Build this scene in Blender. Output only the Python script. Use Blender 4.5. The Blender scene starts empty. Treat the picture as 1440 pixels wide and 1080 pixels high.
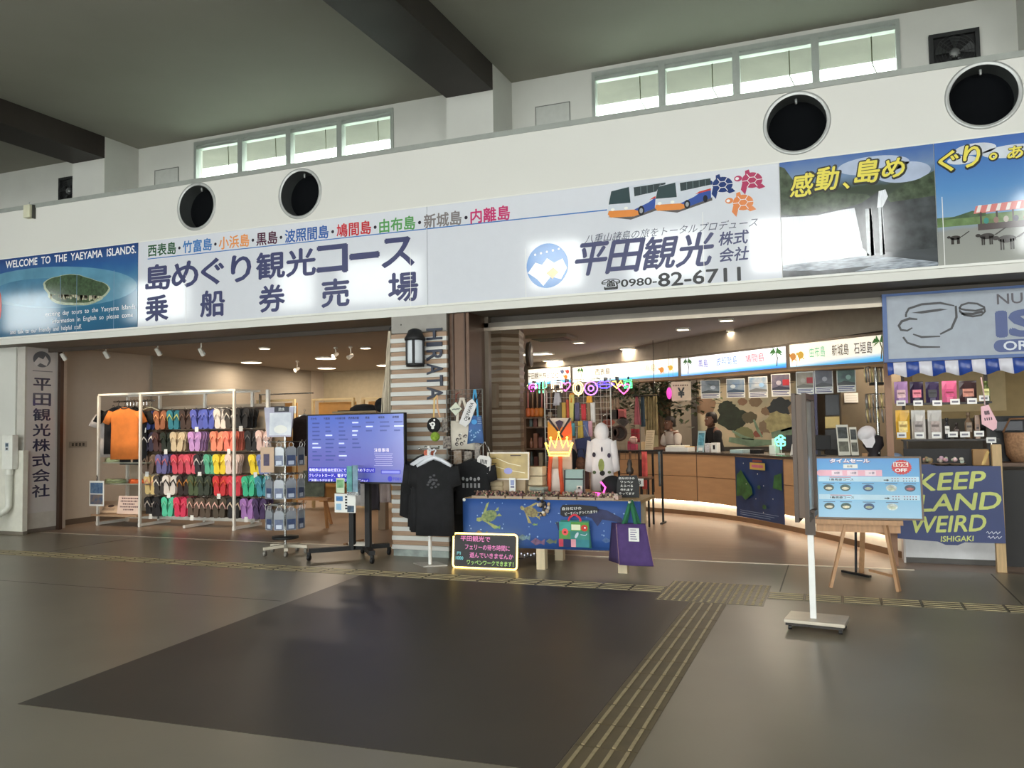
import bpy, math, random
from mathutils import Matrix, Vector
PI = math.pi
S = bpy.context.scene
COL = S.collection
rnd = random.Random(7)

# ------------------------------------------------------------------ camera, world, exposure
FPX, YAW, PITCH, ROLL, CAMH = 1165.57, -0.37150, 0.05128, -0.01611, 1.5
_f = Vector((math.sin(YAW)*math.cos(PITCH), math.cos(YAW)*math.cos(PITCH), math.sin(PITCH)))
_r = Vector((math.cos(YAW), -math.sin(YAW), 0))
_u = _r.cross(_f)
_r, _u = math.cos(ROLL)*_r + math.sin(ROLL)*_u, -math.sin(ROLL)*_r + math.cos(ROLL)*_u
CAM = Vector((0, 0, CAMH))
cd = bpy.data.cameras.new('camera')
cd.sensor_width = 36
cd.lens = 36*FPX/1440
cd.clip_start = .05
cam = bpy.data.objects.new('camera', cd)
COL.objects.link(cam)
mw = Matrix((( _r.x, _u.x, -_f.x, 0), (_r.y, _u.y, -_f.y, 0), (_r.z, _u.z, -_f.z, CAMH), (0, 0, 0, 1)))
cam.matrix_world = mw
S.camera = cam
S.view_settings.view_transform = 'Standard'
S.view_settings.look = 'None'
S.view_settings.gamma = 1
S.view_settings.exposure = -0.28
W = bpy.data.worlds.new('overcast_sky')
S.world = W
W.use_nodes = True
bg = W.node_tree.nodes['Background']
bg.inputs[0].default_value = (.93, 1.0, .95, 1)
bg.inputs[1].default_value = 9.5


def area(name, loc, direction, sx, sy, power, col=(1, 1, 1), spread=PI):
    l = bpy.data.lights.new(name, 'AREA')
    l.shape = 'RECTANGLE'
    l.size, l.size_y, l.energy, l.color = sx, sy, power, col
    l.spread = spread
    o = bpy.data.objects.new(name, l)
    COL.objects.link(o)
    o.location = loc
    d = Vector(direction)
    if abs(d.x) < 1e-6 and abs(d.z) > abs(d.y):
        o.rotation_euler = (0, 0, 0) if d.z < 0 else (PI, 0, 0)
    else:
        o.rotation_euler = d.to_track_quat('-Z', 'Y').to_euler()
    return o


# daylight coming in through the clerestory openings high in the opposite wall of the hall (behind the camera)
YB = -8.0
DAY = [(-33.8, -30.4, .22), (-26.7, -23.4, .25), (-19.4, -17.6, .2), (-16.6, -13.2, .16), (-9.3, -7.4, .5), (-5.9, -3.6, .3), (-2.2, -.95, 1), (-.6, .55, 1), (.8, 1.6, .8), (4.7, 9.0, 1)]
for a_, b_, k_ in DAY:
    area('daylight', ((a_+b_)/2, YB-.3, 6.75), (0, 1, -.0001), b_-a_, 1.6, 88*(b_-a_)*k_, (.98, .985, 1))
# fill light from unseen low doors, added to brighten the fascia
FILL_DOORS = [(-16, -11), (-8.5, -3.5), (-1, 4), (6.5, 11.5)]
for a_, b_ in FILL_DOORS:
    area('daylight', ((a_+b_)/2, YB-.3, 1.7), (0, 1, -.0001), b_-a_, 2.8, 200, (1, .98, .97))


# shop lighting
def point(name, loc, power, col, r=.05):
    l = bpy.data.lights.new(name, 'POINT')
    l.energy, l.color, l.shadow_soft_size = power, col, r
    o = bpy.data.objects.new(name, l)
    COL.objects.link(o)
    o.location = loc
    return o


def spot(name, loc, aim, power, col, ang=70, r=.04):
    l = bpy.data.lights.new(name, 'SPOT')
    l.energy, l.color, l.shadow_soft_size = power, col, r
    l.spot_size, l.spot_blend = math.radians(ang), .6
    o = bpy.data.objects.new(name, l)
    COL.objects.link(o)
    o.location = loc
    o.rotation_euler = (Vector(aim)-Vector(loc)).to_track_quat('-Z', 'Y').to_euler()
    return o


# ------------------------------------------------------------------ picture point -> place on a known plane
def ray(x, y):
    return _f*FPX + _r*(x-720) + _u*(540-y)


def P(x, y, Y):
    return CAM + ray(x, y)*(Y/ray(x, y).y)


def G(x, y, z=0):
    d = ray(x, y)
    return CAM + d*((z-CAMH)/d.z)


def PX(x, y, X):
    d = ray(x, y)
    return CAM + d*(X/d.x)


# ------------------------------------------------------------------ materials
def lin(c):
    return tuple(((v/255+.055)/1.055)**2.4 if v/255 > .04045 else v/255/12.92 for v in c)+(1,)


_M = {}


def mat(rgb, rough=.6, metal=0, em=0, nz=.06, ns=9, spec=.5, trans=0, bump=0, alpha=1, stretch=None, rgb2=None, name=None, coat=0):
    key = (tuple(rgb), rough, metal, em, nz, ns, spec, trans, bump, alpha, stretch, rgb2, coat)
    if key in _M:
        return _M[key]
    m = bpy.data.materials.new(name or 'surface')
    m.use_nodes = True
    nt = m.node_tree
    b = nt.nodes['Principled BSDF']
    c = lin(rgb)
    b.inputs['Roughness'].default_value = rough
    b.inputs['Metallic'].default_value = metal
    b.inputs['Specular IOR Level'].default_value = spec
    b.inputs['Transmission Weight'].default_value = trans
    b.inputs['Coat Weight'].default_value = coat
    b.inputs['Coat Roughness'].default_value = .05
    b.inputs['Alpha'].default_value = alpha
    b.inputs['Base Color'].default_value = c
    tc = nt.nodes.new('ShaderNodeTexCoord')
    src = tc.outputs['Object']
    if stretch:
        mp = nt.nodes.new('ShaderNodeMapping')
        mp.inputs['Scale'].default_value = stretch
        nt.links.new(src, mp.inputs['Vector'])
        src = mp.outputs[0]
    no = nt.nodes.new('ShaderNodeTexNoise')
    no.inputs['Scale'].default_value = ns
    no.inputs['Detail'].default_value = 3
    nt.links.new(src, no.inputs['Vector'])
    rp = nt.nodes.new('ShaderNodeValToRGB')
    c2 = lin(rgb2) if rgb2 else None
    rp.color_ramp.elements[0].position, rp.color_ramp.elements[1].position = .3, .7
    rp.color_ramp.elements[0].color = c if rgb2 else tuple(v*(1-nz) for v in c[:3])+(1,)
    rp.color_ramp.elements[1].color = c2 if rgb2 else tuple(min(1, v*(1+nz)) for v in c[:3])+(1,)
    nt.links.new(no.outputs['Fac'], rp.inputs[0])
    nt.links.new(rp.outputs[0], b.inputs['Base Color'])
    if em:
        nt.links.new(rp.outputs[0], b.inputs['Emission Color'])
        b.inputs['Emission Strength'].default_value = em
    if bump:
        bp = nt.nodes.new('ShaderNodeBump')
        bp.inputs['Strength'].default_value = bump
        bp.inputs['Distance'].default_value = .01
        nt.links.new(no.outputs['Fac'], bp.inputs['Height'])
        nt.links.new(bp.outputs[0], b.inputs['Normal'])
    _M[key] = m
    return m


def ramp_mat(name, stops, rough=.25, ns=3, warp=.15, em=0, axis=2, spec=.5, stretch=(1, 1, 1), coat=0):
    """a printed picture: colour runs along one axis of the print, broken up with noise"""
    m = bpy.data.materials.new(name)
    m.use_nodes = True
    nt = m.node_tree
    b = nt.nodes['Principled BSDF']
    b.inputs['Roughness'].default_value = rough
    b.inputs['Specular IOR Level'].default_value = spec
    b.inputs['Coat Weight'].default_value = coat
    tc = nt.nodes.new('ShaderNodeTexCoord')
    sx = nt.nodes.new('ShaderNodeSeparateXYZ')
    nt.links.new(tc.outputs['Generated'], sx.inputs[0])
    mp = nt.nodes.new('ShaderNodeMapping')
    mp.inputs['Scale'].default_value = stretch
    nt.links.new(tc.outputs['Object'], mp.inputs[0])
    no = nt.nodes.new('ShaderNodeTexNoise')
    no.inputs['Scale'].default_value = ns
    no.inputs['Detail'].default_value = 5
    nt.links.new(mp.outputs[0], no.inputs['Vector'])
    ma = nt.nodes.new('ShaderNodeMath')
    ma.operation = 'MULTIPLY_ADD'
    nt.links.new(no.outputs['Fac'], ma.inputs[0])
    ma.inputs[1].default_value = warp*2
    nt.links.new(sx.outputs[axis], ma.inputs[2])
    sb = nt.nodes.new('ShaderNodeMath')
    sb.operation = 'SUBTRACT'
    nt.links.new(ma.outputs[0], sb.inputs[0])
    sb.inputs[1].default_value = warp
    rp = nt.nodes.new('ShaderNodeValToRGB')
    for i, (p_, c_) in enumerate(stops):
        e = rp.color_ramp.elements[i] if i < 2 else rp.color_ramp.elements.new(p_)
        e.position, e.color = p_, lin(c_)
    nt.links.new(sb.outputs[0], rp.inputs[0])
    nt.links.new(rp.outputs[0], b.inputs['Base Color'])
    if em:
        nt.links.new(rp.outputs[0], b.inputs['Emission Color'])
        b.inputs['Emission Strength'].default_value = em
    return m


# ------------------------------------------------------------------ mesh building
_TX = {}


def text_data(s, off=0.0):
    k = (s, off)
    if k not in _TX:
        c = bpy.data.curves.new('glyphs', 'FONT')
        c.body = s
        c.size = 1
        c.offset = off
        c.resolution_u = 3
        o = bpy.data.objects.new('glyphs', c)
        COL.objects.link(o)
        bpy.context.view_layer.update()
        me = bpy.data.meshes.new_from_object(o.evaluated_get(bpy.context.evaluated_depsgraph_get()))
        vs = [(v.co.x, v.co.y) for v in me.vertices]
        fs = [tuple(p.vertices) for p in me.polygons]
        # all faces must look up (+z)
        out = []
        for f in fs:
            a = sum(vs[f[i]][0]*vs[f[(i+1) % len(f)]][1]-vs[f[(i+1) % len(f)]][0]*vs[f[i]][1] for i in range(len(f)))
            out.append(f if a > 0 else f[::-1])
        bpy.data.objects.remove(o)
        bpy.data.curves.remove(c)
        bpy.data.meshes.remove(me)
        _TX[k] = (vs, out)
    return _TX[k]


class MB:
    def __init__(s, T=None):
        s.v, s.f, s.m, s.mats, s.sm = [], [], [], [], []
        s.T = T or Matrix()

    def add(s, vs, fs, m, smooth=False):
        n = len(s.v)
        if m not in s.mats:
            s.mats.append(m)
        i = s.mats.index(m)
        s.v += [s.T @ Vector(v) for v in vs]
        for f in fs:
            s.f.append(tuple(n+k for k in f))
            s.m.append(i)
            s.sm.append(smooth)
        return s

    def box(s, x0, x1, y0, y1, z0, z1, m):
        vs = [(x, y, z) for z in (z0, z1) for y in (y0, y1) for x in (x0, x1)]
        return s.add(vs, [(0, 2, 3, 1), (4, 5, 7, 6), (0, 1, 5, 4), (2, 6, 7, 3), (0, 4, 6, 2), (1, 3, 7, 5)], m)

    def hexa(s, b, t, m):
        """b, t: four bottom and four top points, counter-clockwise from above"""
        return s.add(list(b)+list(t), [(3, 2, 1, 0), (4, 5, 6, 7), (0, 1, 5, 4), (1, 2, 6, 5), (2, 3, 7, 6), (3, 0, 4, 7)], m)

    def bar(s, p0, p1, w, h, m, up=(0, 0, 1)):
        p0, p1 = Vector(p0), Vector(p1)
        d = (p1-p0).normalized()
        a = d.cross(Vector(up))
        if a.length < 1e-5:
            a = d.cross(Vector((0, 1, 0)))
        a.normalize()
        b = a.cross(d).normalized()
        q = [(-w/2, -h/2), (w/2, -h/2), (w/2, h/2), (-w/2, h/2)]
        vs = [p+a*i+b*j for p in (p0, p1) for i, j in q]
        return s.add(vs, [(0, 1, 2, 3), (7, 6, 5, 4), (0, 4, 5, 1), (1, 5, 6, 2), (2, 6, 7, 3), (3, 7, 4, 0)], m)

    def tube(s, pts, r, m, n=8, closed=False, cap=True):
        pts = [Vector(p) for p in pts]
        N = len(pts)
        rs = r if isinstance(r, (list, tuple)) else [r]*N
        vs, prev = [], None
        for i, p in enumerate(pts):
            if closed:
                d = pts[(i+1) % N]-pts[i-1]
            else:
                d = pts[min(i+1, N-1)]-pts[max(i-1, 0)]
            if d.length < 1e-9:
                d = Vector((0, 0, 1))
            d.normalize()
            if prev is None:
                a = d.cross(Vector((0, 0, 1)))
                if a.length < .05:
                    a = d.cross(Vector((0, 1, 0)))
            else:
                a = prev-d*prev.dot(d)
                if a.length < 1e-4:
                    a = d.cross(Vector((1, 0, .3)))
            a.normalize()
            prev = a
            b = d.cross(a)
            vs += [p+(a*math.cos(2*PI*k/n)+b*math.sin(2*PI*k/n))*rs[i] for k in range(n)]
        fs = []
        for i in range(N if closed else N-1):
            j = (i+1) % N
            fs += [(i*n+k, i*n+(k+1) % n, j*n+(k+1) % n, j*n+k) for k in range(n)]
        if cap and not closed:
            fs += [tuple(range(n))[::-1], tuple((N-1)*n+k for k in range(n))]
        return s.add(vs, fs, m, n > 5)

    def cyl(s, p0, p1, r, m, r1=None, n=16):
        p0, p1 = Vector(p0), Vector(p1)
        e = (p1-p0)*.0005
        return s.tube([p0, p0+e, p1-e, p1], [r, r, r if r1 is None else r1, r if r1 is None else r1], m, n)

    def lathe(s, prof, m, n=20, c=(0, 0, 0), sx=1, sy=1):
        c = Vector(c)
        vs = [c+Vector((r*sx*math.cos(2*PI*k/n), r*sy*math.sin(2*PI*k/n), z)) for r, z in prof for k in range(n)]
        fs = [(i*n+k, i*n+(k+1) % n, (i+1)*n+(k+1) % n, (i+1)*n+k) for i in range(len(prof)-1) for k in range(n)]
        fs += [tuple(range(n))[::-1], tuple((len(prof)-1)*n+k for k in range(n))]
        return s.add(vs, fs, m, True)

    def ball(s, c, r, m, n=12, k=8):
        if not isinstance(r, (list, tuple)):
            r = (r, r, r)
        vs = [(c[0], c[1], c[2]-r[2])]
        for i in range(1, k):
            t = -PI/2+PI*i/k
            vs += [(c[0]+r[0]*math.cos(t)*math.cos(2*PI*j/n), c[1]+r[1]*math.cos(t)*math.sin(2*PI*j/n), c[2]+r[2]*math.sin(t)) for j in range(n)]
        vs.append((c[0], c[1], c[2]+r[2]))
        fs = [(0, 1+(j+1) % n, 1+j) for j in range(n)]
        for i in range(k-2):
            fs += [(1+i*n+j, 1+i*n+(j+1) % n, 1+(i+1)*n+(j+1) % n, 1+(i+1)*n+j) for j in range(n)]
        L = len(vs)-1
        fs += [(L, 1+(k-2)*n+j, 1+(k-2)*n+(j+1) % n) for j in range(n)]
        return s.add(vs, fs, m, True)

    def prism(s, poly, z0, z1, m):
        """poly in local xy, counter-clockwise, extruded along local z"""
        n = len(poly)
        a = sum(poly[i][0]*poly[(i+1) % n][1]-poly[(i+1) % n][0]*poly[i][1] for i in range(n))
        if a < 0:
            poly = poly[::-1]
        vs = [(x, y, z0) for x, y in poly]+[(x, y, z1) for x, y in poly]
        return s.add(vs, [tuple(range(n))[::-1], tuple(range(n, 2*n))]+[(i, (i+1) % n, n+(i+1) % n, n+i) for i in range(n)], m)

    def poly(s, pts, m, z=0):
        n = len(pts)
        a = sum(pts[i][0]*pts[(i+1) % n][1]-pts[(i+1) % n][0]*pts[i][1] for i in range(n))
        if a < 0:
            pts = pts[::-1]
        return s.add([(x, y, z) for x, y in pts], [tuple(range(n))], m)

    def rect(s, x0, x1, y0, y1, m, z=0):
        return s.poly([(x0, y0), (x1, y0), (x1, y1), (x0, y1)], m, z)

    def ell(s, cx, cy, rx, ry, m, z=0, n=28, a0=0, a1=2*PI, rot=0):
        pts = [(rx*math.cos(a0+(a1-a0)*k/n), ry*math.sin(a0+(a1-a0)*k/n)) for k in range(n if a1-a0 > 6.28 else n+1)]
        c, d = math.cos(rot), math.sin(rot)
        return s.poly([(cx+x*c-y*d, cy+x*d+y*c) for x, y in pts], m, z)

    def stroke(s, pts, w, m, z=0, closed=False):
        """flat pen line in local xy; w a number or a list"""
        pts = [Vector((p[0], p[1])) for p in pts]
        N = len(pts)
        ws = w if isinstance(w, (list, tuple)) else [w]*N
        L, R = [], []
        for i in range(N):
            if closed:
                d = pts[(i+1) % N]-pts[i-1]
            else:
                d = pts[min(i+1, N-1)]-pts[max(i-1, 0)]
            d = d.normalized() if d.length > 1e-9 else Vector((1, 0))
            q = Vector((-d.y, d.x))*ws[i]/2
            L.append(pts[i]+q)
            R.append(pts[i]-q)
        vs = [(a.x, a.y, z) for a in L]+[(a.x, a.y, z) for a in R]
        fs = [(N+i, N+(i+1) % N, (i+1) % N, i) for i in range(N if closed else N-1)]
        return s.add(vs, fs, m)

    def text(s, t, x, y, m, w=None, h=None, z=.001, off=.0, anchor='c', shear=0, rot=0, sx=None):
        """flat lettering; fitted to width w and/or height h; (x, y) is its centre ('c') or left middle ('l')"""
        vs, fs = text_data(t, 0.0)
        if not vs:
            return s
        x0, x1 = min(a for a, b in vs), max(a for a, b in vs)
        y0, y1 = min(b for a, b in vs), max(b for a, b in vs)
        kx = w/(x1-x0) if w else None
        ky = h/max(y1-y0, .05) if h else None
        kx = kx or ky
        ky = ky or kx
        cx = x0 if anchor == 'l' else x1 if anchor == 'r' else (x0+x1)/2
        c, d = math.cos(rot), math.sin(rot)
        # off thickens the strokes: the glyphs are laid down again, nudged sideways and up and down
        nud = [(0, 0)] if off < .006 else [(off, 0), (-off, 0), (0, off), (0, -off)] if off < .03 else [(off*math.cos(k*PI/4), off*math.sin(k*PI/4)) for k in range(8)]
        for i, (na, nb) in enumerate(nud):
            o = []
            for a, b in vs:
                p, q = (a+na-cx)*kx, (b+nb-(y0+y1)/2)*ky
                p += shear*q
                o.append((x+p*c-q*d, y+p*d+q*c, z+.00004*i))
            s.add(o, fs, m)
        return s

    def sheet(s, fn, nu, nv, m, th=0, smooth=True):
        """a cloth-like surface fn(u, v) -> point, u, v in 0..1; th gives it a back"""
        vs = [Vector(fn(i/nu, j/nv)) for j in range(nv+1) for i in range(nu+1)]
        q = nu+1
        fs = [(j*q+i, j*q+i+1, (j+1)*q+i+1, (j+1)*q+i) for j in range(nv) for i in range(nu)]
        if th:
            nrm = (vs[1]-vs[0]).cross(vs[q]-vs[0]).normalized()*th
            n = len(vs)
            fs2 = [tuple(n+k for k in f[::-1]) for f in fs]
            rim = [i for i in range(nu)]+[nu+q*j for j in range(nv)]+[nv*q+nu-i for i in range(nu)]+[q*(nv-j) for j in range(nv)]
            fs3 = [(rim[k], n+rim[k], n+rim[(k+1) % len(rim)], rim[(k+1) % len(rim)]) for k in range(len(rim))]
            vs = vs+[v-nrm for v in vs]
            fs = fs+fs2+fs3
        return s.add(vs, fs, m, smooth)


def F(X, Y, Z, rz=0, tilt=0):
    """local frame standing upright and facing the camera side (-Y): x right, y up, z out of the face"""
    M = Matrix(((1, 0, 0, 0), (0, 0, -1, 0), (0, 1, 0, 0), (0, 0, 0, 1)))
    return Matrix.Translation((X, Y, Z)) @ Matrix.Rotation(rz, 4, 'Z') @ Matrix.Rotation(tilt, 4, 'X') @ M


# ------------------------------------------------------------------ objects
def _mesh(name, mb, off):
    me = bpy.data.meshes.new(name)
    me.from_pydata([v-off for v in mb.v], [], mb.f)
    for m in mb.mats:
        me.materials.append(m)
    me.polygons.foreach_set('material_index', mb.m)
    me.polygons.foreach_set('use_smooth', mb.sm)
    me.update()
    return me


def thing(name, label, cat, loc=(0, 0, 0), group=None):
    o = bpy.data.objects.new(name, None)
    o.empty_display_size = .1
    COL.objects.link(o)
    o.location = loc
    tag(o, label, cat, group)
    return o


def tag(o, label, cat, group=None):
    o['label'] = label
    o['category'] = cat
    if group:
        o['group'] = group


def part(t, name, mb, label=None, bev=0, stuff=False):
    """a mesh child of t; geometry given in the coordinates t was built in"""
    off = Vector((0, 0, 0))
    q = t
    while q is not None:
        off += q.location
        q = q.parent
    o = bpy.data.objects.new(name, _mesh(name, mb, off))
    COL.objects.link(o)
    o.parent = t
    if label:
        o['label'] = label
    if stuff:
        o['kind'] = 'stuff'
    if bev:
        b = o.modifiers.new('edge', 'BEVEL')
        b.width, b.segments, b.limit_method = bev, 2, 'ANGLE'
    return o


def solo(name, mb, label=None, cat=None, group=None, bev=0, kind=None):
    xs = [v.x for v in mb.v]
    ys = [v.y for v in mb.v]
    off = Vector(((min(xs)+max(xs))/2, (min(ys)+max(ys))/2, min(v.z for v in mb.v)))
    o = bpy.data.objects.new(name, _mesh(name, mb, off))
    COL.objects.link(o)
    o.location = off
    if label:
        tag(o, label, cat, group)
    if kind:
        o['kind'] = kind
    if bev:
        b = o.modifiers.new('edge', 'BEVEL')
        b.width, b.segments, b.limit_method = bev, 2, 'ANGLE'
    return o


def struct(name, mb, **k):
    return solo(name, mb, kind='structure', **k)


def copy_tree(o, loc=None, rz=None, parent=None, label=None, group=None):
    c = o.copy()
    COL.objects.link(c)
    if parent is not None:
        c.parent = parent
    if loc is not None:
        c.location = loc
    if rz is not None:
        c.rotation_euler = (0, 0, rz)
    if label:
        c['label'] = label
    if group:
        c['group'] = group
    for ch in list(o.children):
        copy_tree(ch, parent=c)
    return c


# common materials
WHITE = mat((214, 214, 208), .5, name='white_paint', nz=.02)
WHITE_METAL = mat((225, 222, 214), .35, name='white_metal', nz=.02)
BLACK = mat((22, 22, 24), .55, name='black', nz=.1)
BLACK_CLOTH = mat((24, 24, 27), .9, name='black_cloth', nz=.25, ns=14, bump=.2)
INK = mat((24, 24, 30), .4, name='black_ink', nz=.05)
NAVY = mat((38, 44, 96), .3, name='navy_ink', nz=.05)
PAPER = mat((236, 236, 232), .6, name='white_paper', nz=.02)
CHROME = mat((190, 190, 188), .2, 1, name='steel', nz=.03)
CARD = mat((205, 170, 120), .7, name='cardboard')
PINE = mat((196, 165, 120), .55, name='pine', nz=.12, ns=6, stretch=(14, 14, 1.2))
BROWN_METAL = mat((88, 66, 52), .35, .5, name='brown_metal', nz=.06)
# ================================================================== THE SETTING
YF = 8.70      # face of the long white fascia
YT = 9.27      # shop threshold
YC, YW = 11.09, 11.87   # upper columns, clerestory wall
ZB, ZT = 2.835, 4.86
XL, XR = -36.0, 16.0
M_FLOOR = mat((132, 124, 108), .34, name='hall_floor', nz=.07, ns=1.3, spec=.45, bump=.012)
M_DARK = mat((68, 61, 50), .44, name='dark_floor_mat', nz=.08, ns=1.6, spec=.4, bump=.012)
M_WOODFL = mat((146, 126, 110), .35, name='shop_wood_floor', nz=.1, ns=3, stretch=(1, 8, 1), spec=.4)
M_WALL = mat((190, 180, 168), .6, name='shop_wall', nz=.02)
M_CEIL = mat((158, 151, 142), .8, name='shop_ceiling', nz=.02)
M_HCEIL = mat((144, 141, 130), .8, name='hall_ceiling', nz=.05, ns=.6)
M_BEAM = mat((40, 31, 25), .6, name='dark_beam', nz=.15, ns=2)
M_COLW = mat((205, 205, 198), .6, name='column_paint', nz=.03, ns=2)
M_FASCIA = mat((214, 213, 207), .45, name='fascia_paint', nz=.012, ns=1)

struct('floor_hall', MB().box(XL, XR, YB, YT, -.12, 0, M_FLOOR))
mb = MB()
mb.prism([(-4.30, 3.37), (-1.20, 3.48), (-1.20, 7.42), (-4.6, 7.45)], 0, .002, M_DARK)
struct('floor_dark_inlay', mb)
struct('floor_shop', MB().box(-12.2, 8, YT, 19, -.12, 0, M_WOODFL))
struct('trim_threshold', MB().box(-11.4, .68, YT-.02, YT+.02, 0, .006, mat((190, 178, 160), .3, .6)))
# expansion joints
mb = MB()
JM = mat((58, 55, 50), .5)
for x in (-9.4, 1.35):
    mb.box(x-.006, x+.006, 7.78, YT-.03, 0, .001, JM)
mb.box(-.52, -.508, 7.78, YT-.03, 0, .001, JM)
mb.box(-12, -4.6, 6.12, 6.13, 0, .001, JM)
struct('trim_floor_joint', mb)
# tactile paving
TB, TR = mat((98, 86, 58), .5, name='tactile_base', nz=.12), mat((168, 152, 116), .45, name='tactile_rib', nz=.12, ns=30)
TB2, TR2 = mat((92, 84, 64), .4, nz=.12), mat((160, 146, 112), .4, nz=.12)


def strip_y(x0, y0, n):
    mb = MB()
    for i in range(n):
        y = y0+i*.3
        mb.box(x0, x0+.3, y+.002, y+.298, 0, .003, TB)
        for k in range(4):
            xr = x0+.0375+k*.0745
            mb.box(xr-.0085, xr+.0085, y+.012, y+.288, .003, .008, TR)
    return mb


def strip_x(x0, y0, n):
    mb = MB()
    for i in range(n):
        x = x0+i*.3
        mb.box(x+.002, x+.298, y0, y0+.3, 0, .003, TB2)
        for k in range(4):
            yr = y0+.0375+k*.0745
            mb.box(x+.012, x+.288, yr-.0085, yr+.0085, .003, .008, TR2)
    return mb


struct('tactile_paving_aisle', strip_y(-1.195, 1.4, 19))
struct('tactile_paving_west', strip_x(-1.5-.3*33, 7.43, 33))
struct('tactile_paving_east', strip_x(-.6, 7.43, 24))
mb = MB()
for i in range(3):
    for j in range(3):
        x, y = -1.5+.3*i, 7.12+.3*j
        mb.box(x+.002, x+.298, y+.002, y+.298, 0, .003, TB2)
        for a in range(5):
            for b in range(5):
                mb.cyl((x+.03+.06*a, y+.03+.06*b, .003), (x+.03+.06*a, y+.03+.06*b, .008), .016, TR2, .011, 8)
struct('tactile_paving_crossing', mb)

# --- fascia with four round duct openings
PORT = [(-7.886, 4.512), (-6.233, 4.492), (-.270, 4.508), (1.386, 4.525)]
RP = .292
mb = MB(F(0, YF, 0))
xs = [XL]
for cx, cz in PORT:
    xs += [cx-.4, cx+.4]
xs.append(XR)
for i in range(0, len(xs), 2):
    mb.rect(xs[i], xs[i+1], ZB, ZT, M_FASCIA)
for cx, cz in PORT:
    mb.rect(cx-.4, cx+.4, ZB, cz-.33, M_FASCIA)
    if cz+.33 < ZT:
        mb.rect(cx-.4, cx+.4, cz+.33, ZT, M_FASCIA)
    n = 48
    ca = math.atan2(.33, .4)
    an = sorted([2*PI*k/n for k in range(n)]+[ca, PI-ca, PI+ca, 2*PI-ca])
    n = len(an)
    inn = [(cx+RP*math.cos(a), cz+RP*math.sin(a), 0) for a in an]
    out = []
    for a in an:
        c, s_ = math.cos(a), math.sin(a)
        t = min(.4/max(abs(c), 1e-6), .33/max(abs(s_), 1e-6))
        out.append((cx+c*t, cz+s_*t, 0))
    mb.add(inn+out, [(k, n+k, n+(k+1) % n, (k+1) % n) for k in range(n)], M_FASCIA)
struct('wall_front_fascia', mb)
mb = MB()
CAP = mat((150, 154, 148), .4, .2, name='fascia_cap')
mb.box(XL, XR, YF-.012, YF+.02, ZT-.03, ZT+.012, CAP)
mb.box(XL, XR, YF-.012, YW, ZT+.012, ZT+.03, CAP)
struct('trim_fascia_cap', mb)
mb = MB()
SOF = mat((120, 114, 106), .6, name='soffit')
mb.box(XL, XR, YF+.002, 9.42, ZB, ZB+.05, SOF)
mb.box(XL, XR, 9.42, 9.46, ZB-.06, ZB+.05, mat((70, 60, 52), .5))
struct('ceiling_soffit', mb)
RIM = mat((176, 178, 176), .35, .3, name='duct_rim')
DUCT = mat((92, 96, 96), .5, .3, name='duct_inside')
DUCT_SHADE = mat((10, 12, 15), .9, name='duct_shade', nz=.1, spec=.1)  # near-black disc colour stands in for the shade deep inside the duct
names = ['leftmost', 'second', 'third', 'rightmost']
wh = ['above the green lettering at the left', 'above the middle of the left sign', 'above the waterfall photo sign', 'above the beach photo sign']
for (cx, cz), a, w_ in zip(PORT, names, wh):
    t = thing('duct_opening', f'{a} round black duct opening, {w_}', 'vent', (cx, YF, cz-RP), 'round duct openings in the fascia')
    mb = MB(F(cx, YF, cz))
    n = 48
    prof = [(RP-.006, -.22), (RP-.006, .004), (RP+.012, .012), (RP+.03, .01), (RP+.034, 0)]
    vs = [(r*math.cos(2*PI*k/n), r*math.sin(2*PI*k/n), z) for r, z in prof for k in range(n)]
    fs = [(i*n+k, (i+1)*n+k, (i+1)*n+(k+1) % n, i*n+(k+1) % n) for i in range(len(prof)-1) for k in range(n)]
    mb.add(vs, fs[:n], DUCT, True)
    mb.add(vs, fs[n:], RIM, True)
    part(t, 'rim', mb)
    mb = MB(F(cx, YF, cz))
    mb.ell(0, 0, RP-.004, RP-.004, DUCT_SHADE, -.21, 40)
    mb.tube([(0, RP-.01, -.1), (0, RP-.06, -.1)], .012, RIM, 6)
    part(t, 'dark_backing', mb)

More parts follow.
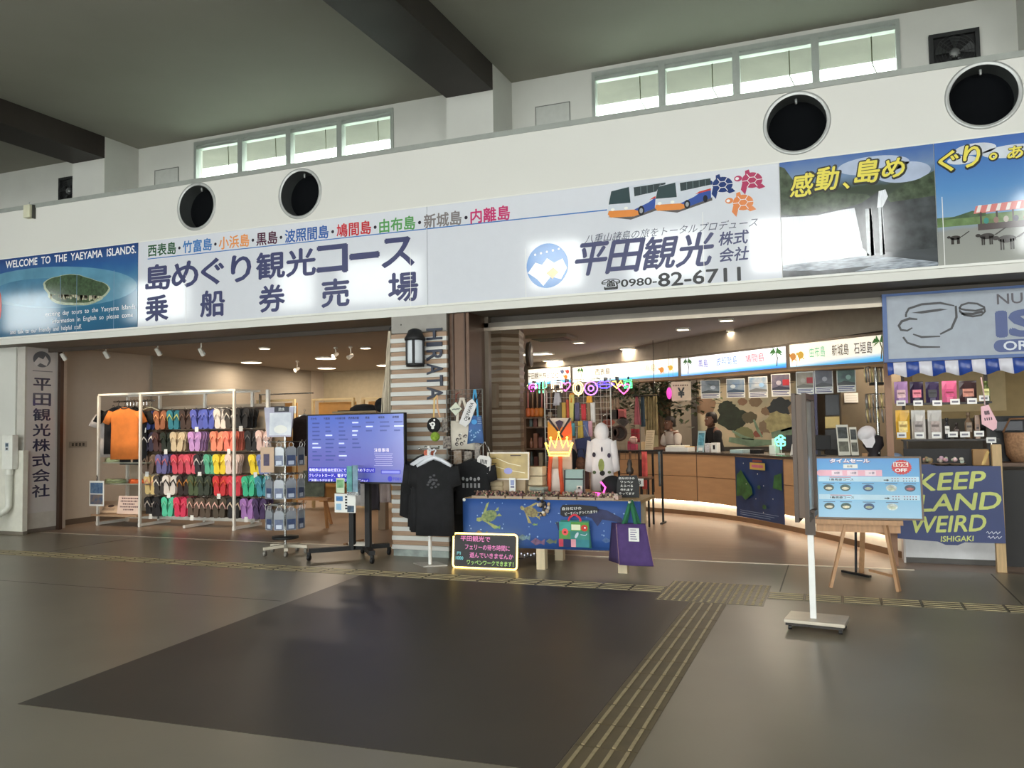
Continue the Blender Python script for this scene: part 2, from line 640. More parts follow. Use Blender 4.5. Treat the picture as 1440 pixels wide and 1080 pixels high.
# --- upper wall, windows, columns, beams, ceiling
ZWT, ZWB = 6.80, 5.05
WG = [(-10.80, -6.65), (-3.25, .955)]
mb = MB()
edges = [XL, WG[0][0], WG[0][1], WG[1][0], WG[1][1], XR]
for i in range(0, 6, 2):
    mb.box(edges[i], edges[i+1], YW, YW+.2, ZT-.3, 6.95, M_COLW)
for a, b in WG:
    mb.box(a, b, YW, YW+.2, ZT-.3, ZWB, M_COLW)
    mb.box(a, b, YW, YW+.2, ZWT, 6.95, M_COLW)
struct('wall_clerestory', mb)
FRM = mat((176, 182, 176), .4, .5, name='window_frame')
GLS = mat((240, 246, 242), .05, name='window_glass', nz=0, trans=1, spec=.3)
GRIME = mat((120, 118, 96), .7, name='window_stay')
nwin = 0
for a, b in WG:
    pw = (b-a)/4
    for k in range(4):
        nwin += 1
        t = thing(f'window_{nwin}', None, None, (a+pw*(k+.5), YW, ZWB))
        del t['label'], t['category']
        t['kind'] = 'structure'
        x0, x1 = a+pw*k, a+pw*(k+1)
        mb = MB()
        mb.box(x0, x0+.05, YW-.03, YW+.1, ZWB, ZWT, FRM)
        mb.box(x1-.05, x1, YW-.03, YW+.1, ZWB, ZWT, FRM)
        mb.box(x0+.05, x1-.05, YW-.03, YW+.1, ZWT-.07, ZWT, FRM)
        mb.box(x0+.05, x1-.05, YW-.01, YW+.1, ZWT-.13, ZWT-.085, FRM)
        mb.box(x0+.05, x1-.05, YW-.03, YW+.1, ZWB, ZWB+.08, FRM)
        part(t, 'frame', mb)
        part(t, 'pane', MB().box(x0+.05, x1-.05, YW+.04, YW+.045, ZWB+.08, ZWT-.13, GLS))
        mb = MB()
        mb.tube([(x1-.34, YW+.07, ZWT-.14), (x1-.34, YW+.09, ZWT-.5), (x1-.22, YW+.3, ZWT-.72)], .008, GRIME, 6)
        part(t, 'window_stay', mb)
# eaves over the outside of the windows
mb = MB()
mb.box(XL, XR, YW+.2, 13.3, 6.86, 6.95, mat((112, 106, 100), .8, name='eaves', nz=.12, ns=2))
struct('eaves', mb)
mb = MB()
for a, b in WG:
    for k in range(9):
        x = a+(b-a)*k/8
        mb.bar((x, YW+.3, 6.2), (x+.9, 13.6, 6.1), .05, .06, mat((170, 176, 170), .6))
struct('trim_eaves_rafter', mb)
mb = MB()
mb.box(XL, XR, YW+.2, 30, 4.2, 4.3, mat((205, 215, 205), .8, name='canopy_roof', nz=.1))
struct('canopy_roof', mb)
# columns and beams
for i, (x0, x1) in enumerate([(-12.93, -12.15), (-5.31, -4.55), (2.30, 3.06)]):
    struct(f'column_{i+1}', MB().box(x0, x1, YC, YW, ZT-.3, 6.87, M_COLW))
    mb = MB()
    zb, zt = 6.463, 6.86
    y0 = 4.0
    dz = -(YC-y0)*.0173
    mb.hexa([(x0, y0, zb+dz), (x1, y0, zb+dz), (x1, YC, zb), (x0, YC, zb)], [(x0, y0, zt+dz), (x1, y0, zt+dz), (x1, YC, zt), (x0, YC, zt)], M_BEAM)
    struct(f'beam_{i+1}', mb)
mb = MB()
dz = -(YW-4.0)*.0173
mb.add([(XL, 4, 6.87+dz), (XR, 4, 6.87+dz), (XR, YW, 6.87), (XL, YW, 6.87)], [(0, 1, 2, 3)], M_HCEIL)
mb.add([(XL, 4, 6.87+dz), (XR, 4, 6.87+dz), (XR, YB-.5, 8.6), (XL, YB-.5, 8.6)], [(3, 2, 1, 0)], M_HCEIL)
struct('ceiling_hall', mb)
# opposite wall behind the viewer, with its clerestory openings
mb = MB()
M_OPP = mat((120, 118, 108), .8, name='hall_wall')
mb.box(XL, XR, YB-.25, YB, 3.1, 5.95, M_OPP)
xs = [XL]+[v for ab in FILL_DOORS for v in ab]+[XR]
for i in range(0, len(xs), 2):
    mb.box(xs[i], xs[i+1], YB-.25, YB, 0, 3.1, M_OPP)
mb.box(XL, XR, YB-.25, YB, 7.55, 8.7, M_OPP)
xs = [XL]+[v for ab in DAY for v in ab[:2]]+[XR]
for i in range(0, len(xs), 2):
    mb.box(xs[i], xs[i+1], YB-.25, YB, 5.95, 7.55, M_OPP)
struct('wall_back', mb)
struct('wall_left_end', MB().box(XL-.2, XL, YB, 12, 0, 8.7, M_OPP))
struct('wall_right_end', MB().box(XR, XR+.2, YB, 12, 0, 8.7, M_OPP))
# small square hatches on the upper wall
HT = mat((186, 188, 182), .6)
for a, lb in (((-11.74, -11.17, 5.85, 6.40), 'left'), ((-4.16, -3.60, 5.85, 6.42), 'right')):
    x0, x1, z0, z1 = a
    mb = MB()
    mb.box(x0, x1, YW-.012, YW, z0, z1, HT)
    fr = mat((110, 112, 106), .6)
    for q in ((x0, x1, z1-.012, z1), (x0, x0+.012, z0, z1), (x1-.012, x1, z0, z1), (x0, x1, z0, z0+.012)):
        mb.box(q[0], q[1], YW-.018, YW-.012, q[2], q[3], fr)
    solo('wall_hatch', mb, f'square white access hatch on the upper wall, just left of the {lb} window band', 'hatch', 'access hatches beside the high windows')

# --- shop shell
mb = MB()
mb.box(-12.2, 8, 9.46, 19, 2.925, 3.0, M_CEIL)
struct('ceiling_shop', mb)
mb = MB()
mb.box(-12.05, -11.85, 9.76, 17.6, 0, 2.925, M_WALL)
struct('wall_left', mb)
mb = MB()
M_GREYW = mat((150, 142, 130), .7, name='grey_wall', nz=.04, ns=2, stretch=(1, 1, 12))
mb.box(-11.85, -11.80, 11.9, 16.9, 0, 2.925, M_GREYW)
struct('wall_left_panel', mb)
struct('wall_rear_left', MB().box(-12.05, -6.9, 17.5, 17.7, 0, 2.925, mat((176, 165, 140), .7, name='rear_wall')))
struct('wall_rear_right', MB().box(-7.05, 8, 18.2, 18.4, 0, 2.925, mat((120, 112, 100), .7)))
struct('wall_divider', MB().box(-7.05, -6.9, 13.2, 17.5, 0, 2.925, mat((150, 140, 125), .7)))
struct('wall_divider_rear', MB().box(-7.05, -6.9, 17.7, 18.2, 0, 2.925, M_WALL))
struct('wall_right', MB().box(7.8, 8, 9.46, 19, 0, 2.925, M_WALL))
struct('baseboard_left', MB().box(-11.85, -11.83, 9.76, 11.9, 0, .09, mat((96, 84, 74), .5)))
# left end pillar with low white casing
mb = MB()
mb.box(XL, -11.62, 9.0, 9.76, 0, ZB, M_COLW)
struct('wall_left_pier', mb)
mb = MB()
mb.box(XL, -11.36, 8.94, 9.02, .05, 1.26, mat((214, 212, 200), .5))
mb.box(XL, -11.36, 8.95, 9.02, 0, .05, mat((120, 112, 100), .5))
struct('wall_left_dado', mb)
mb = MB()
mb.box(-11.64, -11.46, 9.03, 9.60, .06, ZB, mat((190, 186, 178), .5))
mb.box(-11.66, -11.47, 9.03, 9.60, 0, .06, mat((110, 100, 90), .5))
struct('wall_left_sign_return', mb)
mb = MB()
mb.box(-11.66, -11.40, 9.60, 9.66, 0, ZB, mat((70, 52, 42), .4, .3))
struct('trim_left_jamb', mb)
mb = MB()
mb.box(-11.80, -11.50, 9.68, 9.80, 0, 2.86, mat((206, 196, 184), .5))
struct('trim_left_casing', mb)
# brown metal post between the shops
mb = MB()
px0, px1 = -4.19, -3.94
mb.box(px0, px1, 8.76, 9.30, 0, ZB, BROWN_METAL)
for x in (px0+.05, px1-.05):
    mb.box(x-.008, x+.008, 8.745, 8.76, 0, ZB, mat((60, 46, 38), .3, .6))
struct('trim_post', mb)
mb = MB()
mb.box(px1, px1+.05, 9.22, 9.30, 0, ZB, mat((120, 110, 98), .35, .5))
struct('trim_shutter_guide', mb)
mb = MB()
SHT = mat((104, 98, 90), .35, .5)
mb.box(px1, 3.5, 9.22, 9.36, 2.70, 2.76, SHT)
mb.box(px1, 3.5, 9.30, 9.36, 2.76, ZB, mat((60, 54, 48), .4, .4))
mb.box(px1, 3.5, 9.20, 9.23, 2.66, 2.70, mat((150, 140, 126), .3, .6))
struct('trim_shutter_track', mb)
# ================================================================== FASCIA SIGNS
ZS0, ZS1 = 2.948, 4.118
SIGNW = mat((216, 219, 227), .07, name='sign_face_white', nz=.01)
SEAM = mat((240, 240, 238), .2, nz=0)


def K(rgb, rough=.1, **k):
    return mat(rgb, rough, nz=.03, **k)


def sign_base(x0, x1, m):
    mb = MB()
    mb.box(x0, x1, YF-.012, YF-.001, ZS0, ZS1, m)
    return mb


def on(dz=0):
    return F(0, YF-.0125-dz, 0)


# --- aerial island picture, far left
t = thing('sign_panel', 'blue aerial island photo sign with white English lettering at the left end', 'sign', (-10.6, YF, ZS0), 'sign panels on the fascia')
sea = ramp_mat('print_sea', [(0, (50, 98, 132)), (.3, (52, 108, 140)), (.62, (66, 122, 162)), (.8, (48, 92, 150)), (1, (34, 66, 124))], .07, 2.2, .13)
part(t, 'board', sign_base(-12.6, -8.893, sea))
mb = MB(on())
mb.ell(-10.5, 3.62, 1.6, .30, mat((92, 142, 168), .08, nz=.2, ns=3), .0004, 40, rot=-.06)
mb.ell(-10.6, 3.55, 1.1, .21, mat((72, 124, 156), .08, nz=.2, ns=4), .0008, 40, rot=-.08)
r2 = random.Random(3)
isl = []
for k in range(44):
    a = 2*PI*k/44
    q = 1+.05*math.sin(3*a+1)+.04*math.sin(5*a)+r2.uniform(-.02, .02)
    isl.append((q*math.cos(a), q*math.sin(a)))
mb.poly([(-10.06+.63*x, 3.548+.222*y-.07*x) for x, y in isl], mat((166, 176, 150), .1, nz=.2, ns=30), .0012)
mb.poly([(-10.055+.595*x, 3.562+.20*y-.068*x) for x, y in isl], mat((62, 82, 56), .1, nz=.4, ns=24), .0016)
for k in range(60):
    x = r2.uniform(-.5, .5)
    mb.rect(-10.06+x, -10.03+x, 3.43-.1*x+r2.uniform(-.03, .05), 3.445-.1*x+.03, mat((176, 170, 140), .2), .002)
mb.ell(-11.62, 3.42, .09, .26, mat((196, 60, 60), .1, nz=.2), .002)
part(t, 'island_picture', mb)
mb = MB(on())
PW = K((238, 240, 244))
mb.text('WELCOME  TO  THE  YAEYAMA  ISLANDS.', -10.19, 4.03, PW, w=2.53, h=.105, z=.003, off=.02)
part(t, 'headline', mb)
mb = MB(on())
mb.text('exciting  day  tours  to  the  Yaeyama  Islands', -8.93, 3.225, PW, w=1.7, h=.085, z=.003, off=.004, anchor='r')
part(t, 'caption_line', mb)
mb = MB(on())
mb.text('information  in  English  so  please  come', -8.97, 3.115, PW, w=1.52, h=.085, z=.003, off=.004, anchor='r')
part(t, 'caption_line', mb)
mb = MB(on())
mb.text('and  talk  to  our  friendly  and  helpful  staff.', -11.34, 3.005, PW, w=1.42, h=.085, z=.003, off=.004, anchor='l')
part(t, 'caption_line', mb)
for x in (-10.34, -10.02, -9.32):
    part(t, 'seam', MB(on()).rect(x-.004, x+.004, ZS0, ZS1-.35, K((120, 150, 176)), .0034))

# --- ticket counter sign
t = thing('sign_panel', 'white sign listing islands in coloured characters over large navy Japanese lettering', 'sign', (-6.6, YF, ZS0), 'sign panels on the fascia')
part(t, 'board', sign_base(-8.885, -4.436, SIGNW))
isls = [('西表島', (52, 92, 66)), ('竹富島', (70, 124, 186)), ('小浜島', (232, 152, 88)), ('黒島', (84, 44, 66)), ('波照間島', (58, 100, 170)),
        ('鳩間島', (196, 50, 60)), ('由布島', (92, 158, 92)), ('新城島', (132, 126, 126)), ('内離島', (196, 58, 112))]
mb = MB(on())
x, u = -8.715, (5.345)/(27+8*.62)
DOT = K((50, 46, 60))
for i, (s_, c_) in enumerate(isls):
    w = u*len(s_)
    part(t, 'island_name', MB(on()).text(s_, x+w/2, 3.985-.006*i, K(c_), w=w*.97, h=.165, z=.002, off=.022))
    x += w
    if i < 8:
        mb.ell(x+u*.31, 3.975-.006*i, .021, .021, DOT, .002, 12)
        x += u*.62
part(t, 'separator_dots', mb)
mb = MB(on())
big, off = '島めぐり観光コース', .026
cw = (8.735-4.572)/9
for i, ch in enumerate(big):
    vw = .43 if ch not in 'ーりぐ' else {'ー': .40, 'り': .30, 'ぐ': .36}[ch]
    vh = .34 if ch != 'ー' else .055
    mb.text(ch, -8.735+cw*(i+.45), 3.61+(.0), NAVY, w=vw, h=vh, z=.002, off=off)
for i, ch in enumerate('乗船券売場'):
    mb.text(ch, -8.55+(8.55-4.76)/4*i, 3.185, NAVY, w=.39, h=.34, z=.002, off=off)
part(t, 'ticket_office_lettering', mb)
mb = MB(on())
LB = K((74, 122, 190))
mb.stroke([(-8.715, 3.873), (-4.44, 3.853)], .012, LB, .002)
mb.rect(-8.05, -8.045, ZS0, 3.6, SEAM, .0024)
mb.rect(-4.66, -4.655, ZS0, 3.6, SEAM, .0024)
part(t, 'rule_line', mb)

# --- company sign with buses, turtles, globe
t = thing('sign_panel', 'white company sign with two buses, three turtles and a blue globe', 'sign', (-2.4, YF, ZS0), 'sign panels on the fascia')
part(t, 'board', sign_base(-4.430, -.452, SIGNW))
mb = MB(on())
mb.stroke([(-4.43, 3.853), (-2.24, 3.836)], .013, LB, .002)
mb.rect(-3.2, -3.195, ZS0, 3.5, SEAM, .0024)
mb.rect(-1.225, -1.22, ZS0, 3.7, SEAM, .0024)
part(t, 'rule_line', mb)
# globe emblem
mb = MB(on())
mb.ell(-2.94, 3.285, .245, .25, K((70, 132, 200)), .002, 40)
mb.poly([(-3.17, 3.22), (-3.08, 3.33), (-3.0, 3.30), (-2.94, 3.37), (-2.86, 3.31), (-2.76, 3.35), (-2.71, 3.24), (-2.78, 3.12), (-2.9, 3.16), (-2.99, 3.06), (-3.06, 3.14)], K((236, 240, 248)), .0025)
for k in range(5):
    mb.ell(-3.08+.07*k, 3.42+.01*k, .014, .014, K((220, 232, 246)), .003, 8)
mb.poly([(-2.95, 3.2), (-2.87, 3.26), (-2.81, 3.2), (-2.88, 3.13)], K((226, 190, 120)), .003)
part(t, 'globe_emblem', mb)


def turtle(mb, cx, cz, s, c):
    m, w = K(c), K((236, 236, 240))
    mb.ell(cx+.02*s, cz, .108*s, .085*s, m, .002, 26, rot=-.15)
    mb.ell(cx-.125*s, cz+.035*s, .042*s, .032*s, m, .002, 16)
    mb.ell(cx-.135*s, cz+.035*s, .020*s, .016*s, w, .0026, 12)
    mb.poly([(cx-.08*s, cz-.01*s), (cx-.03*s, cz-.06*s), (cx-.055*s, cz-.15*s), (cx-.1*s, cz-.09*s)], m, .0021)
    mb.poly([(cx+.05*s, cz-.07*s), (cx+.12*s, cz-.05*s), (cx+.155*s, cz-.09*s), (cx+.09*s, cz-.105*s)], m, .0021)
    mb.poly([(cx-.05*s, cz+.065*s), (cx+.0*s, cz+.085*s), (cx-.01*s, cz+.12*s), (cx-.05*s, cz+.11*s)], m, .0021)
    hexs = [(cx+.02*s+.05*s*math.cos(a), cz+.037*s*math.sin(a)) for a in [k*PI/3 for k in range(6)]]
    mb.stroke(hexs, .007*s, w, .0028, True)
    for a, (hx, hz) in zip([k*PI/3 for k in range(6)], hexs):
        mb.stroke([(hx, hz), (cx+.02*s+.108*s*math.cos(a), cz+.085*s*math.sin(a))], .007*s, w, .0028)


mb = MB(on())
for a_ in ((-1.03, 3.965, .95, (40, 62, 118)), (-.735, 3.975, .95, (178, 62, 100)), (-.83, 3.755, .95, (226, 138, 84))):
    mb = MB(on())
    turtle(mb, *a_)
    part(t, 'turtle_picture', mb)


def bus(mb, x0, x1, z0, z1, dz):
    def q(pts):
        return [(x0+(x1-x0)*a, z0+(z1-z0)*b) for a, b in pts]
    mb.poly(q([(0, .12), (.4, -.04), (1.02, .24), (1.02, .34), (.3, .2)]), K((96, 92, 92)), .0018+dz)
    mb.poly(q([(0, .2), (.03, .72), (.09, .92), (.40, 1), (1, 1), (1, .32), (.46, .05), (.05, .09)]), K((206, 212, 222)), .002+dz)
    mb.poly(q([(.02, .5), (.07, .9), (.38, .97), (.4, .48)]), K((56, 74, 78)), .0024+dz)
    mb.poly(q([(.47, .66), (.46, .94), (1, .97), (1, .76)]), K((58, 70, 74)), .0024+dz)
    for k in range(1, 5):
        mb.stroke(q([(.47+.11*k, .66+.02*k), (.47+.11*k, .95)]), .006, K((110, 122, 126)), .0027+dz)
    mb.poly(q([(.0, .2), (.05, .09), (.46, .05), (.62, .13), (.46, .26), (.02, .3)]), K((226, 142, 74)), .0025+dz)
    mb.poly(q([(.46, .26), (.62, .13), (1, .32), (1, .58), (.82, .55), (.7, .42)]), K((62, 88, 160)), .0025+dz)
    mb.poly(q([(.72, .5), (1, .58), (1, .64), (.8, .58)]), K((200, 70, 60)), .0027+dz)
    mb.ell(x0+(x1-x0)*.58, z0+(z1-z0)*.2, (x1-x0)*.055, (z1-z0)*.15, K((40, 42, 48)), .003+dz, 18)
    mb.ell(x0+(x1-x0)*.58, z0+(z1-z0)*.2, (x1-x0)*.03, (z1-z0)*.08, K((160, 162, 166)), .0033+dz, 14)
    mb.ell(x0+(x1-x0)*.9, z0+(z1-z0)*.32, (x1-x0)*.04, (z1-z0)*.12, K((40, 42, 48)), .003+dz, 16)
    for a in (.09, .32):
        mb.ell(x0+(x1-x0)*a, z0+(z1-z0)*.33, .022, .016, K((240, 240, 236)), .003+dz, 10)


mb = MB(on())
bus(mb, -2.235, -1.60, 3.715, 4.07, 0)
part(t, 'bus_picture', mb)
mb = MB(on())
bus(mb, -1.72, -1.13, 3.735, 4.055, .0015)
part(t, 'bus_picture', mb)
mb = MB(on())
mb.text('八重山諸島の旅をトータルプロデュース', -1.58, 3.54, K((70, 74, 96)), w=1.82, h=.095, z=.002, off=-.004, shear=.3)
for i, ch in enumerate('平田観光'):
    mb.text(ch, -2.43+.377*i, 3.315, NAVY, w=.35, h=.345, z=.002, off=.022, shear=.25)
for i, ch in enumerate('株式会社'):
    mb.text(ch, -.99+.15*(i % 2), 3.40-.17*(i//2), NAVY, w=.14, h=.14, z=.002, off=.02, shear=.2)
mb.text('☎0980-', -2.32, 3.02, INK, w=.6, h=.115, z=.002, off=.02, anchor='l')
mb.text('82-6711', -1.70, 3.023, INK, w=.84, h=.14, z=.002, off=.02, anchor='l')
part(t, 'lettering', mb)

# --- waterfall picture
t = thing('sign_panel', 'waterfall photo sign with yellow outlined lettering on the fascia', 'sign', (.25, YF, ZS0), 'sign panels on the fascia')
fall = ramp_mat('print_waterfall', [(0, (64, 66, 70)), (.12, (86, 90, 94)), (.3, (58, 62, 62)), (.55, (66, 72, 66)), (.72, (72, 82, 70)), (.84, (120, 144, 178)), (1, (72, 106, 168))], .07, 2.4, .10)
part(t, 'board', sign_base(-.446, .948, fall))
mb = MB(on())
hill = mat((74, 86, 68), .1, nz=.45, ns=14)
rock = mat((70, 74, 76), .1, nz=.4, ns=9)
foam = mat((226, 230, 236), .1, nz=.12, ns=16, stretch=(6, 1, .8))
cloud = mat((176, 188, 212), .1, nz=.1, ns=5)
mb.ell(.42, 3.98, .32, .09, cloud, .0006, 30)
mb.ell(.68, 3.88, .24, .10, cloud, .0006, 30)
mb.poly([(-.446, 4.08), (-.40, 4.06), (-.28, 3.86), (-.1, 3.79), (.15, 3.74), (.36, 3.70), (.44, 3.62), (.44, 3.5), (-.446, 3.5)], hill, .001)
mb.poly([(.52, 3.66), (.68, 3.76), (.82, 3.80), (.948, 3.86), (.948, 3.5), (.52, 3.52)], hill, .001)
mb.poly([(-.446, 3.58), (-.2, 3.56), (.1, 3.58), (.3, 3.62), (.46, 3.72), (.56, 3.60), (.948, 3.62), (.948, 3.12), (-.446, 3.12)], rock, .0014)
mb.poly([(-.446, 3.56), (-.1, 3.545), (.12, 3.575), (.24, 3.58), (.26, 3.45), (.30, 3.18), (.36, 3.10), (-.446, 3.06)], foam, .0018)
for x, w in ((.335, .05), (.37, .02), (.45, .03), (.475, .015)):
    mb.poly([(x, 3.56), (x+w, 3.56), (x+w*1.5, 3.10), (x, 3.09)], mat((176, 182, 186), .1, nz=.15, ns=18), .0018)
mb.poly([(.44, 3.56), (.46, 3.72), (.52, 3.73), (.54, 3.66), (.49, 3.56)], foam, .0018)
mb.poly([(-.446, 2.96), (-.446, 3.07), (.3, 3.10), (.6, 3.06), (.948, 2.985), (.948, 2.95)], mat((150, 158, 168), .1, nz=.5, ns=10, stretch=(1, 1, 6)), .002)
mb.poly([(-.446, 2.95), (-.446, 3.02), (-.1, 2.99), (.4, 3.0), (.2, 2.95)], rock, .0024)
part(t, 'waterfall_picture', mb)
YEL, DKO = K((232, 218, 96)), K((60, 60, 56))


def yel(mb, ch, x, z, w, h, sh=.18):
    mb.text(ch, x+.004, z-.004, DKO, w=w*1.07, h=h*1.08, z=.003, off=.06, shear=sh)
    mb.text(ch, x, z, YEL, w=w, h=h, z=.0036, off=.022, shear=sh)


mb = MB(on())
for ch, x, z, w, h in (('感', -.235, 3.865, .20, .225), ('動', .0, 3.90, .20, .225), ('、', .17, 3.81, .06, .06), ('島', .37, 3.93, .21, .225), ('め', .60, 3.93, .19, .18)):
    yel(mb, ch, x, z, w, h)
part(t, 'lettering', mb)

# --- beach picture with carts
t = thing('sign_panel', 'beach photo sign with ox carts at the right end of the fascia', 'sign', (2.1, YF, ZS0), 'sign panels on the fascia')
beach = ramp_mat('print_beach', [(0, (160, 162, 156)), (.27, (150, 152, 148)), (.36, (132, 168, 204)), (.6, (96, 146, 200)), (1, (66, 104, 176))], .07, 1.6, .05)
part(t, 'board', sign_base(.954, 3.6, beach))
mb = MB(on())
cl = mat((206, 212, 222), .1, nz=.1, ns=6)
mb.ell(1.30, 4.02, .17, .055, cl, .0006)
mb.ell(1.18, 3.93, .12, .04, cl, .0006)
mb.ell(1.6, 3.96, .25, .06, cl, .0006)
mb.ell(2.6, 3.98, .4, .09, cl, .0006)
mb.rect(.954, 3.6, 3.31, 3.40, mat((112, 136, 92), .1, nz=.25, ns=12), .001)
mb.poly([(1.1, 3.40), (1.25, 3.44), (1.36, 3.42), (1.36, 3.38), (1.0, 3.38)], mat((80, 100, 76), .1, nz=.3), .0014)
cart = K((88, 78, 78))
for cx in (1.33, 1.95):
    mb.poly([(cx-.05, 3.48), (cx+.42, 3.50), (cx+.44, 3.42), (cx-.07, 3.41)], K((216, 130, 126)), .002)
    for k in range(6):
        mb.poly([(cx+.08*k-.03, 3.485), (cx+.08*k, 3.485), (cx+.08*k-.02, 3.42), (cx+.08*k-.05, 3.42)], K((236, 226, 222)), .0022)
    for k in range(4):
        mb.rect(cx-.02+.13*k, cx-.005+.13*k, 3.27, 3.42, cart, .002)
    mb.rect(cx-.04, cx+.42, 3.25, 3.31, cart, .0022)
    for k in range(5):
        mb.ell(cx+.03+.08*k, 3.335, .022, .03, K([(70, 140, 130), (150, 120, 110), (190, 180, 170), (60, 60, 80), (170, 90, 80)][k]), .0024, 10)
dark = K((66, 62, 60))
for ox, oz, s in ((1.10, 3.20, .6), (1.36, 3.19, .8), (1.52, 3.15, 1.0), (2.0, 3.2, .8)):
    mb.ell(ox, oz, .075*s, .035*s, dark, .003, 16)
    mb.ell(ox-.09*s, oz+.015*s, .028*s, .02*s, dark, .003, 10)
    for dx in (-.05, -.03, .03, .05):
        mb.rect(ox+dx*s-.006, ox+dx*s+.006, oz-.10*s, oz, dark, .003)
    mb.poly([(ox+.06*s, oz), (ox+.1*s, oz+.01*s), (ox+.2*s, oz+.08*s), (ox+.19*s, oz+.09*s)], dark, .003)
part(t, 'cart_picture', mb)
mb = MB(on())
for ch, x, z, w, h in (('ぐ', 1.07, 3.935, .16, .19), ('り', 1.265, 3.955, .13, .20), ('。', 1.44, 3.93, .06, .06), ('あ', 1.62, 3.945, .12, .11)):
    yel(mb, ch, x, z, w, h, .12)
part(t, 'lettering', mb)
mb = MB(on())
mb.rect(1.0, 1.006, ZS0, 3.6, SEAM, .0034)
part(t, 'seam', mb)

# --- narrow border round all of the panels
mb = MB()
BD = mat((226, 226, 220), .3, nz=.02)
mb.box(-12.7, 3.7, YF-.02, YF, ZS0-.025, ZS0, BD)
mb.box(-12.7, 3.7, YF-.016, YF, ZS1, ZS1+.014, BD)
struct('trim_sign_frame', mb)

# --- vertical company sign on the left return
t = thing('vertical_sign', 'narrow white vertical sign with navy company characters at the left shop edge', 'sign', (-11.455, 9.3, .3))
T0 = F(-11.457, 0, 0, PI/2)
mb = MB(T0)
mb.rect(9.06, 9.58, .3, 2.82, mat((196, 193, 192), .3, nz=.02), 0)
part(t, 'board', mb)
mb = MB(T0)
mb.ell(9.31, 2.66, .155, .125, mat((92, 96, 104), .3), .002, 30)
mb.poly([(9.17, 2.60), (9.25, 2.69), (9.33, 2.66), (9.37, 2.72), (9.43, 2.64), (9.39, 2.56), (9.28, 2.6), (9.22, 2.55)], mat((206, 204, 204), .3), .003)
mb.stroke([(9.15, 2.475), (9.5, 2.475)], .014, mat((120, 118, 124), .3), .002)
part(t, 'globe_emblem', mb)
mb = MB(T0)
for i, ch in enumerate('平田観光株式会社'):
    mb.text(ch, 9.32, 2.27-.2345*i, K((48, 48, 74)), w=.30, h=.19, z=.002, off=.02)
part(t, 'lettering', mb)

# --- bracketed sensor box on the fascia
t = thing('sensor_box', 'small cream box fixed under the cap of the fascia at the far left', 'box', (-11.1, YF, 4.53))
x0, z1 = P(36, 287, YF-.05).x, P(44, 288, YF-.05).z
mb = MB().box(x0, x0+.13, YF-.09, YF, z1-.19, z1, mat((204, 202, 176), .5))
part(t, 'housing', mb, bev=.008)
mb = MB()
mb.box(x0+.13, x0+.15, YF-.05, YF, z1-.2, z1+.0, mat((60, 60, 56), .5))
mb.cyl((x0+.06, YF-.04, z1), (x0+.06, YF-.04, z1+.05), .008, CAP, n=8)
part(t, 'bracket', mb)

# --- ventilation fans on the upper wall
for X, Z, lb in ((1.58, 6.20, 'dark square wall fan with a grey hub on the upper wall at the right'), (-13.85, 6.25, 'dark round wall fan half hidden by the leftmost upper column')):
    t = thing('wall_fan', lb, 'fan', (X, YW, Z-.3), 'fans on the upper wall')
    DK = mat((26, 28, 28), .6, nz=.2)
    mb = MB()
    for q in ((X-.29, X+.29, Z+.24, Z+.29), (X-.29, X+.29, Z-.29, Z-.24), (X-.29, X-.24, Z-.24, Z+.24), (X+.24, X+.29, Z-.24, Z+.24)):
        mb.box(q[0], q[1], YW-.07, YW, q[2], q[3], DK)
    mb.box(X-.24, X+.24, YW-.012, YW, Z-.24, Z+.24, mat((14, 15, 15), .7))
    part(t, 'frame', mb)
    mb = MB(F(X, YW-.05, Z))
    for k in range(5):
        a = 2*PI*k/5+.3
        mb.add([(.05*math.cos(a), .05*math.sin(a), .01), (.23*math.cos(a-.35), .23*math.sin(a-.35), -.01), (.235*math.cos(a), .235*math.sin(a), .01), (.22*math.cos(a+.3), .22*math.sin(a+.3), .03)], [(0, 1, 2, 3)], mat((44, 46, 46), .5))
    part(t, 'blades', mb)
    mb = MB(F(X, YW-.05, Z))
    mb.lathe([(.065, 0), (.065, .03), (.05, .05), (.001, .055)], mat((112, 114, 112), .4, .3))
    part(t, 'hub', mb)
    mb = MB(F(X, YW-.05, Z))
    for rr in (.11, .15, .19, .23):
        mb.tube([(rr*math.cos(2*PI*k/28), rr*math.sin(2*PI*k/28), .06) for k in range(28)], .004, DK, 5, True)
    for k in range(8):
        a = PI*k/4
        mb.tube([(.05*math.cos(a), .05*math.sin(a), .06), (.24*math.cos(a), .24*math.sin(a), .06)], .004, DK, 5)
    part(t, 'grille', mb)
# ================================================================== CEILING LIGHTS OF THE SHOPS
WARM = (1, .83, .64)
LAMPM = mat((255, 238, 205), .5, em=7, nz=0, name='lamp_diffuser')


def disc_light(x, y, r, label, power):
    t = thing('ceiling_light', label, 'ceiling light', (x, y, 2.90), 'round ceiling lights in the left shop')
    mb = MB()
    mb.lathe([(r, 2.9), (r+.02, 2.9), (r+.02, 2.924), (r, 2.924)], WHITE_METAL, 28, (x, y, 0))
    part(t, 'trim_ring', mb)
    mb = MB()
    mb.lathe([(.001, 2.898), (r, 2.898), (r, 2.904), (.001, 2.904)], LAMPM, 28, (x, y, 0))
    part(t, 'diffuser', mb)
    l = bpy.data.lights.new('lamp', 'AREA')
    l.shape, l.size, l.energy, l.color = 'DISK', 2*r, power, WARM
    o = bpy.data.objects.new('lamp', l)
    COL.objects.link(o)
    o.parent = t
    o.location = (0, 0, -.012)


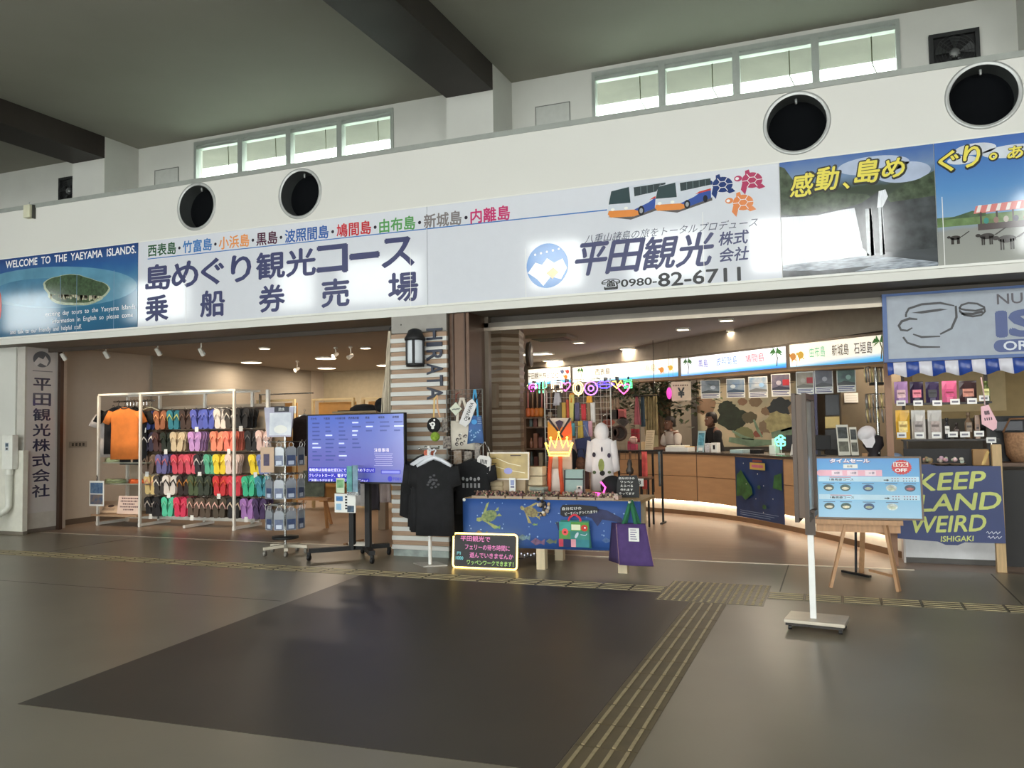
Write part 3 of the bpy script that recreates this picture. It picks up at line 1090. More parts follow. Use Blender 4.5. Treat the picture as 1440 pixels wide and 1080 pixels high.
for x, y, r, lb, pw in ((-11.2, 13.95, .2, 'round ceiling light nearest the left wall of the left shop', 28), (-9.36, 13.9, .2, 'large round ceiling light in the middle of the left shop', 52),
                        (-10.85, 16.15, .2, 'round ceiling light deep in the left shop, behind the middle one', 44), (-9.3, 16.15, .2, 'round ceiling light deep in the left shop beside the rope bundle', 22),
                        (-9.1, 11.68, .085, 'small round downlight above the flip-flop rack', 10), (-7.6, 12.5, .085, 'small round downlight above the television', 10)):
    disc_light(x, y, r, lb, pw)


def bar_light(x, y, sx, sy, label, power, grp='rectangular ceiling lights in the right shop'):
    t = thing('ceiling_light', label, 'ceiling light', (x, y, 2.89), grp)
    mb = MB()
    z0, z1 = 2.895, 2.924
    for q in ((x-sx, x+sx, y-sy, y-sy+.02), (x-sx, x+sx, y+sy-.02, y+sy), (x-sx, x-sx+.02, y-sy+.02, y+sy-.02), (x+sx-.02, x+sx, y-sy+.02, y+sy-.02)):
        mb.box(q[0], q[1], q[2], q[3], z0, z1, WHITE_METAL)
    part(t, 'frame', mb)
    part(t, 'diffuser', MB().box(x-sx+.02, x+sx-.02, y-sy+.02, y+sy-.02, 2.90, 2.91, LAMPM))
    l = bpy.data.lights.new('lamp', 'AREA')
    l.shape, l.size, l.size_y, l.energy, l.color = 'RECTANGLE', 2*sx, 2*sy, power, WARM
    o = bpy.data.objects.new('lamp', l)
    COL.objects.link(o)
    o.parent = t
    o.location = (0, 0, -.01)


for x, y, lb in ((-1.15, 13.1, 'rectangular ceiling light nearest the viewer, right of the shop middle'), (-1.15, 15.2, 'rectangular ceiling light just behind the nearest one at the right'),
                 (-3.34, 15.15, 'rectangular ceiling light in the middle of the right shop'), (-3.3, 16.95, 'rectangular ceiling light deep in the middle of the right shop'),
                 (-5.45, 15.2, 'rectangular ceiling light just right of the slatted column'), (-5.5, 17.0, 'rectangular ceiling light deepest behind the slatted column'),
                 (1.05, 14.2, 'rectangular ceiling light just left of the striped awning')):
    bar_light(x, y, .36, .19, lb, 68)
for x, y, lb in ((-2.08, 12.4, 'small square downlight left of the shop middle'), (-1.35, 11.6, 'small square downlight closest to the fascia'), (-4.03, 13.5, 'small square downlight right of the slatted column')):
    bar_light(x, y, .1, .1, lb, 14, 'small downlights in the right shop')
# ceiling air vent
t = thing('ceiling_vent', 'square ceiling air vent hanging near the slatted column', 'vent', (-4.16, 12.45, 2.86))
part(t, 'panel', MB().box(-4.5, -3.82, 12.15, 12.75, 2.87, 2.924, mat((150, 138, 120), .6)))
mb = MB()
for k in range(5):
    mb.box(-4.42, -3.9, 12.22+.1*k, 12.27+.1*k, 2.86, 2.87, mat((90, 80, 70), .5))
part(t, 'grille', mb)


def track_spot(x, y, z, label, aim=(0, 1, -1), on_=False):
    t = thing('track_spotlight', label, 'spotlight', (x, y, z), 'white track spotlights in the left shop')
    zc = 2.82 if y < 9.8 else 2.92
    mb = MB()
    mb.box(x-.02, x+.02, y-.03, y+.03, zc-.03, zc, WHITE_METAL)
    mb.cyl((x, y, z+.02), (x, y, zc-.03), .008, WHITE_METAL, n=8)
    part(t, 'stem', mb)
    a = Vector(aim).normalized()
    p = Vector((x, y, z))
    mb = MB()
    mb.cyl(p-a*.05, p+a*.06, .028, WHITE_METAL, .04, 14)
    part(t, 'head', mb)
    mb = MB()
    mb.cyl(p+a*.061, p+a*.066, .036, LAMPM if on_ else mat((235, 225, 205), .3), n=14)
    part(t, 'lens', mb)


struct('trim_spot_track', MB().box(-11.7, -8.2, 9.55, 9.59, 2.82, 2.85, mat((120, 110, 100), .4)))
for px, py, lb in ((66, 503, 'white track spotlight closest to the vertical company sign'), (89, 501, 'white track spotlight second from the vertical company sign'), (149, 498, 'white track spotlight third from the vertical company sign'),
                   (222, 494, 'white track spotlight fourth from the vertical company sign'), (283, 494, 'white track spotlight at the right end of the front track')):
    q = P(px, py, 9.57)
    track_spot(q.x, q.y, q.z, lb, (.15, .8, -1))
for (px, py, Y), lb, on_ in (((472, 499, 12.2), 'bright track spotlight in front of the large round light', True), ((418, 519, 14.2), 'bright track spotlight hanging left of the deep round light', True), ((493, 501, 12.2), 'dull track spotlight right of the bright one', False)):
    q = P(px, py, Y)
    track_spot(q.x, q.y, q.z, lb, (-.3, -.9, -.5), on_)
for x in (-11.0, -10.1, -9.2, -8.4):
    spot('rack_spot', (x, 9.62, 2.74), (x+.1, 10.5, 1.0), 82, (1, .78, .52), 62)
spot('shelf_spot', (-9.4, 12.2, 2.7), (-9.2, 13.6, 1.9), 40, (1, .80, .6), 80)

# ================================================================== COLUMN CLAD WITH WHITE AND WOOD BOARDS, LETTERS, LANTERN
mb = MB()
SLW = mat((206, 206, 202), .5, nz=.06, ns=5, stretch=(.6, 1, 14))
SLB = mat((158, 130, 106), .5, nz=.2, ns=5, stretch=(.6, 1, 14))
mb.box(-4.93, -4.20, 8.73, 9.1, 0, ZB, mat((110, 98, 88), .6))
mb.box(-4.925, -4.205, 8.70, 8.73, 0, .075, mat((150, 160, 156), .6, nz=.25))
z, k = .08, 0
while z < 2.62:
    if k % 2 == 0:
        mb.box(-4.94, -4.195, 8.685, 8.73, z, z+.050, SLW)
        mb.box(-4.945, -4.93, 8.73, 9.1, z, z+.050, SLW)
    else:
        mb.box(-4.935, -4.20, 8.70, 8.73, z+.001, z+.053, SLB)
    z += .051 if k % 2 == 0 else .055
    k += 1
mb.box(-4.93, -4.2, 8.70, 8.73, z+.01, ZB, mat((150, 146, 140), .6))
struct('wall_clad_column', mb)
LT = mat((34, 42, 62), .5, name='navy_letter')
for ch, y0, y1, n in (('H', 462, 478, 'topmost'), ('I', 481.5, 487.5, 'second'), ('R', 492, 508, 'third'), ('A', 511, 527, 'fourth'), ('T', 528, 543, 'fifth'), ('A', 544, 562, 'lowest')):
    za, zb = P(600, y0, 8.66).z, P(600, y1, 8.66).z
    vs, fs = text_data(ch, .012)
    mb = MB(F(-4.345, 8.68, (za+zb)/2))
    x0, x1 = min(v[0] for v in vs), max(v[0] for v in vs)
    h = max(v[1] for v in vs)
    kx, ky = (za-zb)/(x1-x0), .20/h
    for zz in (.012,):
        pts = [((v[1]-h/2)*ky, -(v[0]-(x0+x1)/2)*kx) for v in vs]
        n_ = len(pts)
        mb.add([(a, b, zz) for a, b in pts], fs, LT)
        edges = {}
        for f in fs:
            for i in range(len(f)):
                e = (f[i], f[(i+1) % len(f)])
                edges[e] = 1
        for (a, b) in edges:
            if (b, a) not in edges:
                mb.add([pts[a]+(zz,), pts[b]+(zz,), pts[b]+(-.004,), pts[a]+(-.004,)], [(3, 2, 1, 0)], LT)
    solo('wall_letter', mb, f'{n} letter of the navy word running down the slatted column, a sideways {ch}', 'letter', 'navy letters on the slatted column')
lx, ly = -4.54, 8.56
t = thing('wall_lantern', 'black capped lantern with white cylinder on the slatted column', 'lantern', (lx, ly, 2.2))
LG = mat((190, 196, 200), .3, em=.35, nz=.02)
part(t, 'shade', MB().lathe([(.085, 2.25), (.088, 2.3), (.088, 2.5), (.085, 2.52)], LG, 20, (lx, ly, 0)))
part(t, 'cap', MB().lathe([(.12, 2.52), (.125, 2.54), (.10, 2.58), (.075, 2.64), (.03, 2.66), (.001, 2.662)], BLACK, 20, (lx, ly, 0)))
mb = MB()
mb.lathe([(.105, 2.215), (.105, 2.25), (.001, 2.25)], BLACK, 20, (lx, ly, 0))
part(t, 'base', mb)
mb = MB()
for a in (.4, 2.0, 3.5, 5.0):
    mb.box(lx+.095*math.cos(a)-.012, lx+.095*math.cos(a)+.012, ly+.095*math.sin(a)-.012, ly+.095*math.sin(a)+.012, 2.24, 2.54, BLACK)
mb.box(lx-.03, lx+.03, ly+.09, 8.69, 2.3, 2.5, BLACK)
part(t, 'bracket', mb)
# hanging bundle of pale cords
t = thing('cord_bundle', 'pale cord bundle hanging from a hook at the left edge of the slatted column', 'cords', (-5.04, 8.80, 1.0))
mb = MB()
rc = random.Random(5)
CORD = mat((196, 184, 164), .8, nz=.15)
for k in range(46):
    a, b = rc.uniform(-.03, .03), rc.uniform(-.03, .03)
    e, f_ = rc.uniform(-.085, .06), rc.uniform(-.05, .05)
    mb.tube([(-5.01+a*.4, 8.80+b*.4, 2.68), (-5.02+a, 8.80+b, 2.4), (-5.04+e*.8, 8.80+f_, 1.9), (-5.06+e, 8.8+f_, rc.uniform(1.0, 1.3))], .006, CORD, 5)
part(t, 'cord_strands', mb, stuff=True)
mb = MB()
mb.tube([(-5.01, 8.80, 2.66), (-5.01, 8.80, 2.72), (-4.93, 8.80, 2.735), (-4.80, 8.80, 2.735), (-4.80, 8.80, 2.72), (-4.80, 8.80, 2.735), (-4.80, 8.70, 2.735)], .01, BLACK, 6)
part(t, 'hook', mb)

# rounded slatted column inside the right shop
mb = MB()
SC = mat((140, 116, 92), .45, nz=.14, ns=4, stretch=(.7, .7, 12), name='lap_boards')
pl = [(-4.95, 10.3), (-4.16, 10.3), (-3.98, 10.5), (-4.10, 11.0), (-4.35, 11.5), (-4.95, 11.5)]
cxx = (-4.5, 10.9)
SC2 = mat((186, 170, 150), .5, nz=.08, ns=4, stretch=(.7, .7, 12))
z, k = 0, 0
while z < 2.92:
    h = .054
    lo = [(cxx[0]+(x-cxx[0])*1.0, cxx[1]+(y-cxx[1])*1.0, z) for x, y in pl]
    hi = [(cxx[0]+(x-cxx[0])*1.03, cxx[1]+(y-cxx[1])*1.03, min(z+h, 2.92)) for x, y in pl]
    n = len(pl)
    mb.add(lo+hi if k % 2 else [(p_[0], p_[1], z) for p_ in lo]+[(p_[0], p_[1], min(z+h, 2.92)) for p_ in lo], [(i, (i+1) % n, n+(i+1) % n, n+i) for i in range(n)]+[tuple(n+i for i in range(n)), tuple(range(n))[::-1]], SC2 if k % 2 else SC)
    z += h
    k += 1
struct('wall_slat_column', mb)
p0, p1 = P(665, 541, 10.2), P(699, 573, 10.2)
solo('control_box', MB().box(p0.x, p1.x, 10.18, 10.28, p1.z, p0.z, mat((160, 142, 120), .5)), 'blank beige panel box on the front of the lap-board column', 'box', bev=.006)
q = P(745, 497, 10.6)
t = thing('round_plaque', 'round dark plaque seen edge on at the top right of the lap-board column', 'plaque', (-3.95, 10.75, q.z-.17))
mb = MB(F(-3.93, 10.75, q.z, PI/2+.17))
mb.lathe([(.17, -.02), (.17, .02), (.16, .03), (.001, .03)], mat((66, 58, 52), .4), 28)
part(t, 'disc', mb)
mb = MB(F(-3.93, 10.75, q.z, PI/2+.17))
mb.tube([(.168*math.cos(2*PI*k/28), .168*math.sin(2*PI*k/28), .02) for k in range(28)], .014, mat((96, 84, 72), .4, .4), 6, True)
part(t, 'rim', mb)

# ================================================================== GARMENT MAKERS


def shirt_body(mb, w, h, m, d=.055, z0=0, ln=1.0, flare=0, seed=0, sag=0):
    """hollow-looking hanging shirt: local x across, y depth, z up; neck at z0"""
    r_ = random.Random(seed)
    rows = [(0.0, .10, .30), (.03, .20, .55), (.075, .40, .8), (.11, .48, 1), (.2, .47, 1), (.4, .46, 1), (.7, .47+flare*.5, 1.05), (1.0, .48+flare, 1.1)]
    n = 26
    vs = []
    ph = r_.uniform(0, 6)
    for t_, hw, dd in rows:
        for k in range(n):
            a = 2*PI*k/n
            c, s_ = math.cos(a), math.sin(a)
            fold = 1+.16*t_*math.sin(5*a+ph)+.07*t_*math.sin(9*a+2*ph)
            vs.append((w*hw*math.copysign(abs(c)**.8, c), d*dd*math.copysign(abs(s_)**.9, s_)*fold, z0-h*t_*(1+sag*math.sin(2*a))))
    fs = [(i*n+k, (i+1)*n+k, (i+1)*n+(k+1) % n, i*n+(k+1) % n) for i in range(len(rows)-1) for k in range(n)]
    fs.append(tuple((len(rows)-1)*n+k for k in range(n))[::-1])
    fs.append(tuple(range(n)))
    return mb.add(vs, fs, m, True)


def sleeve(mb, w, side, ln, m, d=.05, z0=0, out=.12, w0=.085):
    w0 = min(w0, w*.2)
    x0 = side*w*.42
    p = [Vector((x0, 0, z0-.075)), Vector((x0+side*out*.5, 0, z0-.075-ln*.45)), Vector((x0+side*out, 0, z0-.075-ln))]
    n = 12
    vs = []
    for i, q in enumerate(p):
        rw = w0*(1-.12*i)
        for k in range(n):
            a = 2*PI*k/n
            vs.append((q.x+rw*math.cos(a)*.95, q.y+d*(.8-.1*i)*math.sin(a), q.z+side*rw*.35*math.cos(a)))
    fs = [(i*n+k, (i+1)*n+k, (i+1)*n+(k+1) % n, i*n+(k+1) % n) for i in range(2) for k in range(n)]
    fs += [tuple(range(n)), tuple(2*n+k for k in range(n))[::-1]]
    return mb.add(vs, fs, m, True)


def hanger(mb, w, m, z0=0, th=.008):
    if th > .01:
        z0 += .022
    mb.tube([(-w*.42, 0, z0-.085), (-w*.2, 0, z0-.02), (0, 0, z0+.015), (w*.2, 0, z0-.02), (w*.42, 0, z0-.085)], th*1.6, m, 6)
    mb.tube([(0, 0, z0+.01), (0, 0, z0+.06), (.02, 0, z0+.085), (0, 0, z0+.105), (-.02, 0, z0+.09)], th*.6, m, 6)
    return mb


def make_shirt(label, pos, rz, w, h, cloth, group=None, slv=.18, out=.13, hang=None, seed=0, name='t_shirt', cat='shirt', prnt=None, collar=None):
    """pos = neck point; the shirt hangs below it"""
    T = Matrix.Translation(Vector(pos)) @ Matrix.Rotation(rz, 4, 'Z')
    t = thing(name, label, cat, (pos[0], pos[1], pos[2]-h), group)
    part(t, 'body', shirt_body(MB(T), w, h, cloth, seed=seed))
    for s_ in (-1, 1):
        part(t, 'sleeve', sleeve(MB(T), w, s_, slv, cloth, out=out))
    if hang:
        part(t, 'hanger', hanger(MB(T), w, hang, th=.015 if hang == globals().get('HW') else .008))
    if collar:
        mb = MB(T)
        mb.tube([(.07*math.cos(a), .03*math.sin(a), .0-.02*abs(math.sin(a))) for a in [2*PI*k/14 for k in range(14)]], .01, collar, 6, True)
        part(t, 'collar', mb)
    if prnt:
        mb = MB(T @ F(0, -.066, 0))
        prnt(mb)
        part(t, 'print', mb)
    return t
# ================================================================== LEFT SHOP: RACK
RF, RB = 10.2, 10.8
XA, XB, XC = -11.25, -10.36, -8.51
ZR = 2.11
t = thing('display_rack', 'long white metal display rack holding shirts, shelves and flip-flops', 'rack', (-9.9, 10.5, 0))
for x in (XA, XB, XC):
    part(t, 'post', MB().box(x-.018, x+.018, RF-.018, RF+.018, 0, ZR, WHITE_METAL))
for x in (-11.25, -10.55, -9.6, -8.65):
    part(t, 'rear_post', MB().box(x-.022, x+.022, RB-.02, RB+.02, 0, ZR+.02, WHITE_METAL))
mb = MB()
mb.box(XA, XC, RF-.018, RF+.018, ZR, ZR+.03, WHITE_METAL)
mb.box(XA, XC, RB-.018, RB+.018, ZR, ZR+.03, WHITE_METAL)
for x in (XA, XB, XC):
    mb.box(x-.018, x+.018, RF, RB, ZR, ZR+.03, WHITE_METAL)
part(t, 'top_frame', mb)
for x in (XA, XB, -9.45, XC):
    mb = MB()
    mb.box(x-.02, x+.02, RF-.02, RB+.03, .012, .055, WHITE_METAL)
    part(t, 'foot', mb)
mb = MB()
mb.box(-10.3, XC, RB-.12, RB-.02, .09, .13, WHITE_METAL)
mb.box(XA, XC, RB-.02, RB+.02, .06, .1, WHITE_METAL)
part(t, 'base_rail', mb)
part(t, 'back_panel', MB().box(XA+.03, -8.05, RB+.022, RB+.035, .1, 1.93, mat((168, 152, 132), .7, nz=.03)))
ROWZ = [1.865, 1.515, 1.155, .82, .475]
for z in ROWZ:
    mb = MB()
    mb.box(-10.55, -8.05, RB-.03, RB, z-.02, z+.015, mat((80, 66, 56), .4, .3))
    part(t, 'hook_rail', mb)
SHELF = mat((170, 140, 112), .5)
for z in (1.0, .655):
    part(t, 'shelf', MB().box(XA-.03, XB+.0, RF+.12, RB, z, z+.018, mat((150, 150, 136), .4)))
part(t, 'low_shelf', MB().box(XA-.1, XB-.02, RF-.05, RB, .155, .185, SHELF))
mb = MB()
mb.cyl((XA, (RF+RB)/2, 2.02), (XB, (RF+RB)/2, 2.02), .014, CHROME)
part(t, 'clothes_rail', mb)
mb = MB()
mb.box(-8.3, -8.25, RB-.12, RB-.07, 0, 2.14, WHITE_METAL)
part(t, 'side_post', mb)

ORANGE = mat((216, 122, 52), .85, nz=.1, ns=8, bump=.15)
WHITECL = mat((214, 206, 204), .85, nz=.06, ns=10, bump=.15)
BROWNCL = mat((92, 74, 58), .85, nz=.2, ns=10, bump=.15)


def tee_print(mb):
    mb.rect(-.05, .05, .0, .035, mat((40, 34, 34), .6), .002)


ym = (RF+RB)/2-.1
make_shirt('white T-shirt at the left end of the display rack, edge on', (-11.34, ym+.18, 1.86), 1.05, .46, .76, WHITECL, 'shirts on the display rack', hang=BLACK, seed=1)
make_shirt('black T-shirt hanging between the white and the orange ones', (-11.12, ym+.08, 1.93), .75, .46, .78, BLACK_CLOTH, 'shirts on the display rack', hang=BLACK, seed=2)
make_shirt('bright orange T-shirt facing out at the front of the display rack', (-10.77, ym-.12, 1.91), .12, .56, .84, ORANGE, 'shirts on the display rack', hang=BLACK, seed=3, collar=mat((50, 40, 40), .8))
make_shirt('black T-shirt peeking out directly behind the orange one', (-10.70, ym+.0, 1.90), .1, .56, .92, BLACK_CLOTH, 'shirts on the display rack', hang=BLACK, seed=4)
make_shirt('dark brown T-shirt on a pale hanger right of the orange one', (-10.52, ym+.16, 1.90), .2, .5, .86, BROWNCL, 'shirts on the display rack', hang=mat((220, 210, 180), .5), seed=5)
for k in range(7):
    x = -10.95+.07*k
    mb = MB()
    mb.tube([(x, ym+.1, 1.94), (x, ym+.1, 2.02), (x+.015, ym+.1, 2.045), (x-.01, ym+.1, 2.05)], .004, CHROME, 5)
    mb.tube([(x-.02, ym-.08, 1.88), (x, ym+.1, 1.945), (x+.03, ym+.26, 1.88)], .005, CHROME, 5)
    solo('coat_hanger', mb, 'one of several empty wire hangers bunched above the orange T-shirt', 'hanger', 'empty hangers above the orange shirt')
# folded shirts
for x, z, c, lb in ((-11.2, 1.018, (176, 186, 150), 'pale green folded shirt on the upper shelf under the hanging shirts'), (-10.68, 1.018, (206, 178, 150), 'beige pink folded shirt on the upper shelf'),
                    (-11.2, .673, (168, 178, 140), 'sage folded shirt on the second shelf'), (-10.68, .673, (222, 110, 56), 'orange folded shirt on the second shelf')):
    t = thing('folded_shirt', lb, 'shirt', (x, 10.5, z), 'folded shirts on the rack shelves')
    mb = MB()
    for k in range(3):
        mb.lathe([(.2, z+.02*k), (.215, z+.02*k+.008), (.2, z+.02*k+.018), (.001, z+.02*k+.019)], mat(c, .85, nz=.1), 4, (x, 10.5, 0), 1.15, .85)
    part(t, 'cloth', mb)
    mb = MB()
    mb.tube([(x-.06, 10.38, z+.06), (x, 10.35, z+.068), (x+.06, 10.38, z+.06)], .012, mat(tuple(v-20 for v in c), .85), 6)
    part(t, 'collar', mb)
# display books / cards on the low shelf
t = thing('display_card', 'open cream booklet lying tilted on the low shelf', 'card', (-11.2, 10.4, .186))
mb = MB(F(-11.2, 10.32, .19, .1, -.9))
mb.rect(-.21, .21, 0, .27, mat((214, 186, 160), .6), .012)
mb.box(-.21, .21, 0, .27, 0, .011, mat((180, 150, 126), .6))
part(t, 'board', mb)
mb = MB(F(-11.2, 10.32, .19, .1, -.9))
mb.ell(0, .15, .06, .03, mat((90, 70, 66), .6), .014)
for k in range(4):
    mb.rect(-.12, .12, .05+.014*k, .056+.014*k, mat((150, 126, 110), .6), .014)
part(t, 'picture', mb)
t = thing('display_card', 'upright pale pink price card with handwriting on the low shelf', 'card', (-10.68, 10.3, .186))
mb = MB(F(-10.68, 10.27, .19, .05, -.15))
mb.box(-.22, .22, 0, .29, 0, .008, mat((226, 200, 186), .6))
part(t, 'board', mb)
mb = MB(F(-10.68, 10.27, .19, .05, -.15))
for k, w in enumerate((.3, .34, .24, .34, .2)):
    r2 = random.Random(k)
    x = -w/2
    while x < w/2:
        q = r2.uniform(.01, .03)
        mb.rect(x, x+q, .24-.045*k, .262-.045*k, mat((96, 62, 66), .6), .0095)
        x += q+.009
part(t, 'handwriting', mb)
# photo poster hung on the left post
pa, pb = P(126, 676, RF-.06), P(146, 712, RF-.06)
t = thing('photo_card', 'white bordered photo card of blue pictures hung on the left rack post', 'poster', (pa.x+.15, RF-.06, pb.z))
xm, wd = (pa.x+pb.x)/2, pb.x-pa.x
part(t, 'board', MB().box(pa.x, pb.x, RF-.062, RF-.055, pb.z, pa.z, PAPER))
mb = MB(F(xm, RF-.063, pb.z))
hh = pa.z-pb.z
mb.rect(-wd*.43, wd*.43, .03, hh*.46, mat((58, 92, 132), .3, nz=.6, ns=14, rgb2=(142, 120, 96)), .001)
mb.rect(-wd*.43, wd*.43, hh*.5, hh-.03, mat((50, 82, 128), .3, nz=.6, ns=16, rgb2=(110, 136, 160)), .001)
part(t, 'picture', mb)
mb = MB()
mb.tube([(xm, RF-.058, pa.z), (xm, RF-.05, pa.z+.06), (XA, RF-.03, pa.z+.08)], .008, BLACK, 6)
part(t, 'clip', mb)

# ------------------------------------------------------------------ flip-flops
SOLE = [(0, -.135), (.03, -.13), (.043, -.10), (.036, -.04), (.038, .0), (.05, .06), (.05, .10), (.035, .128), (.008, .14), (-.02, .132), (-.042, .10), (-.044, .05), (-.034, 0), (-.034, -.05), (-.04, -.1), (-.026, -.13)]


def flip_pair(c_sole, c_strap, detailed=True):
    """a pair hung toes up: local x across, z up (hung at z=0), y towards the wall"""
    ms, mt = mat(c_sole, .7, nz=.07), mat(c_strap, .5, nz=.05)
    o = bpy.data.objects.new('flip_flop_pair', None)
    o.empty_display_size = .05
    COL.objects.link(o)
    whole = MB()
    for s_ in (-1, 1):
        T = Matrix.Translation((s_*.048, 0, -.16)) @ Matrix.Rotation(s_*.10, 4, 'Y') @ F(0, 0, 0)
        mb = MB(T) if detailed else whole
        mb.T = T
        mb.prism([(x*s_, y) for x, y in SOLE], -.011, .008, ms)
        if detailed:
            part(o, 'sole', mb)
        mb = MB(T) if detailed else whole
        mb.T = T
        mb.tube([(.042*s_, -.01, .006), (.032*s_, .03, .026), (0, .075, .022), (0, .082, .004)], .0075, mt, 6)
        mb.tube([(-.036*s_, -.01, .006), (-.028*s_, .03, .026), (0, .075, .022)], .0075, mt, 6)
        if detailed:
            part(o, 'strap', mb)
    if not detailed:
        bpy.data.objects.remove(o)
        o = bpy.data.objects.new('flip_flop_pair', _mesh('flip_flop_pair', whole, Vector((0, 0, 0))))
        COL.objects.link(o)
    return o


CN = {}
ROWS = [
    [(208, 'blue and mauve', (60, 74, 140), (196, 150, 170), 2), (227, 'orange brown', (150, 92, 62), (226, 160, 110), 2), (246, 'teal and lime', (44, 120, 136), (196, 200, 120), 3), (264, 'dark brown', (58, 40, 34), (96, 70, 60), 4),
     (280, 'blue', (84, 92, 176), (112, 120, 200), 3), (296, 'periwinkle blue', (86, 98, 186), (120, 130, 210), 2), (313, 'white', (228, 216, 206), (240, 232, 226), 3), (326, 'dark grey', (60, 54, 50), (200, 196, 190), 2), (342, 'black', (28, 26, 28), (44, 42, 44), 5)],
    [(210, 'navy with white straps', (40, 36, 62), (236, 230, 226), 3), (226, 'dark maroon', (70, 40, 38), (96, 60, 52), 2), (237, 'very dark green', (30, 38, 28), (40, 50, 38), 4), (252, 'cream', (206, 186, 154), (226, 208, 176), 3),
     (276, 'lilac', (196, 148, 206), (208, 164, 216), 4), (308, 'pale coral', (238, 142, 112), (246, 170, 138), 2), (325, 'coral pink', (240, 128, 108), (244, 150, 126), 5), (356, 'glossy black', (34, 32, 34), (90, 88, 90), 3), (372, 'pale pink', (230, 196, 186), (244, 222, 214), 2)],
    [(212, 'brown', (110, 88, 74), (140, 116, 98), 4), (230, 'slate blue with pink straps', (108, 104, 156), (210, 120, 130), 4), (252, 'raspberry', (206, 72, 92), (226, 110, 120), 4), (270, 'rose pink', (222, 84, 104), (230, 120, 130), 3),
     (284, 'black with white straps', (44, 40, 46), (220, 214, 214), 3), (298, 'mint', (92, 176, 144), (120, 196, 166), 2), (312, 'yellow', (238, 208, 52), (246, 222, 90), 3), (329, 'blush white', (232, 206, 198), (244, 228, 222), 3), (361, 'lemon yellow', (240, 212, 48), (248, 226, 90), 2), (372, 'pale blue', (120, 134, 190), (150, 160, 206), 2)],
    [(214, 'cream yellow', (236, 206, 140), (236, 170, 150), 2), (228, 'black and white patterned', (60, 54, 52), (224, 218, 210), 3), (241, 'white with black straps', (226, 216, 208), (30, 28, 30), 2), (260, 'black with orange straps', (44, 30, 28), (196, 130, 60), 4),
     (276, 'olive green', (78, 92, 62), (120, 112, 66), 3), (289, 'dark green', (52, 60, 48), (86, 92, 70), 3), (312, 'red', (206, 50, 56), (222, 92, 60), 3), (331, 'pinkish red', (218, 62, 78), (228, 96, 100), 4), (352, 'turquoise green', (64, 190, 146), (110, 214, 176), 5), (370, 'teal blue', (66, 150, 168), (100, 180, 190), 2)],
    [(215, 'black with pale straps', (30, 26, 28), (200, 190, 184), 3), (228, 'plain black', (28, 26, 30), (50, 46, 50), 3), (239, 'mint turquoise', (84, 198, 160), (120, 214, 180), 2), (256, 'crimson', (222, 54, 92), (236, 92, 116), 5), (275, 'greyish brown', (96, 78, 66), (236, 190, 180), 4),
     (292, 'coffee brown', (84, 70, 58), (240, 196, 186), 4), (310, 'dark olive', (76, 66, 52), (236, 190, 184), 3), (332, 'black with cream straps', (30, 28, 30), (226, 206, 186), 5), (350, 'light violet', (176, 126, 196), (196, 150, 212), 2), (366, 'dark purple', (70, 50, 92), (100, 76, 120), 4)]]
RN = ['top', 'second', 'middle', 'fourth', 'bottom']
ON = ['first', 'second', 'third', 'fourth', 'fifth', 'sixth', 'seventh', 'eighth', 'ninth', 'tenth']
HOOKM = CHROME
for ri, row in enumerate(ROWS):
    for hi, (px, cname, cs, ct, n) in enumerate(row):
        yy = [590, 622, 655, 684, 716][ri]
        q = P(px, yy, RB-.34)
        z = ROWZ[ri]
        hk = MB()
        hk.cyl((q.x, RB-.40, z), (q.x, RB-.01, z), .004, HOOKM, n=6)
        hk.cyl((q.x, RB-.40, z), (q.x, RB-.41, z+.02), .004, HOOKM, n=6)
        hook = solo('display_hook', hk, f'{ON[hi]} chrome hook from the left in the {RN[ri]} row of the rack', 'hook', 'hooks on the flip-flop rack')
        for k in range(n):
            y = RB-.37+.055*k
            if k == 0:
                o = flip_pair(cs, ct)
                tag(o, f'{cname} flip-flop pair at the front of the {ON[hi]} hook, {RN[ri]} row', 'flip-flops', 'flip-flops on the rack')
                tg = MB(F(0, 0, 0))
                if (hi*3+ri*2) % 4 == 0:
                    tg.rect(-.03, .02, -.335, -.265, PAPER, .02)
                    part(o, 'price_tag', tg)
            else:
                if k == 1:
                    o = flip_pair(tuple(int(v*.92) for v in cs), ct, False)  # soles behind the front pair darkened, shade put into their colour
                    first = o
                else:
                    o = copy_tree(first)
                tag(o, f'{cname} flip-flop pair, {ON[k]} from front on {ON[hi]} hook, {RN[ri]} row', 'flip-flops', 'flip-flops on the rack')
            o.scale = (1.14, 1.0, 1.14)
            o.location = (q.x+rnd.uniform(-.006, .006), y, z+.012)
            o.rotation_euler = (rnd.uniform(-.05, .03), rnd.uniform(-.05, .05), rnd.uniform(-.12, .12)+.25)

# ------------------------------------------------------------------ spinner of phone pouches
sx, sy = -6.28, 8.45
t = thing('spinner_stand', 'chrome spinner stand on a white castor base holding clear phone pouches', 'stand', (sx, sy, 0))
part(t, 'pole', MB().cyl((sx, sy, .1), (sx, sy, 1.62), .016, CHROME))
for k in range(5):
    a = 2*PI*k/5+.35
    mb = MB()
    mb.bar((sx, sy, .1), (sx+.27*math.cos(a), sy+.27*math.sin(a), .085), .045, .035, mat((206, 198, 180), .4))
    leg = part(t, 'leg', mb)
    mb = MB()
    cx, cy = sx+.25*math.cos(a), sy+.25*math.sin(a)
    mb.cyl((cx-.012, cy, .03), (cx+.012, cy, .03), .029, mat((140, 136, 128), .4), n=14)
    mb.box(cx-.016, cx+.016, cy-.01, cy+.01, .03, .08, CHROME)
    part(leg, 'castor', mb)
TIER = [1.36, .97, .60]
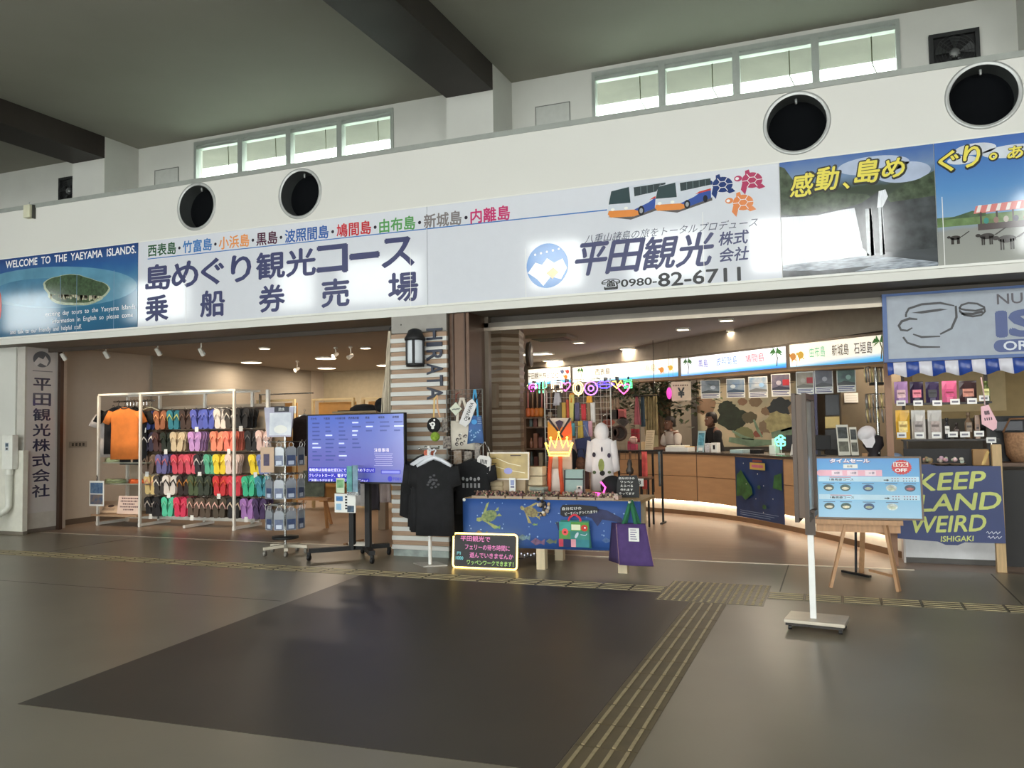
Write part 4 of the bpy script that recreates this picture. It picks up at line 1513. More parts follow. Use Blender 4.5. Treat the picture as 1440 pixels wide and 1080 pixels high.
for z in TIER:
    mb = MB()
    for r_ in (.05, .20):
        mb.tube([(sx+r_*math.cos(2*PI*k/24), sy+r_*math.sin(2*PI*k/24), z) for k in range(24)], .006, CHROME, 6, True)
    for k in range(10):
        a = 2*PI*k/10
        mb.tube([(sx, sy, z), (sx+.24*math.cos(a), sy+.24*math.sin(a), z), (sx+.25*math.cos(a), sy+.25*math.sin(a), z+.02)], .004, CHROME, 5)
    part(t, 'hook_ring', mb)
mb = MB()
mb.lathe([(.15, .185), (.16, .19), (.16, .215), (.001, .215)], BLACK, 24, (sx, sy, 0))
part(t, 'lower_disc', mb)
CLEAR = mat((198, 204, 214), .15, trans=.55, spec=.5, nz=.02, name='clear_vinyl')
BLUEW = mat((70, 84, 120), .3, nz=.25, ns=30)
for ti, z in enumerate(TIER):
    nn = 10
    for k in range(nn):
        a = 2*PI*k/nn
        px_, py_ = sx+.225*math.cos(a), sy+.225*math.sin(a)
        T = Matrix.Translation((px_, py_, z-.0)) @ Matrix.Rotation(a+PI/2, 4, 'Z') @ F(0, 0, 0)
        front = math.sin(a) < .35
        if ti == 0 and k == 0:
            pass
        t2 = thing('phone_pouch', f'clear phone pouch with navy lower part, {ON[k]} round the {["top", "middle", "bottom"][ti]} ring of the spinner', 'pouch', (px_, py_, z-.3), 'phone pouches on the spinner')
        mb = MB(T)
        mb.prism([(-.058, -.29), (.058, -.29), (.062, -.28), (.062, -.085), (.03, -.06), (-.03, -.06), (-.062, -.085), (-.062, -.28)], -.006, .006, CLEAR)
        part(t2, 'sleeve', mb)
        mb = MB(T)
        mb.rect(-.05, .05, -.28, -.16, BLUEW, .0075)
        mb.rect(-.035, .035, -.272, -.225, mat((196, 206, 224), .4), .0085)
        mb.rect(-.05, .05, -.28, -.16, BLUEW, -.0075)
        part(t2, 'insert_card', mb)
        mb = MB(T)
        mb.tube([(-.02, -.07, 0), (-.03, -.03, .01), (0, .0, 0), (.03, -.03, .01), (.02, -.07, 0)], .003, mat((220, 220, 220), .5), 5)
        part(t2, 'neck_cord', mb)
# header pouch display on top of the spinner
t = thing('header_display', 'large silver pouch sample with dark header card on top of the spinner', 'display', (sx, sy, 1.4))
mb = MB(F(sx+.0, sy-.12, 1.42, .12, -.05))
mb.prism([(-.20, .36), (.20, .36), (.17, 0), (-.15, 0)], 0, .02, mat((170, 168, 190), .25, nz=.1))
part(t, 'pouch', mb)
mb = MB(F(sx+.0, sy-.12, 1.42, .12, -.05))
mb.rect(-.12, .17, .02, .29, mat((186, 192, 206), .3, nz=.2, ns=6, rgb2=(226, 230, 236)), .022)
mb.ell(.03, .09, .09, .05, PAPER, .0225)
part(t, 'picture', mb)
mb = MB(F(sx+.0, sy-.12, 1.42, .12, -.05))
mb.rect(-.06, .14, .30, .365, mat((40, 40, 52), .5), .022)
mb.text('WATERPROOF' if False else '防水', .04, .333, PAPER, w=.08, h=.04, z=.023, off=0)
part(t, 'header_card', mb)
mb = MB(F(sx, sy-.1, 1.42, .12, -.05))
mb.rect(.14, .22, .28, .37, PAPER, .024)
part(t, 'price_card', mb)
mb = MB(F(sx-.05, sy-.26, 1.0, .1))
mb.box(-.10, .08, 0, .30, 0, .006, mat((206, 176, 150), .6))
mb.rect(-.06, .02, .08, .22, mat((70, 60, 90), .5, nz=.3, ns=20), .0075)
solo('sample_card', mb, 'tan sample card clipped to the upper ring of the spinner', 'card')

# ------------------------------------------------------------------ television on its stand
tvx, tvy = -5.215, 8.32
t = thing('television', 'large flat television showing a blue timetable screen', 'television', (tvx, tvy, .86))
tw, thh, rz = .68, .405, -.05
TV = F(tvx, tvy, 1.275, rz)
mb = MB(TV)
mb.box(-tw, tw, -thh, thh, -.05, -.004, BLACK)
part(t, 'housing', mb, bev=.006)
mb = MB(TV)
for q in ((-tw, tw, thh-.014, thh), (-tw, tw, -thh, -thh+.02), (-tw, -tw+.014, -thh+.02, thh-.014), (tw-.014, tw, -thh+.02, thh-.014)):
    mb.box(q[0], q[1], q[2], q[3], -.006, .004, BLACK)
part(t, 'bezel', mb)
mb = MB(TV)
scr = ramp_mat('screen_sky', [(0, (100, 108, 186)), (.3, (112, 112, 188)), (.6, (112, 122, 196)), (1, (96, 116, 200))], .15, 2.6, .25, em=.30)
mb.rect(-tw+.014, tw-.014, -thh+.02, thh-.014, scr, 0)
part(t, 'screen', mb)


def glow(c, s_=.8):
    return mat(c, .3, em=s_, nz=0)


mb = MB(TV)
for i, s_ in enumerate(('行き先', '竹富島', '小浜島方面', '西表島方面', '黒島', '鳩間島', '波照間')):
    part(t, 'timetable_heading', MB(TV).text(s_, -.58+.19*i, .355, glow((24, 24, 60), .3), h=.026, z=.002, off=.01, w=.036*len(s_)*.8))
rr = random.Random(11)
for c_ in range(7):
    for k in range(10 if c_ < 3 else 7 if c_ < 4 else 3):
        zz = .30-.048*k
        xx = -.60+.19*c_
        lite = rr.random() < .12
        mb.rect(xx, xx+rr.uniform(.06, .14), zz-.008, zz+.008, glow((196, 204, 240), .6) if lite else glow((64, 76, 150), .5), .002)
mb.text('注意事項', .37, -.02, glow((230, 220, 220), .7), w=.2, h=.045, z=.002, off=0)
for k in range(7):
    mb.rect(.27+.01*(k % 3), .52-.012*(k % 2), -.065-.022*k, -.06-.022*k, glow((180, 176, 214), .5), .002)
part(t, 'timetable', mb)
mb = MB(TV)
BL = glow((36, 36, 168), .7)
for s_, x0, x1, z0 in (('乗船券は当船会社窓口にてお買い求め下さい！', -.66, .28, -.25), ('クレジットカード、電子マネー', -.66, .0, -.315), ('ご利用いただけます。お気軽にお声がけ下さい！', -.66, .20, -.375)):
    mb.rect(x0, x1, z0-.027, z0+.027, BL, .002)
    mb.text(s_, x0+.01, z0, glow((236, 236, 250), .9), w=x1-x0-.03, h=.038, z=.003, off=.008, anchor='l')
mb.rect(.36, .62, -.29, -.245, BL, .002)
mb.rect(.37, .61, -.282, -.253, glow((120, 124, 200), .8), .0025)
mb.ell(.48, -.345, .03, .03, BL, .002)
mb.text('平田観光', .575, -.345, BL, w=.12, h=.035, z=.002, off=.01)
part(t, 'notice_lines', mb)
t = thing('television_stand', 'black wheeled television stand with two uprights', 'stand', (tvx, 8.45, 0))
uz = Matrix.Translation((tvx, tvy, 0)) @ Matrix.Rotation(rz, 4, 'Z')
for x in (-.09, .13):
    part(t, 'upright', MB(uz).box(x-.032, x+.032, .05, .10, .10, 1.4, BLACK))
mb = MB(uz)
mb.box(-.30, .34, .052, .075, 1.1, 1.45, BLACK)
part(t, 'mount_plate', mb)
for p0, p1 in (((-5.68, 8.08), (-5.00, 8.72)), ((-4.86, 8.10), (-5.36, 8.72))):
    mb = MB()
    mb.bar((p0[0], p0[1], .115), (p1[0], p1[1], .115), .07, .05, BLACK)
    leg = part(t, 'foot', mb)
    for q in (p0, p1):
        c = MB()
        c.cyl((q[0]-.012, q[1], .035), (q[0]+.012, q[1], .035), .034, BLACK, n=14)
        c.box(q[0]-.018, q[0]+.018, q[1]-.014, q[1]+.014, .04, .095, BLACK)
        part(leg, 'castor', c)
mb = MB()
rc = random.Random(2)
for k in range(3):
    mb.tube([(-5.32+.06*math.cos(a)*(2+.4*k)+.08, 8.42+.04*math.sin(a)+.03*k, .15+.008*k) for a in [2*PI*i/16 for i in range(16)]], .008, mat((206, 200, 190), .5), 6, True)
solo('power_cable', mb, 'white cable coiled on the foot of the television stand', 'cable')
# paper things in front of the stand
t = thing('notice_board', 'white boat notice hanging under the television', 'notice', (-5.28, 8.2, .545))
NB = F(-5.28, 8.22, .645)
part(t, 'board', MB(NB).box(-.14, .14, -.10, .115, 0, .006, PAPER))
mb = MB(NB)
mb.rect(-.12, -.03, .03, .085, mat((70, 130, 190), .5, nz=.3, ns=20), .0075)
mb.rect(-.12, -.05, -.07, -.0, mat((150, 190, 220), .5), .0075)
mb.rect(.03, .12, -.095, -.02, mat((60, 80, 100), .5, nz=.5, ns=20), .0075)
for k in range(5):
    mb.rect(0, .03, .09-.033*k-.02, .09-.033*k, INK, .0075)
part(t, 'print', mb)
t = thing('leaflet_holder', 'clear holder with turquoise leaflets fixed to the television stand', 'leaflets', (-5.15, 8.18, .75))
mb = MB(F(-5.14, 8.2, .80))
mb.box(-.075, .075, -.05, .12, 0, .05, mat((200, 206, 210), .1, trans=.7, nz=0))
part(t, 'holder', mb)
for i, (dx, c) in enumerate(((-.028, (90, 160, 160)), (.04, (120, 150, 170)))):
    mb = MB(F(-5.14+dx, 8.175, .82))
    mb.box(-.04, .035, -.03, .26+.01*i, .028, .034, mat(c, .5, nz=.3, ns=12))
    part(t, 'leaflet', mb)
mb = MB(F(-5.33, 8.2, .77))
mb.box(-.055, .055, 0, .17, 0, .006, mat((206, 220, 190), .5))
mb.rect(-.045, .045, .06, .15, mat((120, 170, 120), .5, nz=.4, ns=20), .0075)
solo('leaflet', mb, 'pale green leaflet standing left of the turquoise leaflets', 'leaflet')

# ------------------------------------------------------------------ things behind the television
TAN = mat((196, 152, 92), .6, nz=.06)
for i, (x0, x1, Y, lb) in enumerate(((-10.6, -9.75, 13.4, 'tan shelf unit with white posts, leftmost behind the spinner'), (-9.45, -8.55, 13.6, 'tan shelf unit with white posts above the television, middle'), (-8.45, -7.5, 13.8, 'tan shelf unit with white posts above the television, right'))):
    t = thing('shelf_unit', lb, 'shelf', ((x0+x1)/2, Y, 0), 'tan shelf units behind the television')
    part(t, 'back_panel', MB().box(x0+.03, x1-.03, Y+.14, Y+.16, .1, 2.03, TAN))
    for x in (x0, x1):
        part(t, 'post', MB().box(x-.025, x+.025, Y-.025, Y+.025, 0, 2.1, mat((226, 206, 160), .5)))
    part(t, 'top_rail', MB().box(x0, x1, Y-.02, Y+.02, 2.06, 2.1, mat((226, 206, 160), .5)))
    for z in (.4, .9, 1.4):
        part(t, 'shelf', MB().box(x0+.03, x1-.03, Y-.1, Y+.14, z, z+.03, TAN))
for i, (px, py, Y, c, lb) in enumerate(((375, 577, 12.2, (30, 26, 28), 'black T-shirt hanging between rack and spinner'), (428, 592, 12.0, (40, 30, 32), 'dark patterned shirt hanging at the left edge of the television'))):
    q = P(px, py, Y)
    make_shirt(lb, (q.x, Y, q.z+.1), .6, .42, .7, mat(c, .9, nz=.3, ns=20), 'shirts behind the television', hang=CHROME, seed=20+i)
struct('trim_garment_bar', MB().box(P(365, 572, 12.1).x, P(440, 572, 12.1).x, 12.08, 12.12, P(375, 570, 12.1).z+.18, P(375, 570, 12.1).z+.2, CHROME).box(P(365, 572, 12.1).x, P(365, 572, 12.1).x+.03, 12.08, 12.12, 0, P(375, 570, 12.1).z+.2, CHROME))
q = P(512, 578, 11.5)
t = thing('black_hat', 'black cap lying on top of the shelves above the television', 'hat', (q.x, 11.5, q.z))
mb = MB()
mb.lathe([(.17, q.z), (.16, q.z+.05), (.10, q.z+.10), (.001, q.z+.115)], BLACK_CLOTH, 20, (q.x, 11.5, 0), 1.5, 1)
part(t, 'crown', mb)
mb = MB()
mb.box(q.x-.42, q.x-.18, 11.38, 11.6, q.z, q.z+.014, BLACK_CLOTH)
part(t, 'brim', mb)
struct('trim_shelf_support', MB().box(q.x-.5, q.x+.3, 11.35, 11.75, q.z-.03, q.z, mat((150, 130, 96), .5)))
q = P(538, 572, 10.9)
mb = MB()
mb.ball((q.x, 10.9, q.z+.02), (.13, .1, .12), BLACK_CLOTH)
mb.box(q.x-.06, q.x+.06, 10.85, 10.95, 0, q.z-.02, mat((120, 96, 70), .5))
solo('hat_display', mb, 'round black hat on a wooden post beside the cord bundle', 'hat')
# wooden easel seen under the television
t = thing('wooden_easel', 'small wooden easel with a leafy picture seen under the television', 'easel', (-6.2, 9.9, 0))
WD = mat((150, 104, 62), .5, nz=.15)
ea = G(440, 742)
ex, ey = ea.x, ea.y
mb = MB()
for p0, p1 in (((ex-.26, ey, 0), (ex-.1, ey+.1, 1.0)), ((ex+.26, ey, 0), (ex+.1, ey+.1, 1.0))):
    m2 = MB()
    m2.bar(p0, p1, .045, .03, WD)
    part(t, 'leg', m2)
m2 = MB()
m2.bar((ex, ey+.5, 0), (ex, ey+.12, .95), .04, .03, WD)
part(t, 'leg', m2)
part(t, 'tray', MB().box(ex-.3, ex+.3, ey-.05, ey+.08, .42, .46, WD))
m2 = MB(F(ex, ey+.02, .47, 0, -.1))
m2.box(-.2, .2, 0, .4, 0, .02, mat((60, 66, 50), .6, nz=.5, ns=9))
part(t, 'picture', m2)
# pale skirt rack right of the television stand
q = G(530, 765)
t = thing('garment_rail', 'low rail with pale cloths hanging under the television', 'rail', (q.x, q.y, 0))
mb = MB()
mb.cyl((q.x-.35, q.y, 1.0), (q.x+.35, q.y, 1.0), .012, CHROME)
for s_ in (-.35, .35):
    mb.cyl((q.x+s_, q.y, 0), (q.x+s_, q.y, 1.0), .012, mat((150, 110, 74), .5))
    mb.box(q.x+s_-.02, q.x+s_+.02, q.y-.22, q.y+.22, 0, .025, mat((150, 110, 74), .5))
part(t, 'frame', mb)
for k, (dx, c, l) in enumerate(((-.2, (196, 190, 188), .5), (-.02, (60, 54, 60), .55), (.16, (176, 160, 156), .45))):
    mb = MB()
    mb.sheet(lambda u, v, dx=dx, l=l: (q.x+dx+.15*(u-.5)*(1+.3*v), q.y-.03+.03*math.sin(9*u+k), .995-l*v), 8, 5, mat(c, .9, nz=.1), .02)
    solo('hanging_cloth', mb, ['pale grey cloth at the left of the low rail', 'dark cloth in the middle of the low rail', 'pinkish cloth at the right of the low rail'][k], 'cloth', 'cloths on the low rail')
# white switch box and pipe at the far left
bx = P(15, 640, 8.9)
t = thing('switch_box', 'white switch box with a pipe running down to the floor at the far left', 'switch box', (bx.x, 8.88, 0))
mb = MB().box(bx.x-.10, bx.x+.12, 8.83, 8.93, P(15, 645, 8.86).z-.16, P(15, 612, 8.86).z, mat((226, 226, 218), .4))
part(t, 'housing', mb, bev=.01)
mb = MB(F(bx.x+.01, 8.829, P(15, 628, 8.83).z))
mb.rect(-.04, .04, -.06, .06, mat((190, 196, 200), .4), .001)
mb.rect(-.03, .03, .0, .05, mat((80, 96, 110), .3), .002)
mb.rect(-.02, .02, -.05, -.02, mat((60, 60, 62), .4), .002)
part(t, 'switch_plate', mb)
mb = MB()
PIPE = mat((216, 216, 206), .35)
zb = P(15, 645, 8.86).z-.16
mb.tube([(bx.x, 8.88, zb), (bx.x, 8.88, .42), (bx.x-.03, 8.85, .36), (bx.x-.14, 8.68, .24), (bx.x-.16, 8.66, .18), (bx.x-.16, 8.66, .0)], .048, PIPE, 14)
mb.cyl((bx.x, 8.88, zb-.08), (bx.x, 8.88, zb), .058, PIPE)
part(t, 'pipe', mb)
# wall outlet plate
q = PX(110, 625, -11.84)
t = thing('outlet_plate', 'grey double outlet plate low on the left shop wall', 'outlet', (-11.845, q.y, q.z-.06))
mb = MB(F(-11.848, q.y, q.z, PI/2))
mb.box(-.17, .17, -.05, .05, 0, .012, mat((150, 142, 132), .4))
part(t, 'plate', mb)
mb = MB(F(-11.848, q.y, q.z, PI/2))
for k in range(4):
    mb.rect(-.13+.07*k, -.09+.07*k, -.025, .025, mat((60, 56, 52), .4), .013)
part(t, 'sockets', mb)
# ================================================================== CENTRE: SHIRT RACK, GRID PANEL, WORKSHOP TABLE
def wire_grid(label, x0, x1, Y, z0, z1, step, m, grp=None, name='wire_grid_panel'):
    t = thing(name, label, 'grid panel', ((x0+x1)/2, Y, z0), grp)
    mb = MB()
    mb.tube([(x0, Y, z0), (x1, Y, z0), (x1, Y, z1), (x0, Y, z1)], .008, m, 6, True)
    part(t, 'frame', mb)
    mb = MB()
    k = x0+step
    while k < x1-.01:
        mb.tube([(k, Y, z0), (k, Y, z1)], .0025, m, 4)
        k += step
    k = z0+step
    while k < z1-.01:
        mb.tube([(x0, Y+.004, k), (x1, Y+.004, k)], .0025, m, 4)
        k += step
    part(t, 'mesh', mb)
    return t


def hang(name, label, cat, px0, py0, px1, py1, Y, rgb, group=None, folds=2, amp=.012, taper=0, rough=.85, nz=.1, ns=9, rgb2=None, th=.008, dy=0, kind=None):
    """a cloth hanging at depth Y, covering this part of the photograph"""
    a, b = P(px0, py0, Y), P(px1, py1, Y)
    z0, z1 = b.z, a.z
    xm, w = (a.x+b.x)/2, b.x-a.x
    mb = MB()
    mb.sheet(lambda u, v: (xm+w*(u-.5)*(1-taper*(1-v)), Y+dy+amp*math.sin(2*PI*folds*u+1.3*v), z1-(z1-z0)*v), max(6, 4*folds), 5,
             mat(rgb, rough, nz=nz, ns=ns, rgb2=rgb2), th)
    return solo(name, mb, label, cat, group)


def card(px0, py0, px1, py1, Y, m, th=.006, rz=0):
    """frame and size of a flat board facing the hall"""
    a, b = P(px0, py0, Y), P(px1, py1, Y)
    w, h = b.x-a.x, a.z-b.z
    T = F((a.x+b.x)/2, Y, b.z, rz)
    mb = MB(T)
    mb.box(-w/2, w/2, 0, h, -th, 0, m)
    return T, w, h, mb


# --- shirt rack
t = thing('shirt_stand', 'white pole stand with a square base plate carrying black shirts', 'stand', (-4.19, 8.2, 0))
mb = MB()
mb.prism([(-4.42, 8.24), (-4.20, 8.06), (-3.98, 8.20), (-4.2, 8.38)], 0, .012, mat((176, 172, 164), .3, .3))
part(t, 'base_plate', mb)
part(t, 'pole', MB().cyl((-4.19, 8.2, .012), (-4.19, 8.2, 1.30), .02, mat((236, 234, 230), .35)))
mb = MB()
mb.tube([(-4.19, 8.2, 1.27), (-4.19, 7.98, 1.27), (-4.19, 7.97, 1.29)], .01, CHROME, 8)
mb.tube([(-4.19, 8.2, 1.27), (-4.19, 8.44, 1.27), (-4.19, 8.45, 1.29)], .01, CHROME, 8)
part(t, 'arm', mb)
HW = mat((226, 228, 236), .35)


def fig_print(mb):
    r2 = random.Random(4)
    for k in range(16):
        a, q = r2.uniform(0, 6.28), r2.uniform(.02, .09)
        mb.ell(q*math.cos(a), -.22+q*math.sin(a)*.8, .016, .012, mat((84, 84, 88), .8), .0, 8)


make_shirt('black T-shirt on a white hanger at the front of the shirt stand', (-4.05, 8.05, 1.145), .12, .46, .80, BLACK_CLOTH, 'black shirts on the shirt stand', slv=.2, out=.05, hang=HW, seed=31, prnt=fig_print)
make_shirt('black shirt on a white hanger second from the front of the stand', (-4.16, 8.16, 1.15), .3, .46, .78, BLACK_CLOTH, 'black shirts on the shirt stand', slv=.22, out=.06, hang=HW, seed=32)
make_shirt('black shirt third from the front of the shirt stand', (-4.24, 8.28, 1.15), .3, .46, .78, BLACK_CLOTH, 'black shirts on the shirt stand', slv=.3, out=.05, hang=HW, seed=33)
make_shirt('black long sleeved shirt at the back left of the shirt stand', (-4.34, 8.42, 1.19), .25, .46, .80, BLACK_CLOTH, 'black shirts on the shirt stand', slv=.62, out=.06, hang=BLACK, seed=34)
q = P(607, 690, 8.0)
for i, (px, py) in enumerate(((588, 688), (575, 682))):
    q = P(px, py, 8.1)
    T = F(q.x, q.y+.02, q.z, 0, 0)
    mb = MB(T)
    mb.poly([(-.03, .03), (.02, .04), (.035, -.02), (.03, -.12), (.01, -.03), (-.03, -.02)], PAPER, .0)
    mb.add([(-.03, .03, -.004), (.02, .04, -.004), (.035, -.02, -.004)], [(2, 1, 0)], PAPER)
    solo('price_tag', mb, ['white price tag hanging on the front black shirts', 'small white price tag on the black long sleeved shirt'][i], 'tag')

# --- wire grid with bags
YG = 8.62
wire_grid('grey wire grid panel carrying bags in front of the brown post', -4.17, -3.72, YG, .78, 1.93, .05, mat((150, 150, 146), .35, .6))
struct('trim_grid_foot', MB().box(-4.10, -4.07, YG-.01, YG+.02, 0, .78, CHROME).box(-3.75, -3.72, YG-.01, YG+.02, 0, .78, CHROME))


def bag(label, px0, py0, px1, py1, Y, rgb, hy, group=None, strap=None, deco=None, taper=0, name='tote_bag', d=.03, rgb2=None, sw=.03, rz=0):
    """a tote: body, straps going up to picture height hy, printed decoration"""
    a, b = P(px0, py0, Y), P(px1, py1, Y)
    w, h = b.x-a.x, a.z-b.z
    T = F((a.x+b.x)/2, Y, b.z, rz)
    t = thing(name, label, 'bag', ((a.x+b.x)/2, Y, b.z), group)
    m = mat(rgb, .8, nz=.08, ns=10, rgb2=rgb2, bump=.1)
    mb = MB(T)
    n = 8
    fr = [(-w/2*(1-taper)+w*(1-taper)*k/n, h) for k in range(n+1)]
    bo = [(-w/2+w*k/n, .012*math.cos(PI*(k/n-.5))) for k in range(n+1)]
    vs = [(x, y, .006) for x, y in fr]+[(x, y, d*(.35+.65*math.sin(PI*k/n))) for k, (x, y) in enumerate(bo)]
    mid = [((fr[k][0]+bo[k][0])/2, h*.45, d*(.3+.9*math.sin(PI*k/n))) for k in range(n+1)]
    vs = vs[:n+1]+mid+vs[n+1:]
    fs = [(r*(n+1)+k, (r+1)*(n+1)+k, (r+1)*(n+1)+k+1, r*(n+1)+k+1) for r in range(2) for k in range(n)]
    N = len(vs)
    vs += [(x, y, -.006) for x, y, z in vs]
    fs += [tuple(N+i for i in f[::-1]) for f in fs]
    rim = list(range(n+1))+[(n+1)+n, 2*(n+1)+n]+[2*(n+1)+k for k in range(n-1, -1, -1)]+[n+1]
    fs += [(rim[i], rim[(i+1) % len(rim)], N+rim[(i+1) % len(rim)], N+rim[i]) for i in range(len(rim))]
    mb.add(vs, fs, m, True)
    part(t, 'body', mb)
    zt = P((px0+px1)/2, hy, Y).z-b.z
    ms = mat(strap or rgb, .8, nz=.1)
    mb = MB(T)
    s0 = w*.22*(1-taper)
    mb.stroke([(-s0, h-.01), (-s0*.8, (h+zt)/2), (-s0*.2, zt), (s0*.2, zt), (s0*.8, (h+zt)/2), (s0, h-.01)], sw, ms, .012)
    v0 = len(mb.v)
    mb.stroke([(-s0, h-.01), (-s0*.8, (h+zt)/2), (-s0*.2, zt), (s0*.2, zt), (s0*.8, (h+zt)/2), (s0, h-.01)][::-1], sw, ms, .006)
    part(t, 'strap', mb)
    if deco:
        mb = MB(T @ Matrix.Translation((0, 0, d*1.25)))
        deco(mb, w, h)
        part(t, 'decoration', mb)
    return t


def paw(mb, w, h):
    D = mat((70, 62, 60), .7)
    for x, y, r in ((-.02, .17, .016), (.03, .155, .014), (-.05, .12, .022), (-.01, .13, .014), (-.06, .07, .022), (.0, .075, .022), (.035, .10, .012), (.05, .16, .02)):
        mb.ell(x, y, r, r, D, 0, 10)
        mb.ell(x+.004, y-.004, r*.5, r*.5, mat((200, 192, 180), .7), .001, 8)
    mb.ell(-.005, .185, .008, .008, PAPER, .001, 8)


bag('white tote bag with dark animal print on the grid panel', 634, 592, 668, 633, 8.58, (206, 198, 184), 560, 'bags on the grid panel', deco=paw)


def seadeco(mb, w, h):
    for k in range(12):
        r2 = random.Random(k)
        mb.ell(r2.uniform(-.35, .35)*w, r2.uniform(.08, .5)*h, .01, .008, mat((150, 190, 226), .7), 0, 8)
    mb.ell(-.0, h*.78, .035, .028, mat((70, 150, 214), .6), 0, 14)
    for k in range(4):
        mb.rect(.04, .09, h*.72+.02*k, h*.73+.02*k, mat((190, 214, 226), .6), 0)


bag('blue sea patterned bag with long blue straps on the grid panel', 657, 585, 681, 624, 8.55, (60, 108, 160), 548, 'bags on the grid panel', strap=(70, 150, 196), deco=seadeco, taper=.3, rgb2=(84, 110, 170), sw=.02)
# slanted Okinawa banner
q = P(659, 580, 8.53)
t = thing('name_banner', 'slanted white cloth banner with black lettering above the blue bag', 'banner', (q.x, 8.53, q.z-.16))
T = F(q.x, 8.53, q.z) @ Matrix.Rotation(-.42, 4, 'Z')
mb = MB(T)
mb.prism([(-.06, -.16), (.03, -.165), (.06, -.1), (.06, .12), (-.02, .16), (-.06, .1)], -.004, .004, mat((222, 220, 220), .7))
part(t, 'cloth', mb)
mb = MB(T)
mb.text('OKINAWA', 0, .01, INK, w=.22, h=.042, z=.006, off=.02, rot=PI/2)
mb.ell(.035, -.06, .012, .02, INK, .006, 10)
part(t, 'lettering', mb)
mb = MB(T)
mb.tube([(.02, .14, 0), (.045, .26, .01), (.05, .30, .02)], .005, BLACK, 6)
part(t, 'cord', mb)
q = P(641, 575, 8.56)
mb = MB(F(q.x, 8.56, q.z) @ Matrix.Rotation(.75, 4, 'Z'))
mb.box(-.055, .055, -.055, .055, -.004, .004, mat((210, 214, 196), .7))
for k in range(5):
    mb.ell(-.03+.015*k, .02-.012*k, .014, .006, mat((70, 80, 80), .7), .0055, 8)
mb.tube([(.05, .05, 0), (.12, .12, .0), (.16, .1, .01)], .004, mat((160, 50, 50), .6), 6)
solo('pocket_towel', mb, 'small white square towel hung cornerwise left of the slanted banner', 'towel')
q = P(610, 598, 8.5)
t = thing('round_pouch', 'round black pouch with a white figure hanging beside the slatted column', 'pouch', (q.x, 8.5, q.z-.1))
mb = MB(F(q.x, 8.5, q.z))
mb.lathe([(.001, -.02), (.075, -.015), (.088, 0), (.075, .02), (.001, .028)], BLACK_CLOTH, 20)
part(t, 'body', mb)
mb = MB(F(q.x, 8.5, q.z))
mb.ell(0, .01, .032, .03, PAPER, .029, 14)
mb.ell(-.035, .02, .01, .01, PAPER, .029, 8)
mb.ell(.02, .06, .012, .012, PAPER, .026, 8)
mb.ell(.0, -.03, .02, .014, PAPER, .029, 8)
mb.ell(.0, .01, .014, .012, mat((90, 90, 96), .5), .030, 8)
part(t, 'emblem', mb)
mb = MB(F(q.x, 8.5, q.z))
mb.stroke([(.0, .08), (.01, .3), (.05, .34)], .02, mat((216, 180, 110), .8), 0)
mb.stroke([(.05, .34), (.05, .2), (.08, .09)][::-1], .02, mat((206, 160, 120), .8), .002)
part(t, 'strap', mb)
q = P(612, 614, 8.45)
solo('green_pompom', MB().ball((q.x, 8.45, q.z), (.055, .05, .055), mat((140, 170, 60), .9, nz=.3, ns=40)), 'lime green pompom hanging under the round black pouch', 'pompom')
q = P(603, 637, 8.3)
solo('coral_pompom', MB().ball((q.x, 8.3, q.z), (.06, .05, .05), mat((214, 116, 92), .9, nz=.3, ns=40)), 'coral pompom hanging at the top of the black shirts', 'pompom')
for i, (px, py, w_, h_, c, lb) in enumerate(((626, 598, .07, .16, (52, 46, 48), 'dark charm hanging left of the white tote bag'), (629, 622, .1, .14, (46, 36, 42), 'black floral pouch hanging left of the white tote bag, lower'),
                                           (644, 643, .1, .15, (150, 122, 96), 'brown patterned pouch under the white tote bag'), (659, 644, .1, .15, (90, 80, 72), 'dark patterned pouch under the white tote bag, right'),
                                           (672, 632, .07, .22, (120, 116, 116), 'grey keyring bundle hanging under the blue bag'))):
    q = P(px, py, 8.57)
    mb = MB(F(q.x, 8.57, q.z))
    mb.prism([(-w_/2, -h_/2), (w_/2, -h_/2), (w_/2*.9, h_/2), (-w_/2*.9, h_/2)], -.008, .012, mat(c, .8, nz=.6, ns=40, rgb2=(170, 160, 150)))
    mb.tube([(0, h_/2, 0), (0, h_/2+.06, .0)], .004, BLACK, 5)
    solo('small_pouch', mb, lb, 'pouch', 'small pouches on the grid panel')
q = P(681, 652, 8.5)
t = thing('white_pouch', 'rounded white pouch with black print hanging at the lower right of the grid', 'pouch', (q.x, 8.5, q.z-.1))
mb = MB(F(q.x, 8.5, q.z) @ Matrix.Rotation(-.15, 4, 'Z'))
mb.prism([(-.075, -.09), (.06, -.10), (.085, -.06), (.08, .06), (.05, .09), (-.06, .085), (-.085, .05)], -.012, .015, mat((226, 222, 218), .7))
part(t, 'body', mb)
mb = MB(F(q.x, 8.5, q.z) @ Matrix.Rotation(-.15, 4, 'Z'))
for k in range(5):
    mb.rect(-.045+.018*k, -.034+.018*k, .0, .045, INK, .0165)
mb.ell(.0, -.025, .045, .014, mat((80, 60, 62), .7), .0165, 12)
part(t, 'print', mb)
mb = MB(F(q.x, 8.5, q.z))
mb.tube([(-.06, .08, 0), (-.04, .2, 0), (.01, .24, 0), (.06, .16, 0), (.07, .07, 0)], .005, CHROME, 6)
part(t, 'chain', mb)


def skull(mb):
    for k in range(5):
        mb.ell(-.09+.045*k, -.20-.01*(k % 2), .016, .02, mat((170, 170, 172), .8), 0, 10)
        mb.rect(-.10+.045*k, -.075+.045*k, -.30, -.25, mat((150, 150, 152), .8), 0)


